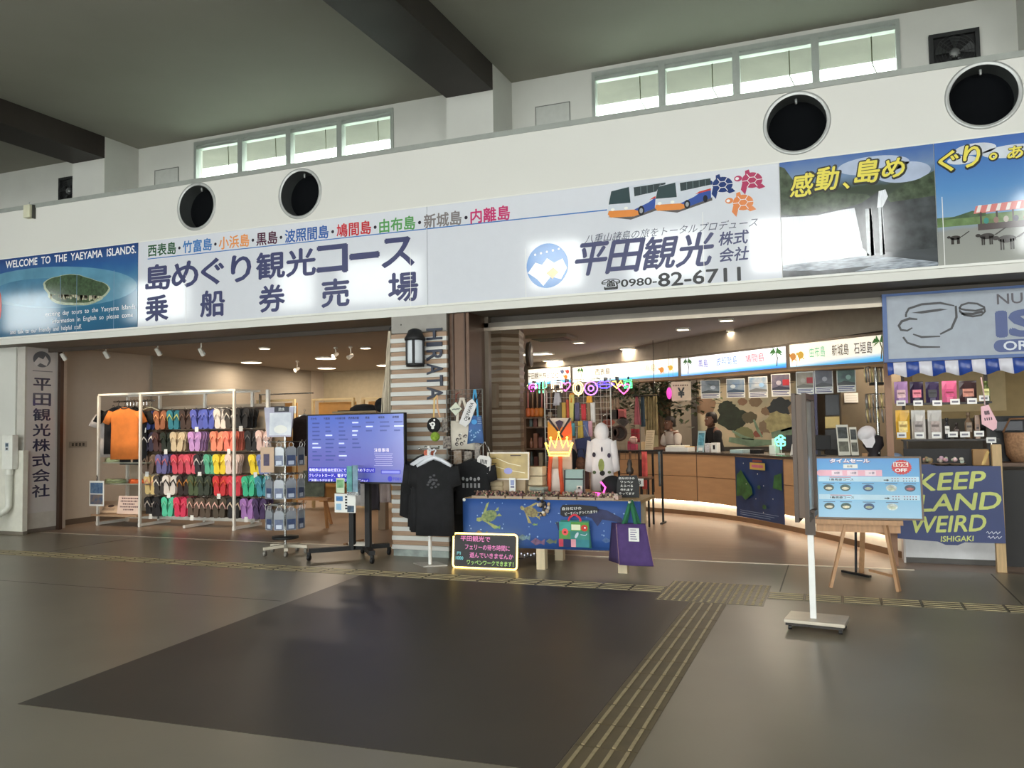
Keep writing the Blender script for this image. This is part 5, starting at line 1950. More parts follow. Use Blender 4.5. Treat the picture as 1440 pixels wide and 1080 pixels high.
make_shirt('black T-shirt with grey figures below the grid panel', (-3.80, 8.50, 1.13), .1, .44, .6, BLACK_CLOTH, 'black shirts below the grid panel', slv=.16, out=.04, hang=BLACK, seed=41, prnt=skull)
make_shirt('long plain black shirt hanging low behind the shirt stand', (-3.93, 8.62, 1.0), .1, .42, .76, BLACK_CLOTH, 'black shirts below the grid panel', slv=.16, out=.04, hang=BLACK, seed=42)

# --- workshop table
TX0, TX1, TY0, TY1, TZ = -3.80, -1.86, 8.27, 9.0, .735
t = thing('workshop_table', 'low wooden workshop table with pale square legs behind a sea patterned cloth', 'table', (-2.83, 8.6, 0))
part(t, 'tabletop', MB().box(TX0, TX1, TY0, TY1, TZ-.035, TZ, PINE), bev=.004)
LEG = mat((206, 190, 158), .55, nz=.08, ns=4, stretch=(6, 6, 1))
for x, y in ((-2.93, TY0+.04), (-2.06, TY0+.06), (-2.93, TY1-.08), (-3.72, TY1-.08), (-2.0, TY1-.08), (-3.72, TY0+.05)):
    part(t, 'leg', MB().box(x-.047, x+.047, y-.045, y+.045, 0, TZ-.035, LEG))
# banner cloth
T = F(0, TY0-.02, 0)
t = thing('table_banner', 'deep blue banner with sea turtles and fish hung across the table front', 'banner', (-2.83, TY0-.02, .2))
mb = MB()
SEAB = mat((44, 82, 150), .6, nz=.10, ns=2)
mb.sheet(lambda u, v: (TX0-.01+(TX1-TX0+.02)*u, TY0-.018-.004*math.sin(14*u), TZ-.005-(.52-.02*u)*v), 24, 4, SEAB, .004)
part(t, 'cloth', mb)


def turt(mb, x, z, s, c1, c2, rot=0):
    c, d = math.cos(rot), math.sin(rot)

    def q(pts):
        return [(x+(a*c-b*d)*s, z+(a*d+b*c)*s) for a, b in pts]
    A, B = mat(c1, .6, nz=.5, ns=40, rgb2=c2), mat(c2, .6, nz=.3, ns=30)
    mb.poly(q([(.1*math.cos(k*PI/8), .065*math.sin(k*PI/8)) for k in range(16)]), A, .0015)
    mb.poly(q([(-.1, .02), (-.15, .03), (-.165, 0), (-.14, -.02), (-.1, -.02)]), B, .0015)
    mb.poly(q([(-.07, .04), (-.02, .055), (.06, .15), (.02, .14)]), B, .0018)
    mb.poly(q([(-.07, -.04), (-.03, -.06), (.06, -.14), (.01, -.15)]), B, .0018)
    mb.poly(q([(.08, .03), (.15, .06), (.13, .02)]), B, .0018)
    mb.poly(q([(.08, -.03), (.15, -.05), (.13, -.01)]), B, .0018)


mb = MB(F(0, TY0-.026, 0))
turt(mb, -3.50, .545, .95, (70, 100, 70), (150, 160, 100), .35)
part(t, 'turtle_print', mb)
mb = MB(F(0, TY0-.026, 0))
turt(mb, -3.02, .60, .8, (110, 90, 66), (160, 150, 96), -.35)
part(t, 'turtle_print', mb)
mb = MB(F(0, TY0-.026, 0))
fi = mat((40, 44, 84), .6, nz=.3)
mb.poly([(-2.62, .60), (-2.4, .66), (-2.2, .635), (-2.05, .56), (-1.99, .42), (-2.10, .52), (-2.25, .54), (-2.3, .47), (-2.36, .55), (-2.5, .585)], fi, .0016)
mb.poly([(-2.75, .50), (-2.70, .50), (-2.68, .44), (-2.55, .38), (-2.6, .36), (-2.72, .42)], fi, .0016)
fr = random.Random(8)
for x, z, s, c in ((-3.42, .43, .05, (120, 160, 100)), (-2.98, .47, .03, (120, 150, 90)), (-2.72, .49, .035, (110, 150, 100)), (-3.6, .35, .08, (130, 110, 70)), (-3.1, .33, .07, (90, 120, 140)), (-2.95, .29, .08, (110, 80, 110)), (-2.8, .3, .06, (90, 100, 80)), (-2.6, .31, .05, (110, 160, 200)), (-2.2, .33, .06, (70, 100, 150))):
    mb.poly([(x-s, z), (x-s*.3, z+s*.5), (x+s*.5, z+s*.1), (x+s, z+s*.45), (x+s*.9, z-s*.4), (x+s*.4, z-.2*s), (x-s*.3, z-s*.45)], mat(c, .6, nz=.4, ns=30), .0015)
mb.stroke([(-2.62, .33), (-2.5, .27)], [.004, .02], mat((130, 170, 210), .6), .0017)
for k in range(46):
    mb.ell(fr.uniform(TX0+.05, TX1-.1), fr.uniform(.3, .70), fr.uniform(.004, .011), fr.uniform(.004, .011), mat((140, 170, 214), .6), .0013, 8)
part(t, 'sea_life_print', mb)
mb = MB(F(0, TY0-.026, 0))
mb.ell(-3.79, .715, .018, .018, PAPER, .004, 12)
part(t, 'corner_pin', mb)
# trays of beads along the front of the table
for k in range(8):
    x0 = -3.72+.2*k
    t = thing('bead_tray', f'{ON[k]} shallow tray of mixed beads from the left along the table front', 'tray', (x0+.09, 8.38, TZ), 'bead trays on the workshop table')
    mb = MB()
    TR_ = mat((170, 150, 130), .5)
    mb.box(x0, x0+.185, 8.285, 8.47, TZ, TZ+.008, TR_)
    for q in ((x0, x0+.185, 8.285, 8.291), (x0, x0+.185, 8.464, 8.47), (x0, x0+.006, 8.291, 8.464), (x0+.179, x0+.185, 8.291, 8.464)):
        mb.box(q[0], q[1], q[2], q[3], TZ+.008, TZ+.022, TR_)
    part(t, 'tray', mb)
    mb = MB()
    rb = random.Random(k)
    cols = [(150, 110, 100), (190, 160, 140), (120, 80, 90), (90, 70, 60), (200, 180, 150), (110, 120, 90), (170, 120, 110), (70, 60, 66)]
    for i in range(90):
        r_ = rb.uniform(.007, .014)
        mb.ball((x0+rb.uniform(.018, .165), 8.378+rb.uniform(-.07, .07), TZ+.02+rb.uniform(0, .045)), r_, mat(rb.choice(cols), .4), 6, 4)
    part(t, 'beads', mb, stuff=True)
# cloth stacks and small boxes behind the trays
for i, (px0, py0, px1, py1, Y, c, lb) in enumerate(((690, 676, 712, 690, 8.7, (190, 172, 140), 'folded cream cloth under the framed map'), (722, 672, 745, 690, 8.75, (150, 140, 122), 'folded greyish cloth right of the label card'),
                                                   (742, 655, 768, 684, 8.8, (214, 196, 164), 'plump cream cushion right of the framed map'), (745, 684, 770, 692, 8.6, (150, 156, 146), 'folded pale green cloth in front of the cushion'), (668, 684, 690, 692, 8.7, (130, 112, 94), 'brown folded cloth beside the grid panel'))):
    a, b = P(px0, py0, Y), P(px1, py1, Y)
    mb = MB()
    nl = 3
    for k in range(nl):
        z0_ = TZ+(a.z-TZ)*k/nl
        z1_ = TZ+(a.z-TZ)*(k+.93)/nl
        o_ = .012*(k % 2)
        mb.prism([(a.x+.02+o_, Y-.07), (b.x-.02, Y-.07), (b.x-o_, Y), (b.x-.02, Y+.09), (a.x+.02, Y+.09), (a.x+o_, Y)], z0_, z1_, mat(c, .9, nz=.15))
    solo('folded_cloth', mb, lb, 'cloth', 'folded cloths on the workshop table', bev=.006)
# framed map
a, b = P(685, 636, 8.62), P(744, 675, 8.62)
w, h = b.x-a.x, a.z-b.z
T = F((a.x+b.x)/2, 8.62, b.z, .03, -.06)
t = thing('framed_map', 'white framed golden map with a blue patch standing on the workshop table', 'picture', ((a.x+b.x)/2, 8.62, b.z))
mb = MB(T)
FW = mat((226, 216, 200), .4)
for q in ((-w/2, w/2, 0, .016), (-w/2, w/2, h-.016, h), (-w/2, -w/2+.016, .016, h-.016), (w/2-.016, w/2, .016, h-.016)):
    mb.box(q[0], q[1], q[2], q[3], -.015, .006, FW)
part(t, 'frame', mb)
mb = MB(T)
mb.box(-w/2+.016, w/2-.016, .016, h-.016, -.012, -.002, mat((186, 160, 100), .35, nz=.2, ns=6))
for k in range(4):
    mb.rect(-w*.42, -w*.28, h*.2+h*.19*k, h*.23+h*.19*k, mat((80, 60, 40), .5), -.001)
mb.stroke([(-w*.3, h*.8), (0, h*.6), (w*.3, h*.5)], .008, mat((230, 220, 180), .3), -.001)
mb.stroke([(-w*.35, h*.5), (0, h*.35), (w*.4, h*.25)], .008, mat((230, 220, 180), .3), -.001)
mb.ell(.0, h*.32, .05, .035, mat((150, 150, 214), .3), -.0006)
mb.rect(w*.05, w*.3, h*.86, h*.9, mat((80, 60, 40), .5), -.001)
part(t, 'map', mb)
# a block of boxes keeps the frame and its card up
struct('trim_table_riser', MB().box(a.x+.06, b.x-.06, 8.655, 8.78, TZ, b.z+.06, mat((176, 156, 128), .7)))
T, w, h, mb = card(716, 672, 725, 687, 8.57, PAPER)
mb.rect(-w*.3, w*.3, h*.3, h*.8, mat((150, 160, 200), .6), .001)
mb.rect(-w*.3, w*.3, h*.08, h*.22, mat((90, 90, 130), .6), .001)
mb.box(-w/2, w/2, -.06, 0, -.004, 0, PAPER)
solo('label_card', mb, 'small white label card standing below the framed map', 'card')
# lit chalk board with its glowing frame
t = thing('chalk_sign', 'black sign with pink and green handwriting inside a glowing yellow tube frame', 'sign', (-3.53, 8.15, 0))
pts = [G(637, 798), G(727, 802)]
a, b = pts
zt = P(637, 750, a.y).z
w, h = (b-a).length, zt
rzz = math.atan2(b.y-a.y, b.x-a.x)
T = F((a.x+b.x)/2, (a.y+b.y)/2, 0, rzz, -.10)
part(t, 'board', MB(T).box(-w/2+.012, w/2-.012, .012, h-.01, -.02, 0, mat((22, 20, 24), .5, nz=.1)))
NE = mat((255, 214, 120), .4, em=5, nz=0)
mb = MB(T)
r_ = .035
rp = []
for cx, cz, a0 in ((w/2-r_, h-r_, 0), (-w/2+r_, h-r_, PI/2), (-w/2+r_, r_+.004, PI), (w/2-r_, r_+.004, 1.5*PI)):
    rp += [(cx+r_*math.cos(a0+PI/2*i/4), cz+r_*math.sin(a0+PI/2*i/4), .006) for i in range(5)]
mb.tube(rp, .0095, NE, 8, True)
part(t, 'neon_tube', mb)
PK, GRN, CYA = mat((226, 130, 190), .6, em=.15), mat((170, 214, 120), .6, em=.15), mat((120, 200, 210), .6, em=.15)
for s_, x, y, ww, hh, m_ in (('平田観光で', -.13, .405, .40, .075, PK), ('フェリーの待ち時間に', .03, .29, .60, .075, PK), ('遊んでいきませんか', .085, .18, .58, .075, PK), ('ワッペンワークできます！', .07, .08, .62, .065, GRN), ('1000', -.335, .135, .10, .045, CYA), ('円', -.345, .20, .05, .04, CYA)):
    mb = MB(T)
    k_ = w/.84
    mb.text(s_, x*k_, y*h/.475, m_, w=ww*k_*.98, h=hh*h/.475, z=.002, off=.02, rot=-.01)
    part(t, 'handwriting', mb)
mb = MB(T)
mb.bar((-.3, .02, -.03), (-.3, .012, -.16), .02, .02, BLACK, (0, 1, 0))
mb.bar((.3, .02, -.03), (.3, .012, -.16), .02, .02, BLACK, (0, 1, 0))
part(t, 'stand', mb)
# small string of lights lying right of the sign
mb = MB()
for k in range(5):
    q = G(733+4.5*k, 780+(k % 2)*2)
    mb.ball((q.x, q.y, .012), .008, mat((230, 240, 255), .4, em=1.5, nz=0), 8, 6)
q0, q1 = G(729, 786), G(752, 781)
mb.tube([(q0.x, q0.y, .006), ((q0.x+q1.x)/2, q0.y+.02, .006), (q1.x, q1.y, .006)], .003, BLACK, 5)
solo('light_string', mb, 'tiny white light string lying under the table beside the lit sign', 'lights')

# --- patchwork tote, black speech sign, charm bundle, purple tote on the table front


def patch(mb, w, h):
    for x0, x1, y0, y1, c in ((-.46, -.1, .62, .95, (70, 160, 150)), (-.1, .45, .62, .95, (90, 150, 70)), (-.47, -.12, .32, .62, (90, 150, 80)), (-.12, .46, .32, .62, (70, 140, 130)), (-.48, -.34, .04, .32, (196, 70, 90)), (-.33, -.1, .04, .32, (40, 50, 100)), (-.1, .05, .04, .32, (226, 160, 170)), (.05, .46, .04, .32, (60, 130, 140))):
        mb.rect(x0*w, x1*w, y0*h, y1*h, mat(c, .8, nz=.15), 0)
    mb.ell(-.28*w, .58*h, .035, .035, mat((236, 90, 90), .7), .001, 12)
    mb.ell(-.28*w, .57*h, .015, .01, mat((120, 20, 30), .7), .002, 8)
    mb.ell(.32*w, .74*h, .036, .034, mat((206, 60, 50), .7), .001, 12)
    mb.ell(.34*w, .75*h, .01, .01, PAPER, .002, 8)
    mb.rect(-.08*w, .2*w, .66*h, .86*h, mat((226, 230, 200), .7), .001)
    mb.text('ISHIGAKI', .06*w, .75*h, mat((60, 110, 80), .7), w=.24*w, h=.05*h, z=.002) if False else None
    mb.ell(.08*w, .47*h, .015, .035, mat((200, 214, 226), .7), .001, 10, rot=-.5)
    mb.stroke([(.2*w, .5*h), (.35*w, .47*h), (.4*w, .54*h)], .008, mat((190, 210, 220), .7), .001)


bag('green patchwork tote bag with red bow handles hanging on the table banner', 786, 731, 832, 771, 8.2, (70, 140, 130), 724, None, strap=(206, 60, 76), deco=patch, taper=.12, d=.03, sw=.02)
T, w, h, mb = card(788, 709, 842, 728, 8.215, BLACK)
t = thing('speech_sign', 'black hand lettered price sign above the patchwork tote bag', 'sign', tuple((T @ Vector((0, 0, 0)))[:]))
mb = MB(T)
mb.prism([(-w/2, h*.15), (-w*.42, 0), (w*.1, h*.1), (w/2, h*.5), (w*.45, h*.85), (0, h), (-w*.44, h*.95), (-w/2, h*.7)], -.006, 0, mat((24, 22, 26), .6))
part(t, 'board', mb)
mb = MB(T)
mb.text('自分だけの', -w*.2, h*.68, PAPER, w=w*.5, h=h*.24, z=.002, off=.01, rot=.05)
mb.text('ビーチバッグつくれます!!', w*.04, h*.36, PAPER, w=w*.84, h=h*.24, z=.002, off=.01, rot=.09)
part(t, 'lettering', mb)
mb = MB()
rb = random.Random(12)
q = P(765, 712, 8.22)
for k in range(26):
    mb.ball((q.x+rb.uniform(-.06, .05), 8.22+rb.uniform(-.02, .02), q.z+rb.uniform(-.1, .09)), rb.uniform(.012, .024), mat(rb.choice([(40, 38, 42), (220, 216, 206), (180, 160, 140), (60, 60, 60), (206, 170, 120)]), .5), 8, 5)
mb.tube([(q.x, 8.22, q.z+.1), (q.x, 8.245, TZ)], .004, BLACK, 5)
solo('charm_bundle', mb, 'bundle of black and white charms hanging on the middle of the banner', 'charms')
# purple tote: hangs from the table corner, front and gusset
a, b = P(862, 737, 8.12), P(918, 796, 8.12)
t = thing('purple_tote', 'large purple cloth tote bag with green handles at the right table end', 'bag', ((a.x+b.x)/2, 8.12, b.z))
PUR, PUR2 = mat((80, 58, 112), .85, nz=.12, ns=14, bump=.15), mat((66, 50, 94), .85, nz=.12)
za, zb = P(890, 737, 8.12).z, P(890, 794, 8.12).z
xa0, xa1 = P(867, 737, 8.12).x, P(908, 737, 8.12).x
xb0, xb1 = P(873, 795, 8.12).x, P(921, 792, 8.12).x
mb = MB()
mb.sheet(lambda u, v: (xa0+(xa1-xa0)*u+((xb0-xa0)*(1-u)+(xb1-xa1)*u)*v, 8.12-.05*v-.02*math.sin(PI*u)*v, za+(zb-za)*v), 10, 6, PUR, .01)
part(t, 'front_panel', mb)
mb = MB()
xg0, xg1 = P(861, 738, 8.2).x, P(857, 793, 8.24).x
mb.sheet(lambda u, v: (xg0+(xa0-xg0)*u+((xg1-xg0)*(1-u)+(xb0-xa0)*u)*v, 8.2-.08*u+(.04-.09*u)*v, za+(zb+.01-za)*v), 4, 4, PUR2, .008)
part(t, 'gusset', mb)
mb = MB()
mb.sheet(lambda u, v: (xg0+(xa1-.02-xg0)*u+((xg1-xg0)*(1-u)+(xb1-.03-xa1)*u)*v, 8.2+.03*v, za+(zb+.02-za)*v), 6, 4, PUR2, .008)
part(t, 'rear_panel', mb)
mb = MB()
ED = mat((196, 160, 140), .7)
mb.tube([(xa0, 8.115, za), (xb0, 8.065, zb), (xg1, 8.24, zb+.012), (xg0, 8.2, za)], .004, ED, 5)
mb.tube([(xa1, 8.115, za), (xb1, 8.065, zb)], .004, ED, 5)
part(t, 'piping', mb)
for x0, x1, xt, Y in ((P(876, 735, 8.1).x, P(893, 735, 8.1).x, P(888, 703, 8.2).x, 8.11), (P(881, 735, 8.2).x, P(900, 733, 8.2).x, P(887, 704, 8.2).x, 8.16)):
    mb = MB()
    zt_ = P(886, 703, 8.2).z
    for xx in (x0, x1):
        mb.sheet(lambda u, v, xx=xx, Y=Y: (xx+.035*(u-.5)+(xt-xx)*v, Y+.05*v, za+(zt_-za)*v), 2, 6, mat((40, 110, 76), .8, nz=.15), .006)
    part(t, 'handle', mb)
T = F((P(887, 746, 8.08).x+P(897, 746, 8.08).x)/2, 8.06, P(892, 761, 8.08).z, .02)
mb = MB(T)
mb.box(-.052, .052, 0, .13, 0, .004, PAPER)
for k in range(5):
    mb.rect(-.035, .03-.008*(k % 3), .02+.022*k, .028+.022*k, mat((130, 120, 150), .6), .0055)
part(t, 'label_card', mb)
solo('peg', MB().cyl((P(888, 700, 8.22).x, 8.26, P(888, 704, 8.2).z-.004), (P(888, 700, 8.22).x, 8.12, P(888, 704, 8.2).z-.01), .012, mat((220, 214, 200), .5)), 'white peg at the table corner holding the purple tote', 'peg')

# --- on the table behind the trays
# white bag with orange ribbon straps and the crown lamp in front of a tall pale board
YD = 8.9
struct('trim_display_board', MB().box(P(771, 600, 9.02).x, P(803, 600, 9.02).x, 9.02, 9.045, TZ, P(785, 588, 9.02).z, mat((206, 186, 170), .6)))
t = thing('ribbon_bag', 'white bag with long orange ribbons standing on the workshop table', 'bag', (P(785, 690, YD).x, YD, TZ))
a, b = P(771, 660, YD), P(797, 690, YD)
mb = MB()
mb.sheet(lambda u, v: (a.x+(b.x-a.x)*u, YD-.05*math.sin(PI*u), TZ+.01+(a.z-TZ)*(1-v)), 8, 4, mat((214, 200, 190), .7), .01)
part(t, 'body', mb)
ORB = mat((214, 84, 48), .75, nz=.15)
for px in (774, 793):
    mb = MB()
    xb_, xt_ = P(px, 690, YD).x, P(px+(3 if px < 780 else -3), 640, YD).x
    z1_ = P(px, 640, YD).z
    mb.sheet(lambda u, v: (xb_+(xt_-xb_)*v+.045*(u-.5), YD-.07+.01*math.sin(8*v), TZ+.005+(z1_-TZ)*v), 2, 8, ORB, .006)
    part(t, 'ribbon', mb)
# crown lamp
q = P(786, 628, 8.84)
t = thing('crown_lamp', 'glowing yellow neon crown lamp above the orange ribbons', 'lamp', (q.x, 8.84, q.z-.15))
CR = mat((255, 196, 70), .4, em=7, nz=0)
T = F(q.x, 8.84, q.z)
mb = MB(T)
cw_ = .155
mb.tube([(-cw_, .03, 0), (-cw_*.72, .0, 0), (-cw_*.62, .09, 0), (-cw_*.3, -.01, 0), (0, .15, 0), (cw_*.3, -.01, 0), (cw_*.62, .09, 0), (cw_*.72, .0, 0), (cw_, .03, 0), (cw_*.72, -.10, 0), (-cw_*.72, -.10, 0)], .009, CR, 8, True)
mb.tube([(-cw_*.72, -.065, .0), (cw_*.72, -.065, .0)], .007, CR, 8)
for x, y in ((-cw_, .035), (0, .16), (cw_, .035), (-cw_*.62, .1), (cw_*.62, .1)):
    mb.ball((x, y, 0), .013, CR, 8, 6)
part(t, 'neon_tube', mb)
mb = MB(T)
mb.prism([(-.13, -.12), (.13, -.12), (.13, -.09), (-.13, -.09)], -.02, -.012, mat((220, 200, 180), .2, trans=.5, nz=0))
mb.tube([(0, -.1, -.015), (0, -.3, -.03), (0, q.z*-1+TZ+.01, -.03)], .008, mat((220, 210, 200), .4), 6)
part(t, 'stand', mb)
# colourful cloth pinned on the board (dark cross straps over yellow and orange)
a = P(787, 603, 9.0)
mb = MB(F(a.x, 9.0, a.z))
mb.poly([(-.14, .09), (-.02, -.03), (-.06, -.13), (-.14, -.06)], mat((206, 140, 50), .8), .004)
mb.poly([(.14, .09), (.02, -.03), (.03, -.13), (.14, -.05)], mat((216, 92, 48), .8), .004)
mb.poly([(-.05, .08), (0, .1), (.05, .08), (0, -.03)], mat((62, 50, 70), .8), .006)
mb.stroke([(-.13, .12), (.04, -.1)], .022, mat((46, 36, 40), .8), .008)
mb.stroke([(.13, .12), (-.02, -.1)], .022, mat((46, 36, 40), .8), .009)
mb.box(-.145, .145, -.13, .02, -.012, .003, mat((200, 120, 60), .8))
solo('bandana', mb, 'orange and yellow cloth with crossed dark bands above the crown lamp', 'cloth')
# grey-teal pouch with dark trim
t = thing('sail_pouch', 'pale teal pouch with dark trim standing beside the ribbon bag', 'pouch', (P(807, 690, 8.7).x, 8.7, TZ))
a, b = P(794, 660, 8.7), P(822, 690, 8.7)
T = F((a.x+b.x)/2, 8.7, TZ, 0, -.08)
w, h = b.x-a.x, a.z-TZ
mb = MB(T)
mb.prism([(-w/2, 0), (w/2, 0), (w/2*.95, h), (-w/2*.95, h)], -.03, .03, mat((150, 172, 166), .7))
part(t, 'body', mb, bev=.01)
mb = MB(T)
DKT = mat((50, 52, 54), .7)
mb.rect(-w*.47, w*.47, h*.60, h*.66, DKT, .032)
for s_ in (-1, 1):
    mb.rect(s_*w*.48-.008, s_*w*.48+.008, 0, h*.97, DKT, .032)
mb.rect(-w*.48, w*.48, 0, .012, DKT, .032)
part(t, 'trim', mb)
mb = MB(T)
mb.rect(.03, .09, .03, .11, mat((214, 206, 190), .6), .033)
mb.ell(.06, .085, .016, .014, DKT, .034, 10)
part(t, 'label', mb)
# hanging grid behind the table with cloths
x0_, x1_ = P(800, 600, 9.5).x, P(862, 600, 9.5).x
wire_grid('white wire grid with hanging cloths behind the workshop table', x0_-.3, x1_-.02, 9.5, .02, 2.05, .07, mat((220, 214, 204), .35, .4))
G2 = 'cloths hanging on the white wire grid'
for px0, py0, px1, py1, c, lb, tp in ((783, 566, 790, 592, (96, 88, 70), 'olive towel at the far left of the white grid, upper row', 0), (789, 566, 796, 590, (190, 150, 70), 'mustard towel in the upper row of the white grid', 0),
                                     (796, 562, 800, 588, (190, 84, 62), 'rust red towel in the upper row of the white grid', 0), (800, 555, 808, 592, (206, 190, 110), 'pale yellow towel under the orange flower cloth', 0), (804, 568, 808, 592, (44, 60, 40), 'dark green towel in the upper row of the white grid', 0),
                                     (808, 566, 815, 592, (96, 88, 116), 'mauve checked towel in the upper row of the white grid', 0), (817, 568, 824, 591, (196, 60, 66), 'bright red towel in the upper row of the white grid', 0),
                                     (825, 566, 830, 592, (150, 120, 90), 'brown striped towel in the upper row of the white grid', 0), (830, 566, 837, 594, (216, 210, 204), 'white patterned towel at the right of the white grid', 0),
                                     (800, 553, 808, 566, (226, 140, 56), 'orange flower cloth at the top of the white grid', .3), (824, 557, 833, 566, (230, 160, 60), 'small orange cloth at the top right of the white grid', .2), (777, 552, 790, 570, (176, 168, 172), 'grey white cloth bundle at the top left of the white grid', .5),
                                     (799, 595, 809, 613, (96, 160, 172), 'teal pouch cloth in the lower row of the white grid', .1), (812, 592, 820, 616, (222, 190, 90), 'yellow cloth in the lower row of the white grid', .2), (820, 592, 827, 614, (110, 124, 176), 'periwinkle cloth in the lower row of the white grid', 0),
                                     (827, 592, 833, 614, (226, 170, 180), 'pale pink cloth in the lower row of the white grid', 0), (801, 616, 814, 648, (210, 180, 168), 'pale pink cloth hanging under the teal pouch', .4), (822, 650, 829, 688, (110, 76, 74), 'brown printed cloth at the lower middle of the white grid', .1), (829, 640, 838, 690, (196, 172, 172), 'long dusty pink cloth left of the white hooded shirt', .1)):
    hang('hanging_towel', lb, 'towel', px0, py0, px1, py1, 9.44, c, G2, 1, .008, tp)
t = thing('navy_bag', 'navy square bag hung tilted on the white wire grid', 'bag', (P(822, 630, 9.36).x, 9.36, P(822, 640, 9.36).z), 'bags on the white grid')
q = P(822, 630, 9.36)
mb = MB(F(q.x, 9.36, q.z) @ Matrix.Rotation(.18, 4, 'Z'))
mb.box(-.095, .095, -.14, .12, -.01, .02, mat((52, 60, 96), .75, nz=.1))
part(t, 'body', mb, bev=.008)
mb = MB(F(q.x, 9.36, q.z) @ Matrix.Rotation(.18, 4, 'Z'))
mb.tube([(-.08, .11, 0), (-.04, .26, 0), (.05, .26, 0), (.08, .11, 0)], .006, mat((180, 180, 190), .6), 6)
part(t, 'strap', mb)
t = thing('black_beanie', 'black beanie and scarf hanging below the navy bag', 'hat', (P(806, 650, 9.3).x, 9.3, P(806, 664, 9.3).z), 'bags on the white grid')
q = P(805, 650, 9.3)
part(t, 'crown', MB().ball((q.x, 9.3, q.z+.03), (.06, .08, .13), BLACK_CLOTH))
mb = MB()
mb.sheet(lambda u, v: (q.x-.10+.09*u, 9.24+.02*math.sin(5*u), q.z+.12-.3*v), 4, 5, BLACK_CLOTH, .012)
part(t, 'scarf', mb)
q = P(817, 652, 9.3)
mb = MB()
mb.ball((q.x, 9.3, q.z), (.07, .05, .08), mat((96, 64, 46), .9, nz=.4, ns=30))
mb.tube([(q.x-.06, 9.3, q.z+.05), (q.x-.03, 9.3, q.z+.17), (q.x+.03, 9.3, q.z+.17), (q.x+.06, 9.3, q.z+.05)], .005, BLACK, 6)
solo('brown_purse', mb, 'brown round purse hanging right of the black cap', 'purse', 'bags on the white grid')
# white hooded long shirt


def floral(mb):
    for x, y, a_, b_, c in ((-.01, -.34, .035, .075, (150, 160, 90)), (-.09, -.22, .02, .028, (50, 44, 56)), (.08, -.23, .02, .028, (60, 50, 70)), (.0, -.16, .012, .03, (70, 66, 80)), (-.09, -.42, .02, .02, (70, 84, 56)), (.0, -.43, .03, .03, (46, 42, 40)), (.08, -.42, .02, .016, (90, 100, 60)), (.0, -.53, .014, .03, (120, 130, 110))):
        mb.ell(x, y, a_, b_, mat(c, .8, nz=.3), 0, 12)


WH2 = mat((228, 222, 222), .85, nz=.05, ns=10, bump=.15)
q = P(846, 612, 9.25)
t = make_shirt('long white hooded shirt with leaf print hanging behind the table', (q.x, 9.25, q.z), .25, .27, q.z-P(846, 690, 9.25).z, WH2, None, slv=.34, out=.05, hang=BLACK, seed=51, prnt=floral)
mb = MB()
mb.ball((q.x+.0, 9.25, q.z+.03), (.088, .07, .115), WH2, 16, 10)
part(t, 'hood', mb)
mb = MB()
mb.tube([(q.x, 9.25, q.z+.08), (q.x, 9.3, q.z+.22), (q.x, 9.5, q.z+.24)], .007, CHROME, 6)
part(t, 'hook_arm', mb)
# pink neon coil, white ball, boxes
mb = MB()
NP = mat((255, 90, 190), .4, em=2.2, nz=0)
q = P(836, 692, 8.6)
mb.tube([(q.x+.12*math.cos(.9*k)*(.55+.04*k), 8.6+.07*math.sin(.9*k), TZ+.012+.006*(k % 5)) for k in range(14)], .011, NP, 6)
mb.tube([(q.x+.08, 8.62, TZ+.01), (q.x+.11, 8.64, TZ+.10), (q.x+.06, 8.64, TZ+.16)], .010, NP, 6)
solo('neon_coil', mb, 'glowing pink neon coil lying on the table under the hooded shirt', 'lamp')
q = P(814, 689, 8.6)
solo('white_pompom', MB().ball((q.x, 8.58, TZ+.045), .045, mat((206, 196, 192), .9, nz=.2, ns=30), 12, 8), 'white pompom left of the pink neon coil', 'pompom')
a, b = P(843, 690, 8.42), P(872, 699, 8.42)
mb = MB()
mb.box(a.x, b.x, 8.34, 8.5, TZ, TZ+.035, mat((206, 180, 170), .5))
rb = random.Random(3)
for k in range(16):
    mb.ball((a.x+.02+rb.random()*(b.x-a.x-.04), 8.36+rb.random()*.12, TZ+.042), .016, mat(rb.choice([(226, 206, 196), (210, 170, 160), (230, 222, 206)]), .4), 7, 5)
solo('shell_box', mb, 'box of pale shells at the right end of the table front', 'box')
# black round hat and black price board
q = P(859, 684, 8.72)
mb = MB()
mb.ball((q.x, 8.78, TZ+.10), (.13, .11, .12), BLACK_CLOTH, 16, 10)
mb.lathe([(.16, TZ), (.165, TZ+.012), (.12, TZ+.03)], BLACK_CLOTH, 20, (q.x, 8.78, 0))
solo('black_hat', mb, 'black bucket hat standing left of the handwritten price board', 'hat')
a, b = P(867, 668, 8.62), P(899, 699, 8.62)
t = thing('price_board', 'black price board with white handwriting on the right of the table', 'sign', ((a.x+b.x)/2, 8.62, TZ))
T = F((a.x+b.x)/2, 8.6, TZ, 0, -.1)
w, h = b.x-a.x, a.z-TZ
mb = MB(T)
mb.prism([(-w/2, 0), (w/2, 0), (w*.52, h*.6), (w*.4, h), (-w*.44, h*.97), (-w*.5, h*.5)], -.012, 0, mat((20, 20, 22), .6))
part(t, 'board', mb)
for k, s_ in enumerate(('自分だけの', 'ワッペン', 'えらべる', '作れます', 'やってます')):
    mb = MB(T)
    mb.text(s_, -.01, h*(.86-.17*k), PAPER, w=w*.7*(len(s_)/5), h=h*.10, z=.002, off=.012)
    part(t, 'handwriting', mb)
T, w, h, mb = card(890, 673, 905, 684, 8.9, PAPER)
mb.text('93', .0, h*.5, INK, w=w*.5, h=h*.5, z=.002, off=.02)
mb.box(-.006, .006, TZ-T.translation.z, 0, -.02, -.008, CHROME)
solo('number_card', mb, 'small white number card behind the black price board', 'card')
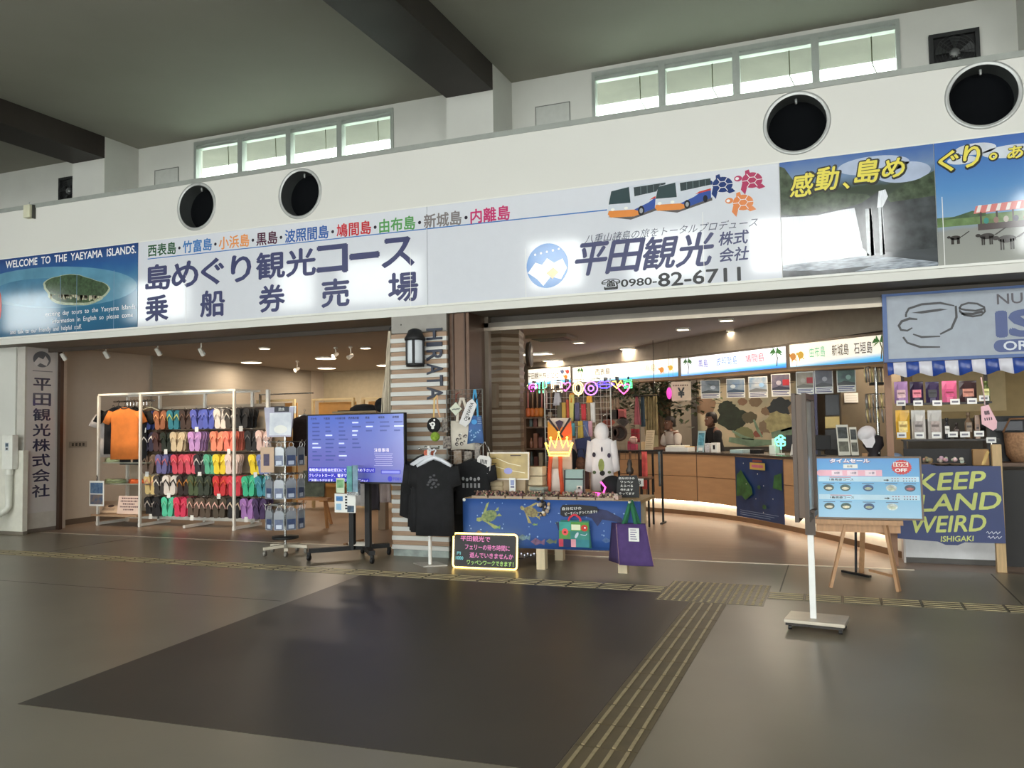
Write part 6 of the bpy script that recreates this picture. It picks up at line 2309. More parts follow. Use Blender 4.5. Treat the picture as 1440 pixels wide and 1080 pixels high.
q = P(887, 656, 9.0)
t = thing('figurine', 'dark figurine on a thin post behind the price board', 'figurine', (q.x, 8.95, TZ))
mb = MB()
mb.lathe([(.035, q.z-.08), (.045, q.z-.04), (.025, q.z+.0), (.03, q.z+.03), (.02, q.z+.07), (.001, q.z+.085)], mat((60, 50, 44), .5), 14, (q.x, 8.95, 0))
part(t, 'figure', mb)
mb = MB()
mb.cyl((q.x, 8.95, TZ), (q.x, 8.95, q.z-.08), .008, BLACK)
part(t, 'post', mb)
# shelf with goods between column and white grid
x0_, x1_ = P(742, 600, 10.4).x, P(771, 600, 10.4).x
t = thing('goods_shelf', 'brown goods shelf between the lap-board column and the white grid', 'shelf', ((x0_+x1_)/2, 10.4, 0))
SHW = mat((110, 80, 58), .5, nz=.15)
for x in (x0_, x1_+.25):
    part(t, 'side_panel', MB().box(x-.015, x+.015, 10.3, 10.7, 0, 1.95, SHW))
zs = [P(756, y, 10.4).z for y in (600, 630, 655, 690)]
for z in zs:
    part(t, 'shelf', MB().box(x0_+.015, x1_+.235, 10.3, 10.7, z-.02, z, SHW))
part(t, 'back_panel', MB().box(x0_, x1_+.25, 10.7, 10.72, 0, 1.95, mat((70, 50, 40), .6)))
rb = random.Random(9)
for zi, z in enumerate(zs[:3]):
    for k in range(7):
        x = x0_+.05+.07*k
        hh = rb.uniform(.1, .2)
        mb = MB()
        c = rb.choice([(176, 150, 120), (120, 70, 60), (90, 100, 96), (200, 180, 150), (70, 60, 56), (150, 96, 70)])
        if k % 3 == 0:
            mb.lathe([(.022, z), (.026, z+.01), (.026, z+hh*.6), (.012, z+hh*.75), (.012, z+hh), (.001, z+hh)], mat(c, .35), 12, (x, 10.4, 0))
        else:
            mb.box(x-.026, x+.026, 10.36, 10.44, z, z+hh, mat(c, .5, nz=.2))
            mb.rect(0, 0, 0, 0, mat(c, .5)) if False else None
        solo('shelf_article', mb, f'{ON[k]} article from the left on the {["top", "middle", "lower"][zi]} board of the goods shelf', 'goods', 'articles on the goods shelf', bev=.003)
rb = random.Random(10)
for k in range(7):
    x = x0_+.04+.065*k
    q = P(756, 560, 10.35)
    mb = MB()
    mb.tube([(x, 10.32, q.z+.1), (x+.01, 10.3, q.z), (x, 10.32, q.z-.14)], .012, mat(rb.choice([(196, 120, 110), (226, 190, 180), (120, 60, 60), (160, 120, 90)]), .6), 6)
    solo('hanging_strap', mb, f'{ON[k]} reddish strap from the left above the goods shelf', 'strap', 'straps above the goods shelf')
for k in range(4):
    x = x0_+.06+.06*k
    q = P(756, 581, 10.3)
    mb = MB().lathe([(.02, q.z-.05), (.035, q.z-.03), (.035, q.z+.05), (.02, q.z+.07), (.001, q.z+.07)], mat((206, 100+8*k, 50), .5), 12, (x, 10.27, 0))
    solo('orange_pouch', mb, f'{ON[k]} orange pouch from the left on the goods shelf front', 'pouch', 'orange pouches on the goods shelf')
struct('trim_goods_rail', MB().box(x0_, x1_+.25, 10.24, 10.31, P(756, 581, 10.3).z-.07, P(756, 581, 10.3).z-.05, SHW).box(x0_, x1_+.25, 10.30, 10.34, P(756, 560, 10.35).z+.1, P(756, 560, 10.35).z+.12, SHW))
# ================================================================== RIGHT SHOP: CURVED COUNTER, LIGHT BOXES, REAR WALL
def cpath(n=60):
    """plan of the curved counter's plinth line, from deep left to near right"""
    pts = [(-5.55, 14.95), (-5.0, 14.93), (-4.2, 14.75), (-3.24, 14.36), (-1.92, 13.62), (-.97, 12.60), (-.02, 11.18), (.66, 9.98)]
    out = []
    for i in range(len(pts)-1):
        p0, p1, p2, p3 = pts[max(i-1, 0)], pts[i], pts[i+1], pts[min(i+2, len(pts)-1)]
        for k in range(10):
            t_ = k/10
            out.append(tuple(.5*(2*p1[j]+(p2[j]-p0[j])*t_+(2*p0[j]-5*p1[j]+4*p2[j]-p3[j])*t_*t_+(3*p1[j]-p0[j]-3*p2[j]+p3[j])*t_**3) for j in (0, 1)))
    out.append(pts[-1])
    return [Vector((x, y, 0)) for x, y in out]


CP = cpath()
CN_ = []
for i, p in enumerate(CP):
    d = (CP[min(i+1, len(CP)-1)]-CP[max(i-1, 0)]).normalized()
    CN_.append(Vector((d.y, -d.x, 0)) if d.y < 0 or True else d)
# the normal must point at the hall (towards -y / -x)
CN_ = [n if n.y < 0 or n.x < 0 else -n for n in CN_]


def wall_along(mb, i0, i1, o0, o1, z0, z1, m):
    """solid strip following the counter between point i0 and i1, offset o0..o1 towards the hall"""
    n = i1-i0+1
    A = [CP[i]+CN_[i]*o1 for i in range(i0, i1+1)]
    B = [CP[i]+CN_[i]*o0 for i in range(i0, i1+1)]
    vs = [(p.x, p.y, z0) for p in A]+[(p.x, p.y, z1) for p in A]+[(p.x, p.y, z0) for p in B]+[(p.x, p.y, z1) for p in B]
    fs = []
    for k in range(n-1):
        fs += [(k, k+1, n+k+1, n+k), (2*n+k+1, 2*n+k, 3*n+k, 3*n+k+1), (n+k, n+k+1, 3*n+k+1, 3*n+k), (2*n+k, 2*n+k+1, k+1, k)]
    fs += [(2*n, 0, n, 3*n), (n-1, 3*n-1, 4*n-1, 2*n-1)]
    return mb.add(vs, fs, m)


def cidx(px, y=640, z=.6, o=.14):
    best, bi = 1e9, 0
    for i, p in enumerate(CP):
        q = p+CN_[i]*o
        d = Vector((q.x, q.y, z))-CAM
        sx_ = 720+FPX*d.dot(_r)/d.dot(_f)
        if abs(sx_-px) < best:
            best, bi = abs(sx_-px), i
    return bi


OAK = mat((200, 156, 114), .45, nz=.06, ns=3, stretch=(1, 1, 6), name='counter_wood')
PLN = mat((236, 228, 212), .6, name='counter_plinth')
t = thing('ticket_counter', 'long curved wood panelled ticket counter with a lit white plinth', 'counter', (-2.5, 13.6, 0))
last = len(CP)-1
part(t, 'plinth', wall_along(MB(), 0, last, -.06, 0, .07, .26, PLN))
part(t, 'baseboard', wall_along(MB(), 0, last, -.07, .015, 0, .07, mat((120, 92, 66), .5)))
cuts = [0, cidx(800), cidx(860), cidx(905), cidx(977), cidx(1032), cidx(1103), cidx(1150), cidx(1225), last]
for a, b in zip(cuts[:-1], cuts[1:]):
    if b <= a:
        continue
    pn = part(t, 'panel', wall_along(MB(), a, b, 0, .14, .24, .64, OAK))
    pn = part(t, 'panel', wall_along(MB(), a, b, 0, .14, .648, 1.0, OAK))
for a in cuts[1:-1]:
    p = CP[a]+CN_[a]*.141
    part(t, 'panel_joint', MB().box(p.x-.006, p.x+.006, p.y-.004, p.y+.004, .24, 1.0, mat((96, 66, 42), .6)))
part(t, 'worktop', wall_along(MB(), 0, last, -.55, .16, 1.0, 1.035, mat((70, 60, 54), .25)))
part(t, 'light_strip', wall_along(MB(), 6, last-2, .02, .05, .225, .236, mat((255, 240, 214), .4, em=15, nz=0)))
# blue island map poster on the counter front
i0, i1 = cidx(1033), cidx(1103)
t = thing('map_poster', 'large blue sea map poster with green islands on the counter front', 'poster', tuple(CP[(i0+i1)//2]+Vector((0, 0, .1))))
part(t, 'sheet', wall_along(MB(), i0, i1, .142, .146, .10, .985, mat((32, 62, 112), .35, nz=.25, ns=3)))
pa, pb = CP[i0]+CN_[i0]*.15, CP[i1]+CN_[i1]*.15
ang = math.atan2(pb.y-pa.y, pb.x-pa.x)
pw = (pb-pa).length
mid = (pa+pb)/2
bul = max((CP[i]+CN_[i]*.15-pa).dot(Vector((math.sin(ang), -math.cos(ang), 0))) for i in range(i0, i1+1))
T = F(mid.x+math.sin(ang)*(bul+.006), mid.y-math.cos(ang)*(bul+.006), .10, ang)
GI = mat((58, 110, 62), .4, nz=.35, ns=10)
part(t, 'island', MB(T).poly([(-pw*.48, .30), (-pw*.46, .62), (-pw*.36, .70), (-pw*.26, .58), (-pw*.14, .46), (-pw*.12, .36), (-pw*.28, .26), (-pw*.36, .32)], GI, 0))
part(t, 'island', MB(T).poly([(pw*.30, .48), (pw*.34, .66), (pw*.48, .7), (pw*.48, .46)], GI, 0))
part(t, 'island', MB(T).ell(pw*.12, .2, .05, .035, GI, 0, 16))
part(t, 'island', MB(T).ell(pw*.02, .47, .04, .03, GI, 0, 16))
mb = MB(T)
for x, y in ((-.25, .5), (.12, .5), (.3, .33), (-.05, .3), (.0, .66), (.1, .12), (-.3, .8)):
    mb.ell(x*pw, y, .01, .01, PAPER, .001, 8)
part(t, 'map_marks', mb)
mb = MB(T)
mb.rect(-pw*.16, pw*.16, .72, .82, mat((206, 180, 90), .4), .001)
mb.rect(-pw*.1, pw*.1, .83, .86, mat((140, 70, 60), .4), .001)
mb.rect(-pw*.12, pw*.12, .75, .79, mat((206, 110, 140), .4), .002)
for k in range(3):
    mb.rect(-pw*.4, pw*.4-.1*k, .1-.03*k, .106-.03*k, mat((170, 190, 220), .4), .001)
part(t, 'legend', mb)


def oncounter(px, back=.2):
    i = cidx(px, o=-back)
    return CP[i]-CN_[i]*back, math.atan2(CN_[i].x, -CN_[i].y)


ZC = 1.035


def ctr_card(name, label, cat, px, py0, py1, wpx, m, deco=None, tilt=-.25, back=.12, lean=True):
    p, rz = oncounter(px, back)
    dpt = (Vector((p.x, p.y, ZC))-CAM).dot(_f)
    w, h = wpx*dpt/FPX, (py1-py0)*dpt/FPX
    T = F(p.x, p.y, ZC, rz*.5, tilt)
    t = thing(name, label, cat, (p.x, p.y, ZC))
    part(t, 'board', MB(T).box(-w/2, w/2, 0, h, -.008, 0, m))
    mb = MB(T)
    if deco:
        deco(mb, w, h)
        part(t, 'print', mb)
    mb = MB(Matrix.Translation((p.x, p.y, ZC)) @ Matrix.Rotation(rz*.5, 4, 'Z'))
    mb.box(-w*.3, w*.3, .0, .12, 0, .008, BLACK)
    mb.bar((0, .11, .006), (0, h*.6*.25+.012, h*.6), .02, .008, BLACK)
    part(t, 'foot', mb)
    return t


def lines(c, n, x0=-.4, x1=.4):
    def f(mb, w, h):
        for k in range(n):
            mb.rect(x0*w, x1*w*(1-.2*(k % 3)), h*(.88-.8*k/n), h*(.88-.8*k/n)+h*.03, mat(c, .6), .001)
    return f


ctr_card('menu_board', 'cream menu board leaning on the left part of the counter', 'sign', 917, 602, 632, 13, mat((216, 198, 166), .6), lines((170, 150, 120), 9))
ctr_card('display_stand', 'pale blue poster stand on the counter before the person in black', 'sign', 990, 604, 634, 11, mat((170, 200, 206), .4), lambda mb, w, h: (mb.rect(-w*.4, w*.4, h*.3, h*.9, mat((90, 150, 170), .4, nz=.5, ns=20), .001), mb.rect(-w*.3, w*.3, h*.06, h*.2, PAPER, .001)))
ctr_card('tablet', 'white tablet tilted on the right part of the counter', 'tablet', 1114, 622, 639, 9, mat((230, 228, 222), .3), lambda mb, w, h: mb.rect(-w*.38, w*.38, h*.1, h*.9, mat((200, 200, 196), .2), .001), tilt=-.4)


def ctr_box(name, label, cat, px, wpx, hh, m, dd=.12, back=.15, top=None):
    p, rz = oncounter(px, back)
    dpt = (Vector((p.x, p.y, ZC))-CAM).dot(_f)
    w = wpx*dpt/FPX
    mb = MB(Matrix.Translation((p.x, p.y, ZC)) @ Matrix.Rotation(rz*.5, 4, 'Z'))
    mb.box(-w/2, w/2, -dd/2, dd/2, 0, hh, m)
    if top:
        top(mb, w, hh, dd)
    return solo(name, mb, label, cat, bev=.006)


ctr_box('pink_box', 'pink gift box on the counter behind the red ribbons', 'box', 893, 12, .12, mat((190, 70, 100), .6), top=lambda mb, w, h, d: (mb.box(-w*.5, -w*.1, -d*.4, d*.4, h, h+.05, mat((180, 50, 80), .6)), mb.ball((w*.1, 0, h+.07), (.08, .06, .07), mat((226, 190, 180), .8))))
ctr_box('cream_carton', 'cream carton right of the pink gift box', 'box', 904, 5, .16, mat((226, 196, 150), .6))
ctr_box('paper_stack', 'low white paper stack in front of the seated person', 'papers', 955, 34, .07, PAPER, dd=.3, back=.2, top=lambda mb, w, h, d: (mb.box(-w*.48, w*.3, -d*.4, d*.45, h, h+.03, mat((222, 218, 206), .6)), mb.box(w*.36, w*.5, -d*.5, d*.5, h, h+.012, mat((226, 190, 110), .6))))
ctr_box('letter_box', 'white box with a black letter on the counter', 'box', 1005, 9, .15, PAPER, top=lambda mb, w, h, d: mb.box(-w*.18, w*.18, -d/2-.004, -d/2-.001, h*.3, h*.75, INK))
ctr_box('napkin_box', 'small white flowery box left of the box with a letter', 'box', 999, 7, .14, mat((206, 204, 206), .6, nz=.3, ns=60))
ctr_box('blue_papers', 'pale blue paper pile on the counter above the map poster', 'papers', 1044, 20, .05, mat((170, 196, 200), .5), dd=.24)
ctr_box('white_pot', 'white box holding the green clover lamp on the counter', 'box', 1091, 10, .13, PAPER, top=lambda mb, w, h, d: mb.box(-w*.2, w*.3, -d*.3, d*.3, h, h+.10, PAPER))
ctr_box('cash_tray', 'dark cash tray at the middle of the counter', 'tray', 1064, 16, .06, BLACK)
# screens
for px, hh, lb in ((1123, .2, 'dark monitor at the right part of the counter'), (1150, .2, 'dark monitor behind the brown stand board')):
    p, rz = oncounter(px, .3)
    t = thing('monitor', lb, 'monitor', (p.x, p.y, ZC), 'monitors on the counter')
    M_ = Matrix.Translation((p.x, p.y, ZC)) @ Matrix.Rotation(rz*.5+.5, 4, 'Z')
    part(t, 'screen', MB(M_).box(-.15, .15, -.02, .02, .08, .08+hh, BLACK), bev=.006)
    part(t, 'foot', MB(M_).box(-.09, .09, -.07, .07, 0, .012, BLACK).box(-.02, .02, -.01, .01, .012, .1, BLACK))
# neon clover
p, rz = oncounter(1098, .12)
q = P(1098, 620, p.y)
t = thing('clover_lamp', 'green neon flower lamp glowing on the right part of the counter', 'lamp', (p.x, p.y, ZC))
CG = mat((90, 240, 190), .4, em=5, nz=0)
mb = MB(F(q.x, p.y, q.z))
for k in range(5):
    a = PI/2+2*PI*k/5
    mb.tube([(.045*math.cos(a)+.035*math.cos(b), .045*math.sin(a)+.035*math.sin(b), 0) for b in [2*PI*i/12 for i in range(12)]], .008, CG, 6, True)
mb.tube([(0, -.03, 0), (.0, -.13, 0)], .008, CG, 6)
part(t, 'neon_tube', mb)
part(t, 'stand', MB().box(q.x-.05, q.x+.05, p.y-.03, p.y+.03, ZC, ZC+.02, WHITE).cyl((q.x, p.y, ZC+.02), (q.x, p.y, q.z-.12), .008, WHITE))
# ribbons hung on a black rail before the counter
YR = 12.6
t = thing('ribbon_rail', 'black rail on posts in front of the counter carrying ribbons', 'rail', (P(905, 640, YR).x, YR, 0))
xa, xb = P(868, 632, YR).x, P(932, 632, YR).x
zr = P(905, 634, YR).z
mb = MB()
mb.cyl((xa, YR, zr), (xb, YR, zr), .012, BLACK, n=8)
part(t, 'rail', mb)
for x in (xa+.02, xb-.02):
    part(t, 'post', MB().box(x-.014, x+.014, YR-.014, YR+.014, 0, zr, BLACK).box(x-.02, x+.02, YR-.15, YR+.15, 0, .02, BLACK))
G3 = 'ribbons in front of the counter'
for px0, px1, py1, c, lb, ns in ((902, 911, 688, (222, 96, 92), 'broad coral red ribbon hanging in front of the counter', 9), (897, 900, 672, (60, 40, 36), 'narrow dark ribbon left of the coral red one', 9), (916, 920, 692, (46, 40, 36), 'black dotted ribbon right of the coral red one', 60), (925, 929, 684, (110, 124, 130), 'narrow grey blue ribbon at the right of the counter ribbons', 9), (884, 888, 668, (130, 96, 70), 'narrow brown ribbon at the left of the counter ribbons', 9)):
    hang('ribbon', lb, 'ribbon', px0, 635, px1, py1, YR-.03, c, G3, 1, .008, 0, ns=ns, nz=.3)
# small black side table right of the workshop table
q = G(913, 741)
t = thing('side_table', 'small dark side table right of the workshop table', 'table', (q.x-.1, q.y, 0))
zt = P(905, 672, q.y).z
part(t, 'tabletop', MB().box(q.x-.42, q.x+.02, q.y-.02, q.y+.35, zt-.03, zt, mat((96, 70, 52), .4)))
for dx, dy in ((0, 0), (0, .32), (-.38, 0), (-.38, .32)):
    part(t, 'leg', MB().box(q.x+dx-.014, q.x+dx+.014, q.y+dy-.014+.01, q.y+dy+.014, 0, zt-.03, BLACK))

# --- illuminated light boxes hanging in a curve over the counter
LBP = [((742, 541, 519), 17.6), ((804.5, 538, 516.5), 16.6), ((956.5, 529, 504), 14.0), ((1109, 516.5, 487), 12.0), ((1246, 508, 468), 10.4)]
pts = []
for (px, yb, yt), Y in LBP:
    a, b = P(px, yb, Y), P(px, yt, Y)
    pts.append((a.x, Y, a.z, b.z))
BOXF = mat((120, 110, 98), .4, .4)
specs = [('株式会社', None), ('西表島', None), ('黒島', None), ('由布島', None)]
lbl = ['lit sign box with company characters beside the lap-board column', 'lit sign box listing islands with a palm at its left, second in the row', 'lit sign box between two palms, third in the row', 'lit sign box with an orange turtle pair, nearest the striped awning']
for i in range(4):
    x0, y0, zb0, zt0 = pts[i]
    x1, y1, zb1, zt1 = pts[i+1]
    d = Vector((x1-x0, y1-y0, 0))
    L = d.length
    ang = math.atan2(d.y, d.x)
    zb, zt = (zb0+zb1)/2, (zt0+zt1)/2
    H = zt-zb
    # sheared frame: the row climbs slightly towards its far end
    sh = (zb1-zb0)/L
    M_ = Matrix.Translation((x0, y0, zb0)) @ Matrix.Rotation(ang, 4, 'Z') @ Matrix(((1, 0, 0, 0), (0, 0, -1, 0), (sh, 1, 0, 0), (0, 0, 0, 1)))
    t = thing('light_box', lbl[i], 'sign', (x0, y0, zb0), 'lit sign boxes above the counter')
    mb = MB(M_)
    mb.box(.0, L, -.03, H+.03, -.16, -.012, BOXF)
    for q in ((0, L, -.03, 0), (0, L, H, H+.03), (0, .035, 0, H), (L-.035, L, 0, H)):
        mb.box(q[0], q[1], q[2], q[3], -.012, .012, BOXF)
    part(t, 'housing', mb)
    mb = MB(M_)
    mb.rect(.035, L-.035, 0, H, ramp_mat('lit_face', [(0, (60, 150, 214)), (.14, (90, 176, 226)), (.30, (246, 240, 224)), (1, (255, 246, 226))] if i != 2 else [(0, (40, 120, 220)), (.14, (80, 160, 240)), (.34, (236, 240, 250)), (1, (246, 246, 250))], .3, 1.5, .03, em=1.35 if i < 3 else .95), 0)
    part(t, 'lit_face', mb)

    def em(c):
        return mat(c, .4, em=.55, nz=0)
    mb = MB(M_)
    if i == 0:
        part(t, 'company_name', mb.text('平田観光株式会社', L*.36, H*.56, em((70, 60, 60)), w=L*.72, h=H*.42, z=.002, off=.010))
    elif i == 1:
        for s_, x, c in (('西表島', .33, (110, 104, 96)), ('竹富島', .53, (170, 200, 220)), ('小浜島', .74, (236, 206, 160))):
            mb = MB(M_)
            part(t, 'island_name', mb.text(s_, L*x, H*.58, em(c), w=L*.15, h=H*.42, z=.002, off=.010))
    elif i == 2:
        for s_, x, c, k_ in (('黒島', .25, (120, 120, 190), .10), ('波照間島', .48, (90, 130, 200), .2), ('鳩間島', .73, (226, 96, 110), .16)):
            mb = MB(M_)
            part(t, 'island_name', mb.text(s_, L*x, H*.60, em(c), w=L*k_, h=H*.44, z=.002, off=.010))
    else:
        for s_, x, c in (('由布島', .34, (120, 196, 160)), ('新城島', .58, (80, 70, 66)), ('石垣島', .80, (80, 74, 80))):
            mb = MB(M_)
            part(t, 'island_name', mb.text(s_, L*x, H*.58, em(c), w=L*.17, h=H*.46, z=.002, off=.010))
    mb = MB(M_)

    def palm(x):
        tr, lf = em((70, 70, 40)), em((50, 110, 50))
        mb.stroke([(x, H*.1), (x+.02, H*.5), (x-.01, H*.75)], .02, tr, .002)
        for a in (-.4, .3, 1.0, 2.1, 2.8, 3.6):
            mb.poly([(x-.01, H*.76), (x-.01+.09*math.cos(a)-.02*math.sin(a), H*.76+.07*math.sin(a)+.02), (x-.01+.15*math.cos(a), H*.74+.06*math.sin(a)-.03)], lf, .003)

    def trt(x, z, s, c):
        mb.ell(x, z, .07*s, .05*s, em(c), .002, 16)
        mb.ell(x-.08*s, z+.02*s, .025*s, .02*s, em(c), .002, 10)
        mb.poly([(x-.04*s, z-.03*s), (x, z-.04*s), (x-.03*s, z-.09*s)], em(c), .002)
        mb.poly([(x+.04*s, z-.03*s), (x+.09*s, z-.06*s), (x+.05*s, z-.06*s)], em(c), .002)
    if i == 0:
        for x, z, c in ((.80, .72, (70, 80, 110)), (.91, .7, (206, 80, 70)), (.87, .38, (236, 130, 50))):
            trt(L*x, H*z, .9, c)
    if i == 1:
        palm(L*.10)
        trt(L*.86, H*.42, 1.0, (236, 150, 50))
        trt(L*.93, H*.5, .9, (246, 200, 60))
    if i == 2:
        palm(L*.09)
        palm(L*.91)
    if i == 3:
        trt(L*.06, H*.46, 1.0, (190, 130, 60))
        trt(L*.15, H*.5, 1.0, (200, 160, 50))
        palm(L*.96)
    part(t, 'pictures', mb)
# bulkhead carrying the boxes
mb = MB()
for i in range(4):
    x0, y0, zb0, zt0 = pts[i]
    x1, y1, zb1, zt1 = pts[i+1]
    mb.hexa([(x0, y0+.02, zt0+.035), (x1, y1+.02, zt1+.035), (x1+.1, y1+.5, zt1+.035), (x0+.1, y0+.5, zt0+.035)], [(x0, y0+.02, 2.93), (x1, y1+.02, 2.93), (x1+.1, y1+.5, 2.93), (x0+.1, y0+.5, 2.93)], mat((158, 148, 134), .7))
struct('ceiling_bulkhead', mb)
mb = MB()
for i in range(4):
    x0, y0, zb0, zt0 = pts[i]
    x1, y1, zb1, zt1 = pts[i+1]
    mb.hexa([(x0, y0-.03, zb0-.06), (x1, y1-.03, zb1-.06), (x1+.08, y1+.3, zb1-.06), (x0+.08, y0+.3, zb0-.06)], [(x0, y0-.03, zb0-.032), (x1, y1-.03, zb1-.032), (x1+.08, y1+.3, zb1-.032), (x0+.08, y0+.3, zb0-.032)], mat((150, 120, 86), .5))
struct('trim_lightbox_ledge', mb)

# --- rear: mural, posters, tree, people
YM = 17.4
x0, x1 = P(984, 600, YM).x, P(1135, 600, YM).x
z0, z1 = P(1060, 628, YM).z, P(1060, 552, YM).z
t = thing('mural', 'large faded green and beige nature mural on the rear wall behind the counter', 'mural', ((x0+x1)/2, YM, z0))
mb = MB(F(0, YM, 0))
mb.box(x0-.05, x1+.2, z0, z1+.2, -.03, 0, mat((186, 170, 144), .6, nz=.3, ns=2.4, rgb2=(150, 150, 128)))
part(t, 'sheet', mb)
mb = MB(F(0, YM, 0))
rb = random.Random(21)
DGR = mat((34, 44, 34), .7, nz=.4, ns=6)
TG = mat((110, 136, 116), .7, nz=.4, ns=4)


def blob(cx, cz, r, m, n=16, sq=.8, z=.002):
    n = 26
    mb.poly([(cx+r*math.cos(2*PI*k/n)*rb.uniform(.78, 1.05), cz+r*sq*math.sin(2*PI*k/n)*rb.uniform(.78, 1.05)) for k in range(n)], m, z)


for px, py, r, m in ((1030, 588, .32, DGR), (1022, 574, .2, DGR), (1098, 573, .26, mat((46, 54, 60), .7)), (1054, 587, .16, mat((84, 80, 62), .7)), (990, 570, .26, mat((120, 96, 76), .7)), (1095, 595, .3, mat((150, 146, 108), .7, nz=.3)), (1078, 578, .12, mat((120, 100, 80), .7)), (1062, 565, .14, mat((120, 104, 84), .7)), (1044, 565, .1, mat((126, 100, 82), .7)), (1078, 600, .18, mat((120, 106, 88), .7)), (1122, 575, .2, mat((130, 116, 98), .7)), (1047, 610, .2, mat((110, 116, 84), .7)), (1066, 610, .1, mat((126, 76, 66), .7))):
    q = P(px, py, YM)
    blob(q.x, q.z, r, m, 18, .8, .002+rb.uniform(0, .001))
for px0, py0, px1, py1, w in ((1025, 618, 1090, 622, .16), (1085, 612, 1130, 600, .2), (1030, 606, 1060, 618, .07), (1060, 590, 1072, 615, .06), (1098, 606, 1134, 590, .06)):
    a, b = P(px0, py0, YM), P(px1, py1, YM)
    mb.stroke([(a.x, a.z), ((a.x+b.x)/2, (a.z+b.z)/2-.04), (b.x, b.z)], [w*.6, w, w*.5], TG, .0045)
part(t, 'nature_shapes', mb)
struct('trim_mural_post', MB().box(P(977, 600, YM).x-.06, P(977, 600, YM).x+.06, YM-.05, YM+.1, 0, 2.92, mat((50, 46, 42), .5)))
struct('trim_mural_sill', MB().box(x0-.1, x1+.3, YM-.06, YM+.05, z0-.09, z0-.001, mat((50, 48, 44), .5)))
struct('wall_mural_dado', MB().box(x0-.1, x1+.3, YM-.04, YM+.05, 0, z0-.09, mat((96, 92, 76), .6)))

YP = 13.6
PST = [(985, 535, 1013, 560, 'posters', (96, 112, 120), (150, 160, 176), 'waterfall poster, leftmost of the row above the counter'),
       (1021, 533, 1048, 559, '', (96, 130, 170), (160, 170, 176), 'blue poster with a figure, second of the row above the counter'),
       (1052, 530, 1080, 559, '', (206, 206, 206), (100, 140, 176), 'white poster with small blue photos, third of the row'),
       (1084, 526, 1112, 557, '', (70, 66, 100), (120, 110, 120), 'purple poster with a red block, fourth of the row')]
YP2 = 11.6
PST2 = [(1119, 523, 1145, 554, '', (170, 160, 140), (120, 110, 100), 'beige poster with a red corner above the brown stand board'),
        (1145, 520, 1172, 553, '', (60, 62, 80), (100, 100, 110), 'dark blue poster with a white border right of the stand board'),
        (1176, 517, 1204, 551, '', (40, 60, 70), (90, 130, 120), 'dark green poster with a white border nearest the awning')]


def poster(px0, py0, px1, py1, Y, c1, c2, label, seed, grp):
    T, w, h, mb = card(px0, py0, px1, py1, Y, PAPER, .004)
    t = thing('poster', label, 'poster', tuple(T.translation), grp)
    part(t, 'sheet', mb)
    r2 = random.Random(seed)
    mb = MB(T)
    mb.rect(-w*.46, w*.46, h*.28, h*.96, mat(c1, .4, nz=.5, ns=7, rgb2=c2), .001)
    mb.ell(r2.uniform(-.2, .2)*w, h*.6, w*.14, h*.1, mat(tuple(min(255, v+60) for v in c2), .4), .002, 14)
    mb.poly([(-w*.46, h*.36), (-w*.1, h*.46), (w*.46, h*.38), (w*.46, h*.28), (-w*.46, h*.28)], mat(tuple(int(v*.6) for v in c1), .4), .0015)
    part(t, 'picture', mb)
    mb = MB(T)
    for k in range(3):
        mb.rect(-w*.42, w*(.42-.1*(k % 2)), h*(.06+.07*k), h*(.095+.07*k), mat((70, 70, 130), .5), .001)
    if seed == 3 or seed == 4:
        mb.rect(w*.1, w*.44, h*.48, h*.74, mat((176, 40, 50), .5), .003)
    part(t, 'caption', mb)
    mb = MB(T)
    zc = 2.93-T.translation.z
    for s_ in (-.42, .42):
        mb.tube([(s_*w, h, -.002), (s_*w, h+.25, -.002)], .002, CHROME, 4)
    part(t, 'hanging_wire', mb)
    return t


for i, (a, b, c, d, _, c1, c2, lb) in enumerate(PST):
    poster(a, b, c, d, YP, c1, c2, lb, i, 'posters hung above the counter')
for i, (a, b, c, d, _, c1, c2, lb) in enumerate(PST2):
    poster(a, b, c, d, YP2, c1, c2, lb, 4+i, 'posters hung above the counter')
xa, xb = P(980, 530, YP).x, P(1116, 530, YP).x
struct('trim_poster_wire', MB().cyl((xa, YP+.004, P(1050, 540, YP).z), (xb, YP+.004, P(1050, 540, YP).z), .006, BLACK, n=6))
# yen sign
T, w, h, mb = card(944, 537, 972, 563, 13.9, mat((222, 206, 186), .6), .01)
t = thing('yen_sign', 'hanging beige price sign with a large black yen mark', 'sign', tuple(T.translation))
part(t, 'board', mb)
mb = MB(T)
mb.text('¥', .0, h*.42, INK, w=w*.32, h=h*.5, z=.002, off=.03)
part(t, 'yen_mark', mb)
mb = MB(T)
for k in range(9):
    mb.rect(-w*.42+w*.09*k, -w*.37+w*.09*k, h*.76, h*.84, mat((96, 66, 50), .6), .002)
part(t, 'small_print', mb)
mb = MB(T)
for s_ in (-.4, .4):
    mb.tube([(s_*w, h, -.004), (s_*w, h+.4, -.004)], .003, CHROME, 4)
part(t, 'hanging_wire', mb)
q = P(941, 553, 13.8)
solo('pink_heart_lamp', MB().ball((q.x, 13.8, q.z), (.045, .04, .10), mat((240, 80, 200), .4, em=.8, nz=0)).tube([(q.x, 13.8, q.z+.09), (q.x, 13.85, 2.924)], .003, CHROME, 5), 'small glowing pink lamp at the left edge of the yen sign', 'lamp')

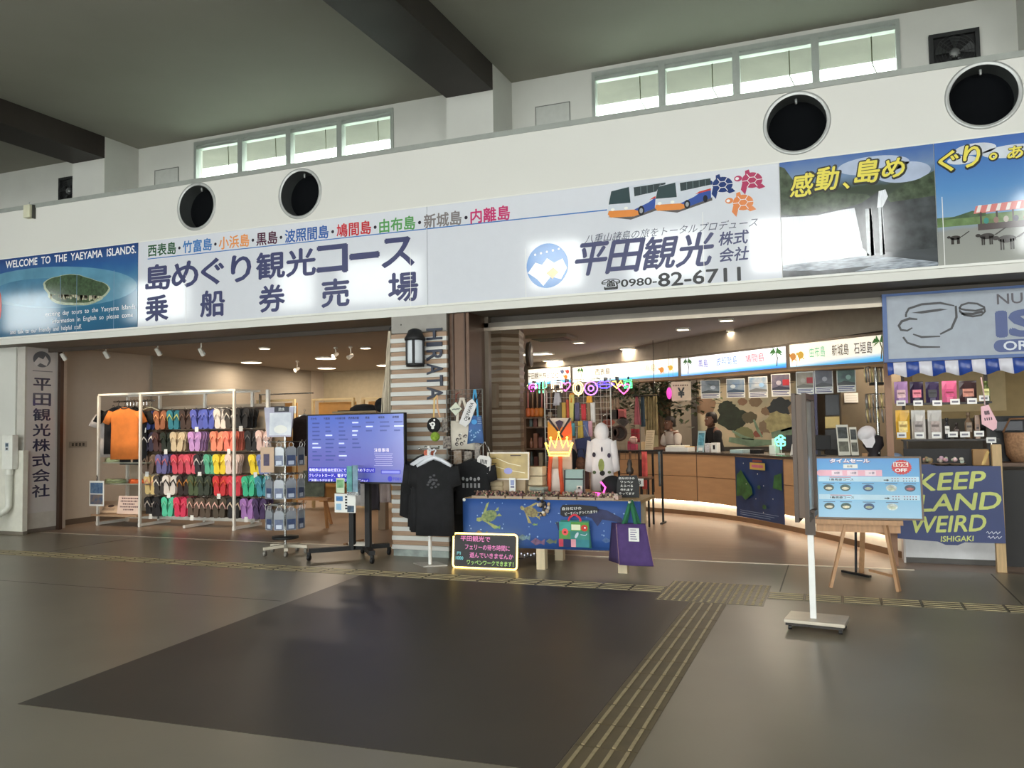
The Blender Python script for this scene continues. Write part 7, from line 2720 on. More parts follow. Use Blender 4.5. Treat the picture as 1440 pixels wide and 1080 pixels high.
# artificial tree
q = P(925, 600, 15.6)
t = thing('indoor_tree', 'leafy artificial tree standing behind the left part of the counter', 'tree', (q.x, 16.2, 0))
mb = MB()
TRK = mat((120, 98, 76), .8, nz=.3, ns=8, bump=.4)
mb.tube([(q.x, 16.2, 0), (q.x+.03, 16.2, .8), (q.x-.04, 16.2, 1.5), (q.x+.02, 16.2, 2.2), (q.x, 16.2, 2.7)], [.13, .11, .10, .09, .04], TRK, 10)
mb.tube([(q.x, 16.2, 1.6), (q.x+.25, 16.1, 2.2), (q.x+.5, 16.0, 2.6)], [.06, .04, .02], TRK, 8)
mb.tube([(q.x, 16.2, 1.7), (q.x-.2, 16.1, 2.3), (q.x-.45, 16.1, 2.6)], [.06, .04, .02], TRK, 8)
for k in range(8):
    a = 2*PI*k/8
    mb.tube([(q.x+.12*math.cos(a), 16.2+.12*math.sin(a), 1.9), (q.x+.14*math.cos(a+.2), 16.2+.13*math.sin(a+.2), .9), (q.x+.17*math.cos(a), 16.2+.17*math.sin(a), 0)], .02, TRK, 6)
part(t, 'trunk', mb)
mb = MB()
rb = random.Random(31)
LF = [mat((52, 66, 44), .6, nz=.3), mat((40, 54, 38), .6, nz=.3), mat((70, 82, 52), .6, nz=.3)]
for k in range(900):
    cx, cy, cz = rb.gauss(q.x-.05, .42), rb.gauss(15.9, .3), rb.gauss(2.12, .27)
    a, b = rb.uniform(0, 6.3), rb.uniform(-.6, .6)
    l_, w_ = rb.uniform(.12, .2), .045
    d = Vector((math.cos(a)*math.cos(b), math.sin(a)*math.cos(b), math.sin(b)))
    s_ = d.cross(Vector((0, 0, 1))).normalized()*w_
    p_ = Vector((cx, cy, min(cz, 2.85)))
    mb.add([p_-d*l_*.5, p_+s_, p_+d*l_*.5+Vector((0, 0, -.02)), p_-s_], [(0, 1, 2, 3)], LF[k % 3])
part(t, 'foliage', mb, stuff=True)
# vine garland along the light boxes
mb = MB()
for k in range(420):
    u = rb.random()
    px = 742+u*155
    p_ = P(px, 553+rb.gauss(0, 4), 15.2)
    a, b = rb.uniform(0, 6.3), rb.uniform(-1, 1)
    d = Vector((math.cos(a)*math.cos(b), math.sin(a)*math.cos(b), math.sin(b)))*.06
    s_ = d.cross(Vector((.3, .2, 1))).normalized()*.025
    mb.add([p_-d, p_+s_, p_+d, p_-s_], [(0, 1, 2, 3)], LF[k % 3])
mb.tube([tuple(P(742+15.5*k, 552+1.5*(k % 2), 15.2)) for k in range(11)], .012, TRK, 6)
solo('leaf_garland', mb, 'leafy garland running under the lit sign boxes behind the neon lamps', 'garland')

# neon shapes
YN = 15.0


def neon(px, py, s_, c, kind, label, em_=4):
    q = P(px, py, YN)
    m = mat(c, .4, em=em_, nz=0)
    t = thing('neon_lamp', label, 'lamp', (q.x, YN, q.z-.12), 'small neon lamps under the sign boxes')
    mb = MB(F(q.x, YN, q.z))
    r = .011

    def loop(pts, closed=True):
        mb.tube([(x*s_, y*s_, 0) for x, y in pts], r, m, 6, closed)
    circ = [(.1*math.cos(2*PI*k/20), .1*math.sin(2*PI*k/20)) for k in range(20)]
    if kind == 'ring':
        loop(circ)
        loop([(x*.4, y*.4) for x, y in circ])
    elif kind == 'swirl':
        loop([((.1-.006*k)*math.cos(.7*k), (.1-.006*k)*math.sin(.7*k)) for k in range(15)], False)
    elif kind == 'cactus':
        loop([(-.03, -.14), (-.03, .12), (0, .15), (.03, .12), (.03, -.14)])
        loop([(-.03, -.02), (-.09, 0), (-.09, .1)], False)
        loop([(.03, .0), (.09, .03), (.09, .12)], False)
    elif kind == 'heart':
        loop([(.1*math.sin(a)**3*1.1, .085*math.cos(a)-.035*math.cos(2*a)-.014*math.cos(3*a)) for a in [2*PI*k/24 for k in range(24)]])
    elif kind == 'lips':
        loop([(-.16, 0), (-.06, .06), (0, .04), (.06, .06), (.16, 0), (.05, -.05), (-.05, -.05)])
        loop([(-.15, 0), (0, .005), (.15, 0)], False)
    elif kind == 'balloon':
        loop([(x, y*1.2) for x, y in circ])
        loop([(x*.6, y*.9) for x, y in circ])
        loop([(0, -.12), (0, -.15)], False)
    elif kind == 'bolt':
        loop([(-.12, .04), (.0, .05), (.02, -.03), (.10, .06), (.12, .0), (.02, -.08)])
    elif kind == 'cube':
        loop([(-.08, -.08), (.08, -.08), (.08, .08), (-.08, .08)])
        loop([(-.05, -.05), (.05, -.05), (.05, .05), (-.05, .05)])
    part(t, 'neon_tube', mb)
    part(t, 'bracket', MB(F(q.x, YN, q.z)).box(-.01, .01, -.02, .14, -.20, -.008, BLACK))


neon(749, 546, 1.0, (240, 90, 220), 'swirl', 'pink neon swirl at the left end of the row')
neon(761, 547, 1.2, (110, 246, 170), 'cactus', 'green neon cactus near the left end of the row')
neon(783, 545, 1.3, (255, 236, 200), 'cube', 'cream white neon square in the left half of the row', 5)
neon(795, 543, .9, (240, 110, 220), 'heart', 'pink neon heart right of the cream square')
neon(813, 546, 1.0, (255, 226, 150), 'balloon', 'warm yellow neon balloon at the middle of the row')
neon(831, 546, 1.25, (200, 120, 255), 'ring', 'white and violet neon ring at the middle of the row')
neon(850, 541, 1.15, (100, 80, 255), 'lips', 'violet blue neon lips right of the ring', 5)
neon(866, 540, 1.0, (255, 220, 110), 'bolt', 'yellow neon star right of the lips')
neon(877, 546, 1.0, (250, 96, 170), 'heart', 'hot pink neon heart at the right end of the row')
neon(883, 540, .9, (90, 230, 150), 'cube', 'green neon square at the right end of the row')

# accessory wall between the hooded shirt and the tree
YA = 14.1
x0, x1 = P(843, 600, YA).x, P(900, 600, YA).x
wire_grid('dark wire grid of necklaces and coasters left of the indoor tree', x0, x1, YA, .9, 2.25, .09, mat((90, 80, 72), .4, .4))
struct('trim_accessory_post', MB().box(x0-.02, x0+.02, YA-.02, YA+.02, 0, .9, BLACK).box(x1-.02, x1+.02, YA-.02, YA+.02, 0, .9, BLACK))
for k in range(14):
    px = 845+1.9*k
    a, b = P(px, 559, YA-.03), P(px, 579+(k % 3), YA-.03)
    mb = MB()
    mb.tube([(a.x, YA-.03, a.z), (a.x-.012, YA-.03, (a.z+b.z)/2), (a.x, YA-.03, b.z), (a.x+.012, YA-.03, (a.z+b.z)/2)], .004, mat([(190, 160, 130), (150, 110, 90), (206, 190, 160), (110, 90, 80)][k % 4], .5), 5, True)
    solo('necklace', mb, f'necklace number {k+1} from the left, hanging on the dark wire grid', 'necklace', 'necklaces on the dark wire grid')
for i, (px, py, c, lb) in enumerate(((850, 584, (84, 58, 50), 'dark brown coaster, upper left'), (863, 583, (60, 56, 52), 'charcoal coaster, upper middle'), (874, 582, (196, 110, 110), 'rose coaster, upper right'), (856, 594, (150, 76, 62), 'rust red diamond coaster, lower left'), (876, 593, (80, 72, 70), 'grey diamond coaster, lower right'))):
    q = P(px, py, YA-.04)
    mb = MB(F(q.x, YA-.04, q.z) @ Matrix.Rotation(.0 if i < 3 else PI/4, 4, 'Z'))
    mb.box(-.085, .085, -.085, .085, 0, .012, mat(c, .7, nz=.3, ns=20))
    mb.box(-.05, .05, -.05, .05, .012, .016, mat(tuple(int(v*.75) for v in c), .7))
    solo('coaster', mb, lb+' on the dark wire grid', 'coaster', 'coasters on the dark wire grid')
for px, r, lb in ((861, .10, 'small dark wreath on the dark wire grid'), (871, .12, 'larger dark wreath with a pale rim on the dark wire grid')):
    q = P(px, 609, YA-.05)
    mb = MB(F(q.x, YA-.05, q.z))
    mb.tube([(r*math.cos(2*PI*k/24), r*math.sin(2*PI*k/24), 0) for k in range(24)], .022, mat((66, 50, 44), .8, nz=.3, ns=30), 8, True)
    mb.ell(0, 0, r*.85, r*.85, mat((44, 36, 34), .8), 0, 20)
    solo('wreath', mb, lb, 'wreath', 'wreaths on the dark wire grid')
struct('trim_scarf_rail', MB().cyl((x1-.05, 13.9, P(890, 557, 13.9).z), (x1+.4, 13.9, P(890, 557, 13.9).z), .01, BLACK, n=8).cyl((x1+.3, 13.9, P(890, 557, 13.9).z), (x1+.3, 13.9, 2.92), .005, BLACK, n=8).cyl((x1-.05, 13.9, P(890, 557, 13.9).z), (x1-.05, YA, P(890, 557, 13.9).z), .01, BLACK, n=8))
hang('scarf', 'dusty rose scarf tapering to a point right of the necklaces', 'scarf', 890, 558, 901, 597, 13.9, (176, 100, 110), None, 2, .02, .7)
hang('scarf', 'narrow teal scarf behind the dusty rose one', 'scarf', 900, 558, 907, 600, 13.93, (50, 70, 84), None, 1, .02, .3)
hang('backdrop_cloth', 'pale strip curtain left of the tree trunk', 'curtain', 905, 555, 925, 612, 15.4, (150, 136, 100), None, 5, .03, 0, nz=.3)
hang('banner_cloth', 'crimson cloth below the necklaces behind the counter', 'cloth', 887, 603, 900, 622, 15.3, (150, 50, 60), None, 1, .02, 0)
solo('standing_mirror', MB().box(P(918, 600, 15.7).x, P(925, 600, 15.7).x, 15.68, 15.72, 0, P(920, 568, 15.7).z, mat((196, 190, 150), .2)), 'narrow upright pale panel between curtain and tree trunk', 'panel')
# ================================================================== PEOPLE BEHIND THE COUNTER
SKIN = mat((120, 84, 66), .6, nz=.05)
HAIR = mat((26, 20, 18), .6, nz=.2, ns=30)


def skinned(name, joints, bones, m, parent, lv=2):
    """joints: {name: (pos, radius)}; grows one continuous surface over the bones"""
    me = bpy.data.meshes.new(name)
    keys = list(joints)
    off = parent.location
    me.from_pydata([Vector(joints[k][0])-off for k in keys], [(keys.index(a), keys.index(b)) for a, b in bones], [])
    o = bpy.data.objects.new(name, me)
    COL.objects.link(o)
    sk = o.modifiers.new('skin', 'SKIN')
    sk.use_smooth_shade = True
    for i, k in enumerate(keys):
        r_ = joints[k][1]
        if not isinstance(r_, tuple):
            r_ = (r_, r_)
        me.skin_vertices[0].data[i].radius = r_
        me.skin_vertices[0].data[i].use_root = (i == 0)
    ss = o.modifiers.new('smooth', 'SUBSURF')
    ss.levels = ss.render_levels = lv
    me.materials.append(m)
    o.parent = parent
    return o


def head(mbs, c, yaw, skin, hair, s_=1.0, mask=None):
    """head, face and hair meshes at centre c, facing local -y turned by yaw"""
    M_ = Matrix.Translation(c) @ Matrix.Rotation(yaw, 4, 'Z')
    fc = MB(M_)
    prof = [(-.115, .03, -.055), (-.095, .05, -.045), (-.06, .066, -.02), (-.02, .074, -.005), (.02, .077, 0), (.06, .074, .005), (.095, .058, .01), (.118, .03, .01)]
    n = 20
    vs = []
    for z, r, yo in prof:
        for k in range(n):
            a = 2*PI*k/n
            x, y = r*math.cos(a), r*1.18*math.sin(a)+yo
            vs.append((x*s_, y*s_, z*s_))
    fs = [(i*n+k, i*n+(k+1) % n, (i+1)*n+(k+1) % n, (i+1)*n+k) for i in range(len(prof)-1) for k in range(n)]
    fs += [tuple(range(n))[::-1], tuple((len(prof)-1)*n+k for k in range(n))]
    fc.add(vs, fs, skin, True)
    fc.ball((0, -.098*s_, -.022*s_), (.012*s_, .02*s_, .024*s_), skin, 8, 6)
    for q in (-1, 1):
        fc.ball((q*.077*s_, .005*s_, -.01*s_), (.012*s_, .022*s_, .032*s_), skin, 8, 6)
        fc.ball((q*.03*s_, -.082*s_, .008*s_), (.014*s_, .01*s_, .008*s_), mat((230, 226, 220), .4), 8, 6)
        fc.ball((q*.03*s_, -.09*s_, .008*s_), (.006*s_, .005*s_, .006*s_), BLACK, 6, 5)
        fc.box(q*.03*s_-.018*s_, q*.03*s_+.018*s_, -.093*s_, -.084*s_, .028*s_, .034*s_, hair)
    fc.ball((0, -.086*s_, -.062*s_), (.024*s_, .012*s_, .008*s_), mat((130, 70, 62), .5), 8, 5)
    hr = MB(M_)
    vs = []
    rows = [(.132, .02), (.122, .055), (.095, .078), (.055, .088), (.015, .09), (-.03, .088), (-.07, .078)]
    for i, (z, r) in enumerate(rows):
        for k in range(n):
            a = 2*PI*k/n
            front = math.sin(a) < -.25
            zz = max(z, .05) if front else z
            vs.append((r*math.cos(a)*s_, (r*1.2*math.sin(a)+.016)*s_, zz*s_))
    fs = [(i*n+k, (i+1)*n+k, (i+1)*n+(k+1) % n, i*n+(k+1) % n) for i in range(len(rows)-1) for k in range(n)]
    fs.append(tuple(range(n)))
    hr.add(vs, fs, hair, True)
    return fc, hr


def hand_bones(J, B, wrist, d, side, tag_, r=.0085):
    """palm and five short finger chains continuing a forearm; d = pointing direction, side = palm width direction"""
    d, side = Vector(d).normalized(), Vector(side).normalized()
    w_ = Vector(wrist)
    J[tag_+'palm'] = (w_+d*.055, (.024, .016))
    B.append((tag_+'wr', tag_+'palm'))
    nrm = d.cross(side).normalized()
    for i, (o_, l_) in enumerate(((-.030, .062), (-.010, .074), (.010, .070), (.028, .054))):
        b0 = w_+d*.092+side*o_
        J[f'{tag_}f{i}a'] = (b0, r)
        J[f'{tag_}f{i}b'] = (b0+d*l_*.5-nrm*.006, r*.9)
        J[f'{tag_}f{i}c'] = (b0+d*l_-nrm*.02, r*.75)
        B += [(tag_+'palm', f'{tag_}f{i}a'), (f'{tag_}f{i}a', f'{tag_}f{i}b'), (f'{tag_}f{i}b', f'{tag_}f{i}c')]
    J[tag_+'t1'] = (w_+d*.045-side*.038, r*1.1)
    J[tag_+'t2'] = (w_+d*.075-side*.05, r*.85)
    B += [(tag_+'palm', tag_+'t1'), (tag_+'t1', tag_+'t2')]


def person(label, foot, yaw, shirt, vest, sit=0, lean=.1, height=1.62, reach=(.35, 1.06), sleeves=True, arm_skin=True):
    """standing behind the counter, forearms forward on the worktop; local -y is the way they face"""
    t = thing('person', label, 'person', foot)
    M_ = Matrix.Translation(foot) @ Matrix.Rotation(yaw, 4, 'Z')
    k = height/1.62

    def w(x, y, z):
        return M_ @ Vector((x, y, z))
    J, B = {}, []
    J['pelvis'] = (w(0, .05, .90*k), (.135, .105))
    J['waist'] = (w(0, .03, 1.02*k), (.125, .095))
    J['chest'] = (w(0, -.03*lean*10+.03, 1.22*k), (.145, .11))
    J['up'] = (w(0, -.05*lean*10+.03, 1.32*k), (.10, .085))
    J['neck'] = (w(0, -.07*lean*10+.03, 1.38*k), .05)
    J['skull'] = (w(0, -.08*lean*10+.02, 1.46*k), .055)
    B += [('pelvis', 'waist'), ('waist', 'chest'), ('chest', 'up'), ('up', 'neck'), ('neck', 'skull')]
    y_s = -.05*lean*10+.03
    for s_, n_ in ((-1, 'L'), (1, 'R')):
        J[n_+'sh'] = (w(s_*.17, y_s, 1.305*k), .058)
        J[n_+'el'] = (w(s_*.235, y_s-.06, 1.06*k), .042)
        J[n_+'wr'] = (w(s_*.10, y_s-reach[0], reach[1]), .027)
        B += [('up', n_+'sh'), (n_+'sh', n_+'el'), (n_+'el', n_+'wr')]
        dd = (J[n_+'wr'][0]-J[n_+'el'][0])
        hand_bones(J, B, J[n_+'wr'][0], Vector((dd.x, dd.y, 0)), (M_.to_3x3() @ Vector((-s_*-1, 0, 0))), n_)
        J[n_+'hip'] = (w(s_*.09, .05, .82*k), .088)
        J[n_+'kn'] = (w(s_*.10, .03, .46*k), .058)
        J[n_+'an'] = (w(s_*.10, .06, .07), .04)
        J[n_+'to'] = (w(s_*.11, -.10, .035), .033)
        B += [('pelvis', n_+'hip'), (n_+'hip', n_+'kn'), (n_+'kn', n_+'an'), (n_+'an', n_+'to')]
    skinned('body', J, B, SKIN, t)
    # clothes follow the body a little outside it
    def cloth(nm, keys, bones, grow, m):
        K_ = {q: (J[q][0], tuple(v+grow for v in (J[q][1] if isinstance(J[q][1], tuple) else (J[q][1],)*2))) for q in keys}
        skinned(nm, K_, bones, m, t)
    J['col'] = (J['up'][0]+(J['neck'][0]-J['up'][0])*.75, .038)
    cloth('shirt', ['waist', 'chest', 'up', 'col', 'Lsh', 'Rsh', 'pelvis'], [('up', 'col'), ('waist', 'chest'), ('chest', 'up'), ('up', 'Lsh'), ('up', 'Rsh'), ('waist', 'pelvis')], .032, shirt)
    for n_ in 'LR':
        el = J[n_+'el'][0]
        sh = J[n_+'sh'][0]
        K_ = {'a': (sh+(sh-el)*.15, (.088, .088)), 'b': (sh+(el-sh)*.85, (.066, .066))}
        skinned('sleeve', K_, [('a', 'b')], shirt, t)
    if vest:
        K_ = {q: (J[q][0], tuple(v+.046 for v in (J[q][1] if isinstance(J[q][1], tuple) else (J[q][1],)*2))) for q in ('waist', 'chest')}
        K_['waist'] = (J['waist'][0], (.175, .145))
        skinned('vest', K_, [('waist', 'chest')], vest, t)
    cloth('trousers', ['pelvis', 'Lhip', 'Rhip', 'Lkn', 'Rkn', 'Lan', 'Ran'], [('pelvis', 'Lhip'), ('pelvis', 'Rhip'), ('Lhip', 'Lkn'), ('Rhip', 'Rkn'), ('Lkn', 'Lan'), ('Rkn', 'Ran')], .014, mat((40, 40, 46), .85))
    fc, hr = head(None, J['skull'][0]+Vector((0, 0, .055*k)), yaw, SKIN, HAIR, 1.0)
    part(t, 'face', fc)
    part(t, 'hair', hr)
    return t


def behind(px, back):
    i = cidx(px, o=-back)
    return CP[i]-CN_[i]*back


p = behind(948, .85)
person('person in a white top with a dark vest leaning on the counter at the left', (p.x, p.y, 0), -.75, mat((206, 196, 186), .85), mat((44, 36, 36), .85), lean=.13, height=1.62)
p = behind(1008, .95)
person('person in black clothes behind the counter, head bowed to the left', (p.x, p.y, 0), -.95, BLACK_CLOTH, None, lean=.12, height=1.68)
# ================================================================== RIGHT: STAND SIGN, EASEL, STALL
# stand sign seen edge on
bL, bR = G(1106, 880), G(1188, 890)
sx, sy = -.20, 6.45
t = thing('stand_sign', 'tall brown board sign seen edge on, on a white pole and wheeled base plate', 'sign', (sx, sy, 0))
BPL = mat((196, 186, 170), .35, .3)
mb = MB()
mb.prism([(-.40, 6.36), (.01, 6.30), (.045, 6.60), (-.365, 6.66)], .055, .08, BPL)
part(t, 'base_plate', mb, bev=.004)
mb = MB()
mb.prism([(-.39, 6.375), (.0, 6.315), (.035, 6.595), (-.355, 6.645)], .035, .055, mat((50, 46, 42), .6))
part(t, 'base_underside', mb)
for x, y in ((-.36, 6.40), (-.02, 6.35), (.01, 6.56), (-.33, 6.61)):
    mb = MB()
    mb.cyl((x-.012, y, .018), (x+.012, y, .018), .0175, BLACK, n=12)
    mb.box(x-.006, x+.006, y-.006, y+.006, .018, .05, CHROME)
    part(t, 'castor', mb)
WP = mat((232, 232, 230), .35)
part(t, 'pole', MB().box(sx-.022, sx+.022, sy-.018, sy+.018, .08, .72, WP), bev=.004)
BW = mat((70, 52, 38), .4, nz=.12, ns=4, stretch=(8, 8, 1))
BW2 = mat((88, 66, 48), .4, nz=.12, ns=4, stretch=(8, 8, 1))
part(t, 'bracket', MB().box(sx-.035, sx+.035, sy-.03, sy+.03, .68, .86, BW))
Y0, Y1 = sy-.30, sy+.30
# board plane runs nearly along the line of sight: hall side edge near the viewer
dr = Vector((sx, sy, 0)).normalized()
rot = math.atan2(-dr.x, dr.y)
M_ = Matrix.Translation((sx-.02, sy, 0)) @ Matrix.Rotation(rot-.10, 4, 'Z')
zt = P(1138, 556, 6.4).z
part(t, 'board', MB(M_).box(-.022, .022, -.30, .30, .83, zt, BW2))
mb = MB(M_)
for s_ in (-1, 1):
    for q in ((-.31, -.27, .80, zt+.01), (.27, .31, .80, zt+.01), (-.27, .27, zt-.03, zt+.01), (-.27, .27, .80, .84)):
        mb.box(s_*.035-.014, s_*.035+.014, q[0], q[1], q[2], q[3], BW)
part(t, 'frame', mb)
mb = MB(M_)
mb.box(.0225, .026, -.26, .26, .85, zt-.04, mat((190, 196, 200), .15))
part(t, 'acrylic_sheet', mb)

# easel with the time sale board
e1, e2 = G(1168, 826), G(1264, 832)
t = thing('easel', 'light wooden easel with three legs holding the time sale board', 'easel', (.2, 8.2, 0))
EW = mat((186, 144, 106), .5, nz=.12, ns=5, stretch=(8, 8, 1))
zb = .625
la, lb = P(1213, 735, 8.12), P(1227, 735, 8.12)
for p0, p1 in (((e1.x, e1.y, 0), (la.x-.0, 8.16, 1.15)), ((e2.x, e2.y, 0), (lb.x+.02, 8.16, 1.15))):
    part(t, 'leg', MB().bar(p0, p1, .045, .026, EW))
r0 = G(1219, 783)
part(t, 'leg', MB().bar(((e1.x+e2.x)/2, 8.95, 0), ((la.x+lb.x)/2, 8.2, 1.2), .045, .026, EW))
part(t, 'tray', MB().box(-.22, .52, 8.07, 8.17, .575, .615, EW))
part(t, 'tray_board', MB().box(-.20, .50, 8.13, 8.15, .50, .575, EW))
part(t, 'cross_bar', MB().bar(((e1.x+.13), 8.11, .30), ((e2.x-.12), 8.11, .30), .03, .02, EW) if False else MB().bar((e2.x-.22, 8.4, .12), (e2.x-.02, 8.12, .12), .02, .02, EW))
a, b = P(1147, 640, 8.05), P(1299, 733, 8.05)
w, h = .88, .56
T = F((a.x+b.x)/2, 8.07, .622, .035, -.10)
t = thing('time_sale_board', 'sky blue time sale board with boat pictures standing on the easel', 'sign', ((a.x+b.x)/2, 8.07, .622))
mb = MB(T)
FR = mat((104, 80, 60), .4)
for q in ((-w/2, w/2, 0, .016), (-w/2, w/2, h-.016, h), (-w/2, -w/2+.016, .016, h-.016), (w/2-.016, w/2, .016, h-.016)):
    mb.box(q[0], q[1], q[2], q[3], -.016, .006, FR)
part(t, 'frame', mb)
mb = MB(T)
mb.box(-w/2+.014, w/2-.014, .014, h-.014, -.012, 0, ramp_mat('print_sale', [(0, (150, 196, 226)), (.5, (112, 180, 220)), (.8, (84, 160, 220)), (1, (80, 150, 216))], .3, 3, .04))
part(t, 'sheet', mb)
mb = MB(T)
PKB, LBL = mat((240, 182, 200), .4), mat((190, 220, 238), .4)
mb.rect(-.40, .12, .385, .44, PKB, .001)
mb.ell(-.40, .4125, .028, .0275, PKB, .001, 16)
for x in (-.28, -.15, .0):
    mb.rect(x-.02, x+.07, .39, .435, mat((246, 222, 232), .4), .0015)
mb.rect(-.415, .415, .335, .38, LBL, .001)
mb.rect(-.415, .415, .175, .22, LBL, .001)
mb.rect(-.2, -.08, .455, .49, PAPER, .001)
part(t, 'bands', mb)
mb = MB(T)
RD = mat((206, 46, 50), .4)
mb.poly([(.28+(.085 if k % 2 else .075)*math.cos(2*PI*k/40), .465+(.068 if k % 2 else .06)*math.sin(2*PI*k/40)) for k in range(40)], RD, .001)
mb.rect(.215, .335, .468, .508, mat((246, 236, 226), .4), .002)
mb.text('10%', .275, .488, RD, w=.10, h=.03, z=.003, off=.04)
mb.text('OFF', .275, .438, mat((250, 240, 240), .4), w=.095, h=.03, z=.003, off=.04)
part(t, 'discount_badge', mb)
mb = MB(T)
mb.text('タイムセール', -.145, .523, mat((236, 236, 246), .4), w=.33, h=.034, z=.003, off=.05)
mb.text('タイムセール', -.145, .521, mat((120, 60, 110), .4), w=.335, h=.036, z=.002, off=.09)
part(t, 'headline', mb)
mb = MB(T)
mb.text('出発', -.145, .472, INK, w=.045, h=.02, z=.002, off=.01)
for x, s_ in ((-.255, '8便'), (-.115, '10便'), (.035, '11便')):
    mb.text(s_, x, .412, mat((90, 70, 110), .4), w=.045, h=.02, z=.003, off=.01)
part(t, 'departure_lines', mb)
for z0 in (.345, .185):
    mb = MB(T)
    mb.text('1島周遊コース', -.22, z0+.008, INK, w=.2, h=.02, z=.002, off=.02)
    mb.rect(-.32, -.14, z0+.026, z0+.031, mat((190, 70, 90), .4), .002)
    mb.poly([(.13, z0+.009), (.155, z0+.009), (.155, z0+.016), (.175, z0+.005), (.155, z0-.006), (.155, z0+.001), (.13, z0+.001)], INK, .002)
    for k in range(9):
        if k == 3:
            continue
        for j in range(2):
            mb.rect(.195+.023*k, .205+.023*k, z0+.016-.022*j, z0+.024-.022*j, mat((150, 80, 110), .4) if j == 0 else mat((60, 60, 90), .4), .002)
    part(t, 'course_line', mb)
for r_, z0 in enumerate((.28, .115)):
    for k, x in enumerate((-.33, -.19, .0, .19, .34)):
        if (r_ == 1 and k == 4):
            continue
        mb = MB(T)
        c1, c2 = [((60, 76, 70), (206, 200, 176)), ((60, 90, 84), (226, 220, 190)), ((40, 74, 120), (170, 180, 150)), ((200, 210, 206), (190, 200, 176)), ((60, 70, 90), (200, 110, 110))][k]
        mb.ell(x, z0, .044, .03, mat(c1, .4, nz=.4, ns=40), .001, 22)
        mb.ell(x, z0-.006, .03, .012, mat(c2, .4, nz=.3, ns=40), .002, 16)
        mb.rect(x-.05, x+.05, z0+.036, z0+.042, mat((60, 80, 120), .4), .002)
        part(t, 'boat_picture', mb)
# black microphone-like stand behind the easel
q = G(1187, 772)
t = thing('black_stand', 'thin black T shaped stand behind the easel legs', 'stand', (q.x, q.y, 0))
q2 = G(1191, 785)
mb = MB()
mb.bar((G(1183, 769).x, 8.95, .012), (G(1216, 776).x, 8.7, .012), .03, .02, BLACK)
part(t, 'foot', mb)
mx, my = (G(1183, 769).x+G(1216, 776).x)/2, 8.83
part(t, 'pole', MB().cyl((mx, my, .02), (mx+.03, my, 1.1), .012, BLACK, n=8))

# KEEP ISLAND WEIRD board
a, b = P(1258, 655, 9.33), P(1414, 764, 9.33)
t = thing('slogan_board', 'dark blue board with yellow hand lettering leaning on the stall front', 'sign', ((a.x+b.x)/2, 9.3, b.z))
T = F((a.x+b.x)/2, 9.30, b.z, .02, -.03)
w, h = b.x-a.x, a.z-b.z
mb = MB(T)
mb.prism([(-w/2, .02), (-w*.12, 0), (-w*.05, -.03), (.06, -.03), (w*.13, 0), (w/2, 0), (w*.49, h), (-w*.1, h), (-w*.16, h*1.02), (-w*.4, h*1.02), (-w*.49, h*.98)], -.02, 0, mat((46, 60, 112), .5, nz=.04))
part(t, 'board', mb)
YG_ = mat((206, 214, 120), .5)
for s_, x, y, ww, hh in (('KEEP', .03, .80, .62, .19), ('ISLAND', .00, .52, .95, .19), ('WEIRD', -.02, .235, .70, .18)):
    mb = MB(T)
    mb.text(s_, x*w, y*h, YG_, w=ww*w, h=hh*h*1.15, z=.003, off=.02, shear=.25, rot=.06)
    part(t, 'slogan_word', mb)
mb = MB(T)
mb.text('ISHIGAKI', .06*w, .045*h, YG_, w=.30*w, h=.07*h, z=.003, off=.02, shear=.15, rot=.05)
part(t, 'place_name', mb)
mb = MB(T)
sg = mat((206, 210, 226), .5)
for k in range(2):
    pts = [(.33*w+.012*i+.01*k, h*(.135-.06*k)+.014*math.sin(i*2.1)*(1 if i % 3 else .4)) for i in range(11)]
    mb.stroke(pts, .007, sg, .003)
part(t, 'signature', mb)
t_post = MB()
p0 = G(1410, 806)
solo('board_post', MB().box(p0.x-.04, p0.x+.045, 9.34, 9.42, 0, P(1402, 625, 9.36).z, PINE), 'pale square wooden post at the right edge of the slogan board', 'post', bev=.004)
p1 = P(1398, 625, 9.5)
# stall counter with white front
x0, x1 = .66, 1.50
t = thing('stall_counter', 'white fronted stall counter behind the slogan board', 'counter', (1.1, 10.0, 0))
part(t, 'front_panel', MB().box(.64, 1.50, 9.72, 9.76, .06, .98, mat((214, 214, 216), .45)))
part(t, 'plinth', MB().box(.64, 1.50, 9.75, 9.80, 0, .06, mat((80, 76, 72), .5)))
part(t, 'side_panel', MB().box(.62, .64, 9.72, 10.3, 0, .98, mat((206, 200, 196), .45)))
part(t, 'worktop', MB().box(.58, 1.56, 9.68, 10.4, .98, 1.02, mat((60, 54, 50), .3)))
struct('wall_stall_side', MB().box(1.57, 3.6, 9.74, 9.9, 0, .975, mat((34, 32, 32), .6)))
struct('trim_stall_post', MB().box(P(1249, 560, 9.5).x-.03, P(1249, 560, 9.5).x+.035, 9.47, 9.54, 0, 2.2, mat((150, 110, 84), .5)))
# stall name sign
a, b = P(1243, 417, 9.18), P(1440, 500, 9.18)
xs0, zs0, zs1 = a.x, P(1246, 507, 9.18).z, a.z
t = thing('stall_sign', 'pale sign with blue frame, burger and cup drawing above the striped valance', 'sign', (xs0+1, 9.18, zs0))
xe = 3.0
mb = MB()
BLF = mat((60, 92, 150), .4)
mb.box(xs0, xe, 9.18, 9.30, zs0, zs1, mat((150, 158, 170), .3))
part(t, 'board', mb)
mb = MB()
for q in ((xs0-.02, xs0+.02, zs0-.02, zs1+.02), (xs0+.02, xe, zs0-.02, zs0+.012), (xs0+.02, xe, zs1-.004, zs1+.02)):
    mb.box(q[0], q[1], 9.16, 9.31, q[2], q[3], BLF)
part(t, 'frame', mb)
mb = MB(F(0, 9.178, 0))


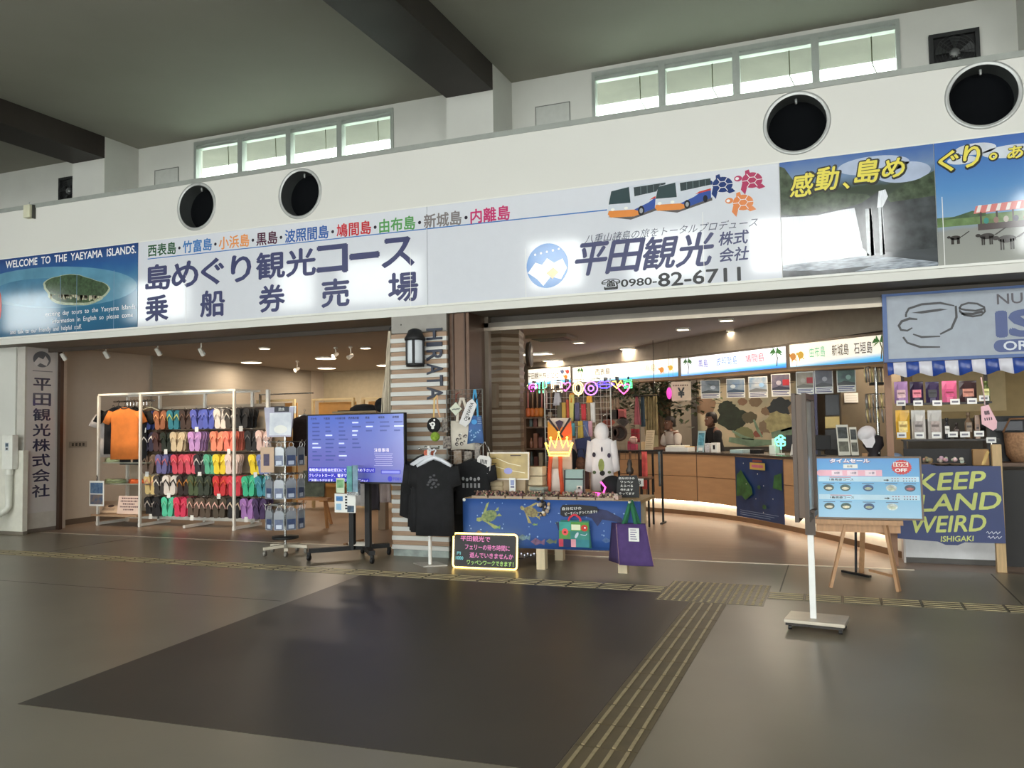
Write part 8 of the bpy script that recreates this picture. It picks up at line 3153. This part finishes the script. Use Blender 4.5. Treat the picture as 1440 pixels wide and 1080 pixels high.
def sp(px, py):
    q = P(px, py, 9.178)
    return (q.x, q.z)


def pen(pts, w_):
    mb.stroke([sp(*p_) for p_ in pts], [1.6*v for v in w_] if isinstance(w_, list) else 1.6*w_, INK, .002)


# burger
pen([(1349, 434), (1352, 429), (1362, 426), (1374, 427), (1384, 432), (1385, 438), (1380, 443), (1368, 445), (1356, 443), (1350, 438), (1349, 434), (1358, 436), (1372, 437), (1384, 434)], [.012]*14)
pen([(1352, 441), (1368, 441.5), (1382, 438)], .016)
# plain cup: rim, bowl, saucer
pen([(1274, 441), (1278, 434), (1296, 428), (1322, 426), (1342, 430)], [.012, .014, .014, .014, .008])
mb.poly([sp(1281, 440), sp(1298, 437), sp(1322, 434), (sp(1333, 435)), sp(1318, 438), sp(1296, 441)], INK, .002)
pen([(1274, 441), (1274, 446)], .012)
pen([(1344, 430), (1345, 446), (1338, 462), (1322, 470)], [.012, .014, .014, .01])
pen([(1290, 449), (1279, 448), (1268, 452), (1264, 458), (1267, 464), (1276, 465), (1283, 461)], [.01, .016, .016, .016, .014, .012, .008])
pen([(1270, 474), (1276, 482), (1294, 488), (1322, 488)], [.012, .012, .014, .008])
pen([(1284, 470), (1296, 474), (1322, 473)], [.008, .014, .008])
part(t, 'drawing', mb)
mb = MB(F(0, 9.178, 0))
DKP = mat((70, 66, 74), .4)
NB_ = mat((52, 72, 130), .4)
q0, q1 = sp(1402, 421), sp(1438, 419)
mb.text('NU', (q0[0]+q1[0])/2, q0[1], DKP, w=q1[0]-q0[0], h=.10, z=.002, off=.01)
part(t, 'top_lettering', mb)
mb = MB(F(0, 9.178, 0))
q0, q1 = sp(1404, 456), sp(1440, 452)
mb.text('IS', q0[0], q0[1], NB_, w=.31, h=.235, z=.002, off=.05, anchor='l')
part(t, 'name_lettering', mb)
mb = MB(F(0, 9.178, 0))
q0 = sp(1399, 487)
mb.rect(q0[0]+.05, xe, q0[1]-.06, q0[1]+.06, NB_, .002)
mb.ell(q0[0]+.05, q0[1], .06, .06, NB_, .0024, 24)
mb.text('ORI', q0[0]+.075, q0[1], mat((206, 212, 222), .4), w=.23, h=.085, z=.003, off=.02, anchor='l')
part(t, 'oval_band', mb)
# striped valance
zv0, zv1 = P(1247, 530, 9.15).z, zs0-.025
t = thing('striped_valance', 'blue and white striped scalloped valance under the stall sign', 'awning', (xs0+1, 9.13, zv0))
BLU, WHT = mat((44, 72, 150), .25, nz=.2, ns=12), mat((212, 210, 220), .3, nz=.03)
sw = P(1283, 515, 9.14).x-P(1265, 515, 9.14).x
x = xs0-.005-.45*sw*0
k = 0
vb, vw = MB(), MB()
n = 10
x = P(1248, 515, 9.14).x
first = P(1256.5, 515, 9.14).x
edges = [x, first]
while edges[-1] < 2.9:
    edges.append(edges[-1]+sw)
z_sc = {}
for i in range(len(edges)-1):
    a_, b_ = edges[i], edges[i+1]
    tgt = vb if i % 2 == 0 else vw
    m_ = BLU if i % 2 == 0 else WHT
    nn = 8
    top, bot = [], []
    for j in range(nn+1):
        xx = a_+(b_-a_)*j/nn
        ph = ((xx-first)/(2*sw)) % 1
        sag = zv0-.012+.035*abs(math.cos(PI*ph))**2
        wv = .012*math.sin(2*PI*(xx-first)/sw)
        top.append((xx, 9.16, zv1))
        bot.append((xx, 9.10+wv, sag))
    vs = top+bot
    fs = [(j, nn+1+j, nn+2+j, j+1) for j in range(nn)]
    N = len(vs)
    vs = vs+[(p_[0], p_[1]+.008, p_[2]) for p_ in vs]
    fs = fs+[tuple(N+q for q in f[::-1]) for f in fs]+[(nn+1+j, N+nn+1+j, N+nn+2+j, nn+2+j) for j in range(nn)]
    mb = MB()
    mb.add(vs, fs, m_, True)
    part(t, 'blue_stripe' if i % 2 == 0 else 'white_stripe', mb)
# shelves with goods
YS = 9.95
xs1 = P(1440, 560, YS).x+.8
t = thing('stall_shelf', 'dark stall shelving with two boards of packaged goods behind the slogan board', 'shelf', (1.4, YS, 1.02))
zA, zB = P(1330, 566, YS).z, P(1330, 617, YS).z
DKW = mat((46, 40, 38), .5)
part(t, 'upper_board', MB().box(.72, P(1392, 560, YS).x, YS-.12, YS+.14, zA-.02, zA, DKW))
part(t, 'lower_board', MB().box(.66, P(1392, 560, YS).x+.05, YS-.14, YS+.16, zB-.02, zB, DKW))
part(t, 'lower_front', MB().box(.66, P(1400, 560, YS).x, YS-.16, YS-.13, 1.02, zB-.10, mat((30, 28, 30), .6)))
for x in (.70, P(1390, 560, YS).x):
    part(t, 'upright', MB().box(x-.015, x+.015, YS+.10, YS+.16, 1.02, 2.05, DKW))
struct('wall_stall_back', MB().box(.9, 4.5, 12.6, 12.7, 0, 2.92, mat((176, 150, 104), .7)).box(1.0, 2.1, 12.55, 12.6, P(1380, 578, 12.55).z, 2.35, mat((206, 182, 136), .6)).box(.9, 4.5, 12.45, 12.6, 0, P(1380, 588, 12.5).z, mat((90, 84, 74), .6)))


def pouch_pack(px0, py0, px1, py1, c, label, band, grp, Y=YS-.05, shape=0, em_=0):
    a, b = P(px0, py0, Y), P(px1, py1, Y)
    zb_ = zA if py1 < 590 else zB
    w, h = b.x-a.x, a.z-zb_
    T = F((a.x+b.x)/2, Y, zb_)
    t = thing('goods_pack', label, 'package', ((a.x+b.x)/2, Y, zb_), grp)
    m = mat(c, .25, nz=.12, ns=8)
    mb = MB(T)
    if shape == 0:
        n = 6
        vs, fs = [], []
        for i, (y, d) in enumerate(((0, .03), (h*.2, .034), (h*.6, .024), (h*.92, .006), (h, .004))):
            vs += [(-w/2, y, 0), (-w*.2, y, d), (w*.2, y, d), (w/2, y, 0), (w*.2, y, -d), (-w*.2, y, -d)]
        for i in range(4):
            fs += [(i*6+k, i*6+(k+1) % 6, (i+1)*6+(k+1) % 6, (i+1)*6+k) for k in range(6)]
        fs += [tuple(range(6))[::-1], tuple(24+k for k in range(6))]
        mb.add(vs, fs, m)
    elif shape == 1:
        mb.box(-w/2, w/2, 0, h, -.03, .03, m)
    else:
        mb2 = MB(Matrix.Translation(((a.x+b.x)/2, Y, zb_)))
        mb2.lathe([(w*.42, 0), (w*.45, .01), (w*.45, h*.62), (w*.2, h*.75), (w*.18, h*.85), (w*.24, h*.86), (w*.24, h), (.001, h)], m, 16)
        mb = mb2
    part(t, 'packet' if shape < 2 else 'bottle', mb)
    mb = MB(T)
    zz = .036 if shape < 2 else w*.46
    mb.rect(-w*.32, w*.32, h*.25, h*.62, mat(band, .4, nz=.3, ns=30), zz)
    mb.rect(-w*.26, w*.26, h*.42, h*.5, mat(tuple(max(0, v-70) for v in band), .4), zz+.001)
    part(t, 'label', mb)


G4, G5 = 'packets on the upper stall board', 'packets on the lower stall board'
pouch_pack(1257, 537, 1277, 563, (176, 140, 190), 'lilac packet at the left end of the upper stall board', (226, 190, 196), G4)
pouch_pack(1279, 537, 1299, 563, (50, 38, 66), 'dark purple packet with a pink square on the upper stall board', (230, 130, 150), G4)
pouch_pack(1301, 537, 1321, 563, (60, 50, 84), 'dark packet with shiny edge on the upper stall board', (40, 34, 44), G4)
pouch_pack(1324, 536, 1346, 563, (226, 110, 150), 'bright pink packet in the middle of the upper stall board', (206, 60, 120), G4)
pouch_pack(1348, 536, 1374, 563, (60, 44, 46), 'dark patterned packet on the upper stall board', (196, 130, 110), G4)
pouch_pack(1380, 536, 1393, 560, (96, 110, 60), 'olive bottle at the right end of the upper stall board', (220, 220, 150), G4, shape=2)
pouch_pack(1259, 577, 1280, 612, (226, 176, 60), 'yellow standing pouch at the left end of the lower stall board', (240, 206, 120), G5)
pouch_pack(1281, 577, 1302, 612, (206, 202, 196), 'first silver standing pouch on the lower stall board', (150, 140, 136), G5)
pouch_pack(1304, 577, 1325, 612, (202, 196, 190), 'second silver standing pouch on the lower stall board', (156, 140, 134), G5)
pouch_pack(1326, 588, 1337, 612, (40, 38, 40), 'dark round bottle with a white label on the lower stall board', (210, 206, 200), G5, shape=2)
pouch_pack(1340, 595, 1350, 612, (50, 42, 40), 'small black jar on the lower stall board', (90, 70, 60), G5, shape=2)
pouch_pack(1355, 580, 1369, 612, (110, 90, 70), 'tall brown bottle on the lower stall board', (120, 100, 80), G5, shape=2)
pouch_pack(1370, 584, 1378, 612, (150, 116, 92), 'narrow tan carton on the lower stall board', (110, 84, 70), G5, shape=1)
for i, (px, py) in enumerate(((1267, 567), (1291, 567), (1318, 567), (1343, 565), (1367, 564), (1268, 612), (1293, 612), (1317, 612), (1340, 611), (1357, 611), (1377, 610), (1394, 619), (1347, 636), (1384, 560))):
    Y = YS-.15
    q = P(px, py, Y)
    mb = MB(F(q.x, Y, q.z))
    mb.box(-.045, .045, -.028, .03, -.004, 0, PAPER)
    mb.rect(-.03, .03, -.01, .01, mat((120, 120, 130), .5), .001)
    if i >= 11:
        mb.box(-.004, .004, -.09, -.028, -.004, 0, CHROME)
    else:
        mb.box(-.01, .01, -.02, .03, -.03, -.004, PAPER)
    solo('price_ticket', mb, f'white price ticket {["under the lilac packet", "under the dark purple packet", "under the dark shiny packet", "under the bright pink packet", "under the dark patterned packet", "under the yellow pouch", "under the first silver pouch", "under the second silver pouch", "under the round bottle", "under the tall brown bottle", "under the tan carton", "right of the lower stall board", "standing above the slogan board", "under the olive bottle"][i]}', 'price ticket', 'price tickets on the stall')
# pink pendant charm
q = P(1390, 587, YS-.2)
t = thing('pendant_tag', 'pink kite shaped tag with dark writing hanging at the right of the stall', 'tag', (q.x, YS-.2, q.z-.1))
T = F(q.x, YS-.2, q.z) @ Matrix.Rotation(.12, 4, 'Z')
mb = MB(T)
mb.prism([(-.05, .12), (.02, .13), (.07, -.05), (.055, -.12), (.02, -.14), (-.07, -.06), (-.065, .0)], -.005, .005, mat((226, 180, 190), .5))
part(t, 'tag', mb)
mb = MB(T)
for k in range(4):
    mb.rect(-.03+.012*k, -.02+.012*k, .03, .07, mat((70, 50, 60), .5), .0065)
    mb.rect(-.04+.02*k, -.03+.02*k, -.03, .0, mat((70, 50, 60), .5), .0065)
part(t, 'writing', mb)
mb = MB(T)
mb.tube([(-.01, .12, 0), (.0, .3, 0), (.0, .42, .0)], .006, mat((226, 190, 190), .5), 6)
part(t, 'cord', mb)
# things on the stall worktop right of the board
for px, py, r, c, lb in ((1325, 648, .06, (200, 180, 176), 'pale shell dish behind the slogan board, left'), (1347, 645, .07, (226, 214, 210), 'white shell pile behind the slogan board, middle'), (1305, 645, .06, (160, 140, 120), 'brown shell dish behind the time sale board')):
    q = P(px, py, 9.74)
    mb = MB()
    rb = random.Random(px)
    mb.lathe([(r*.8, 1.021), (r*1.2, 1.04), (r*1.1, 1.045), (.001, 1.03)], mat((120, 100, 84), .5), 16, (q.x, 9.80, 0))
    for k in range(14):
        mb.ball((q.x+rb.uniform(-r, r)*.8, 9.80+rb.uniform(-r, r)*.8, 1.06+rb.uniform(0, .04)), rb.uniform(.015, .03), mat(tuple(min(255, v+rb.randint(-20, 20)) for v in c), .4), 7, 5)
    solo('shell_dish', mb, lb, 'dish', 'shell dishes on the stall worktop')
a, b = P(1368, 632, 9.7), P(1392, 650, 9.7)
t = thing('gift_box', 'tan gift box with golden wrapping behind the slogan board', 'box', ((a.x+b.x)/2, 9.75, 1.02))
part(t, 'box', MB().box(a.x, b.x, 9.72, 9.86, 1.021, a.z, mat((170, 130, 80), .5)), bev=.006)
mb = MB()
mb.bar((b.x-.06, 9.715, 1.03), (b.x-.01, 9.715, a.z-.02), .03, .004, mat((236, 200, 130), .2, .6), (0, 1, 0))
part(t, 'gold_band', mb)
q = P(1428, 608, 10.6)
t = thing('wicker_basket', 'tan wicker basket at the right frame edge behind the stall', 'basket', (q.x+.05, 10.6, 1.02))
part(t, 'body', MB().lathe([(.10, 1.021), (.15, 1.10), (.17, q.z), (.15, q.z), (.001, q.z-.05)], mat((170, 130, 96), .8, nz=.3, ns=40, bump=.4), 20, (q.x+.05, 10.6, 0)))
mb = MB()
mb.tube([(q.x-.12, 10.6, q.z), (q.x-.05, 10.6, q.z+.15), (q.x+.15, 10.6, q.z+.15), (q.x+.22, 10.6, q.z)], .012, mat((140, 100, 70), .8), 6)
part(t, 'handle', mb)
q = P(1418, 590, 10.8)
solo('espresso_machine', MB().box(q.x-.22, q.x+.2, 10.7, 11.1, 1.021, q.z+.04, BLACK).box(q.x-.16, q.x+.1, 10.6, 10.7, q.z-.12, q.z-.02, mat((50, 50, 54), .3, .5)).ball((q.x-.28, 10.8, q.z-.04), (.1, .1, .1), BLACK), 'dark kitchen machine in the stall right of the pink tag', 'machine')
struct('trim_stall_board', MB().box(1.6, 3.6, 10.35, 11.3, .98, 1.02, mat((120, 92, 70), .5)))

# white cap, leaflet rack, key ring stand beyond the easel
YK = 10.0
q = P(1220, 612, YK)
t = thing('baseball_hat', 'white baseball cap on a dark display head above the time sale board', 'hat', (q.x, YK, 1.02))
mb = MB(F(q.x, YK, q.z) @ Matrix.Rotation(.5, 4, 'Z'))
CAPW = mat((226, 222, 226), .8, nz=.04)
mb.ball((0, .02, -.02), (.10, .085, .09), CAPW, 16, 10)
part(t, 'crown', mb)
mb = MB(F(q.x, YK, q.z) @ Matrix.Rotation(.5, 4, 'Z'))
mb.prism([(-.085, -.01), (.06, -.02), (.03, -.10), (-.03, -.14), (-.08, -.11)], .03, .045, CAPW)
part(t, 'brim', mb)
mb = MB()
mb.lathe([(.10, 1.0), (.09, 1.05), (.05, q.z-.2), (.11, q.z-.12), (.10, q.z-.02), (.001, q.z+.02)], mat((40, 34, 38), .7), 16, (q.x+.06, YK+.12, 0))
part(t, 'display_head', mb)
a, b = P(1178, 607, YK), P(1208, 640, YK)
t = thing('leaflet_rack', 'tilted leaflet rack with two white cards behind the time sale board', 'rack', ((a.x+b.x)/2, YK, 1.0))
for i, (x0, x1, lb_) in enumerate(((a.x, (a.x+b.x)/2+.02, 0), ((a.x+b.x)/2+.03, b.x, 1))):
    T = F((x0+x1)/2, YK-.05, P(1190, 640, YK).z, .15, -.35)
    w, h = (x1-x0), .36-.03*i
    mb = MB(T)
    mb.box(-w/2, w/2, 0, h, -.006, 0, mat((200, 198, 186), .5))
    cd_ = part(t, 'card', mb)
    mb = MB(T)
    mb.rect(-w*.4, w*.4, h*.55, h*.92, mat((60, 64, 64), .5, nz=.6, ns=20), .001)
    mb.rect(-w*.4, w*.4, h*.12, h*.45, mat((90, 90, 80), .5, nz=.6, ns=20), .001)
    part(cd_, 'picture', mb)
part(t, 'support', MB().box(a.x, b.x, YK-.02, YK+.25, .98, P(1190, 640, YK).z+.0, BLACK))
struct('trim_side_ledge', MB().box(P(1150, 640, 10.6).x, .62, 9.95, 10.45, .92, .98, mat((60, 48, 42), .4)))
q = P(1233, 560, 10.7)
t = thing('keyring_stand', 'tall stand of silver key rings left of the stall post', 'stand', (q.x, 10.7, 0))
part(t, 'pole', MB().cyl((q.x, 10.7, 0), (q.x, 10.7, 2.15), .02, CHROME).lathe([(.18, 0), (.18, .02), (.02, .04)], BLACK, 20, (q.x, 10.7, 0)))
for k, py in enumerate((528, 566, 585)):
    z = P(1233, py, 10.7).z
    mb = MB()
    mb.tube([(q.x+.12*math.cos(2*PI*i/16), 10.7+.12*math.sin(2*PI*i/16), z+.1) for i in range(16)], .005, CHROME, 5, True)
    mb.bar((q.x-.12, 10.7, z+.1), (q.x+.12, 10.7, z+.1), .008, .008, CHROME)
    rg = part(t, 'ring', mb)
    for i in range(9):
        a_ = PI+PI*i/8
        mb = MB()
        x_, y_ = q.x+.12*math.cos(a_), 10.7+.12*math.sin(a_)
        mb.tube([(x_, y_, z+.1), (x_, y_-.01, z+.02), (x_+.008, y_-.012, z-.08)], [.005, .012, .008], mat((150, 146, 142) if (i+k) % 3 else (226, 210, 150), .3, .5), 6)
        part(rg, 'key_ring', mb)
# dark lockers and grey wall pieces behind the counter at the right
YB2 = 14.6
xa = P(1140, 600, YB2).x
struct('wall_office', MB().box(P(1184, 600, YB2).x, P(1250, 600, YB2).x+1.2, YB2, YB2+.12, 0, 2.92, mat((110, 100, 84), .7)))
for px0, px1, py0, py1, c, lb in ((1160, 1181, 555, 584, (44, 50, 60), 'dark upper cabinet behind the brown stand board'), (1160, 1181, 586, 602, (206, 190, 120), 'pale yellow drawer front between dark cabinets'), (1160, 1182, 604, 632, (40, 42, 46), 'dark lower cabinet under the pale yellow drawer')):
    a, b = P(px0, py0, 14.2), P(px1, py1, 14.2)
    t = thing('office_cabinet', lb, 'cabinet', ((a.x+b.x)/2, 14.4, b.z), 'cabinets behind the counter')
    zlo = b.z
    part(t, 'body', MB().box(a.x, b.x, 14.22, 14.6, zlo, a.z, mat(c, .4)))
    part(t, 'door', MB().box(a.x+.01, b.x-.01, 14.20, 14.22, zlo+.01, a.z-.01, mat(c, .35)))
struct('trim_cabinet_base', MB().box(P(1160, 632, 14.2).x, P(1182, 632, 14.2).x, 14.25, 14.6, 0, P(1170, 632, 14.2).z, BLACK).box(P(1142, 600, 14.2).x, P(1150, 600, 14.2).x, 14.2, 14.5, 0, 2.6, mat((70, 74, 110), .5)))
T, w, h, mb = card(1187, 553, 1207, 566, YB2-.01, PAPER)
for k in range(3):
    mb.rect(-w*.4, w*.4, h*(.2+.25*k), h*(.24+.25*k), mat((190, 186, 176), .5), .001)
solo('notice_paper', mb, 'white notice paper on the grey office wall under the dark posters', 'notice')
for k in range(4):
    a, b = P(1224+4.6*k, 513, 12.3), P(1228+4.6*k, 538, 12.3)
    mb = MB().box(a.x, b.x, 12.3, 12.45, b.z, a.z, mat((206, 196, 160), .5))
    solo('binder', mb, f'{ON[k]} cream binder from the left, high up left of the striped valance', 'binder', 'binders left of the valance', bev=.004)
a, b = P(1223, 538, 12.3), P(1243, 540, 12.3)
struct('trim_binder_shelf', MB().box(a.x, b.x, 12.28, 12.6, a.z-.03, a.z, BLACK))
q = P(1188, 540, 9.9)
# blue grey cloth bundle beside the cap
q = P(1252, 632, 9.9)
mb = MB()
mb.ball((q.x, 9.9, 1.05), (.13, .1, .07), mat((110, 130, 156), .9, nz=.15), 14, 8)
mb.ball((q.x+.05, 9.86, 1.10), (.07, .07, .05), mat((120, 140, 166), .9, nz=.15), 12, 8)
solo('cloth_bundle', mb, 'grey blue cloth bundle on the stall worktop beside the cap', 'cloth')
spot('stall_spot', (1.15, 9.4, 2.5), (1.15, 9.95, 1.6), 34, (1, .88, .8), 100)
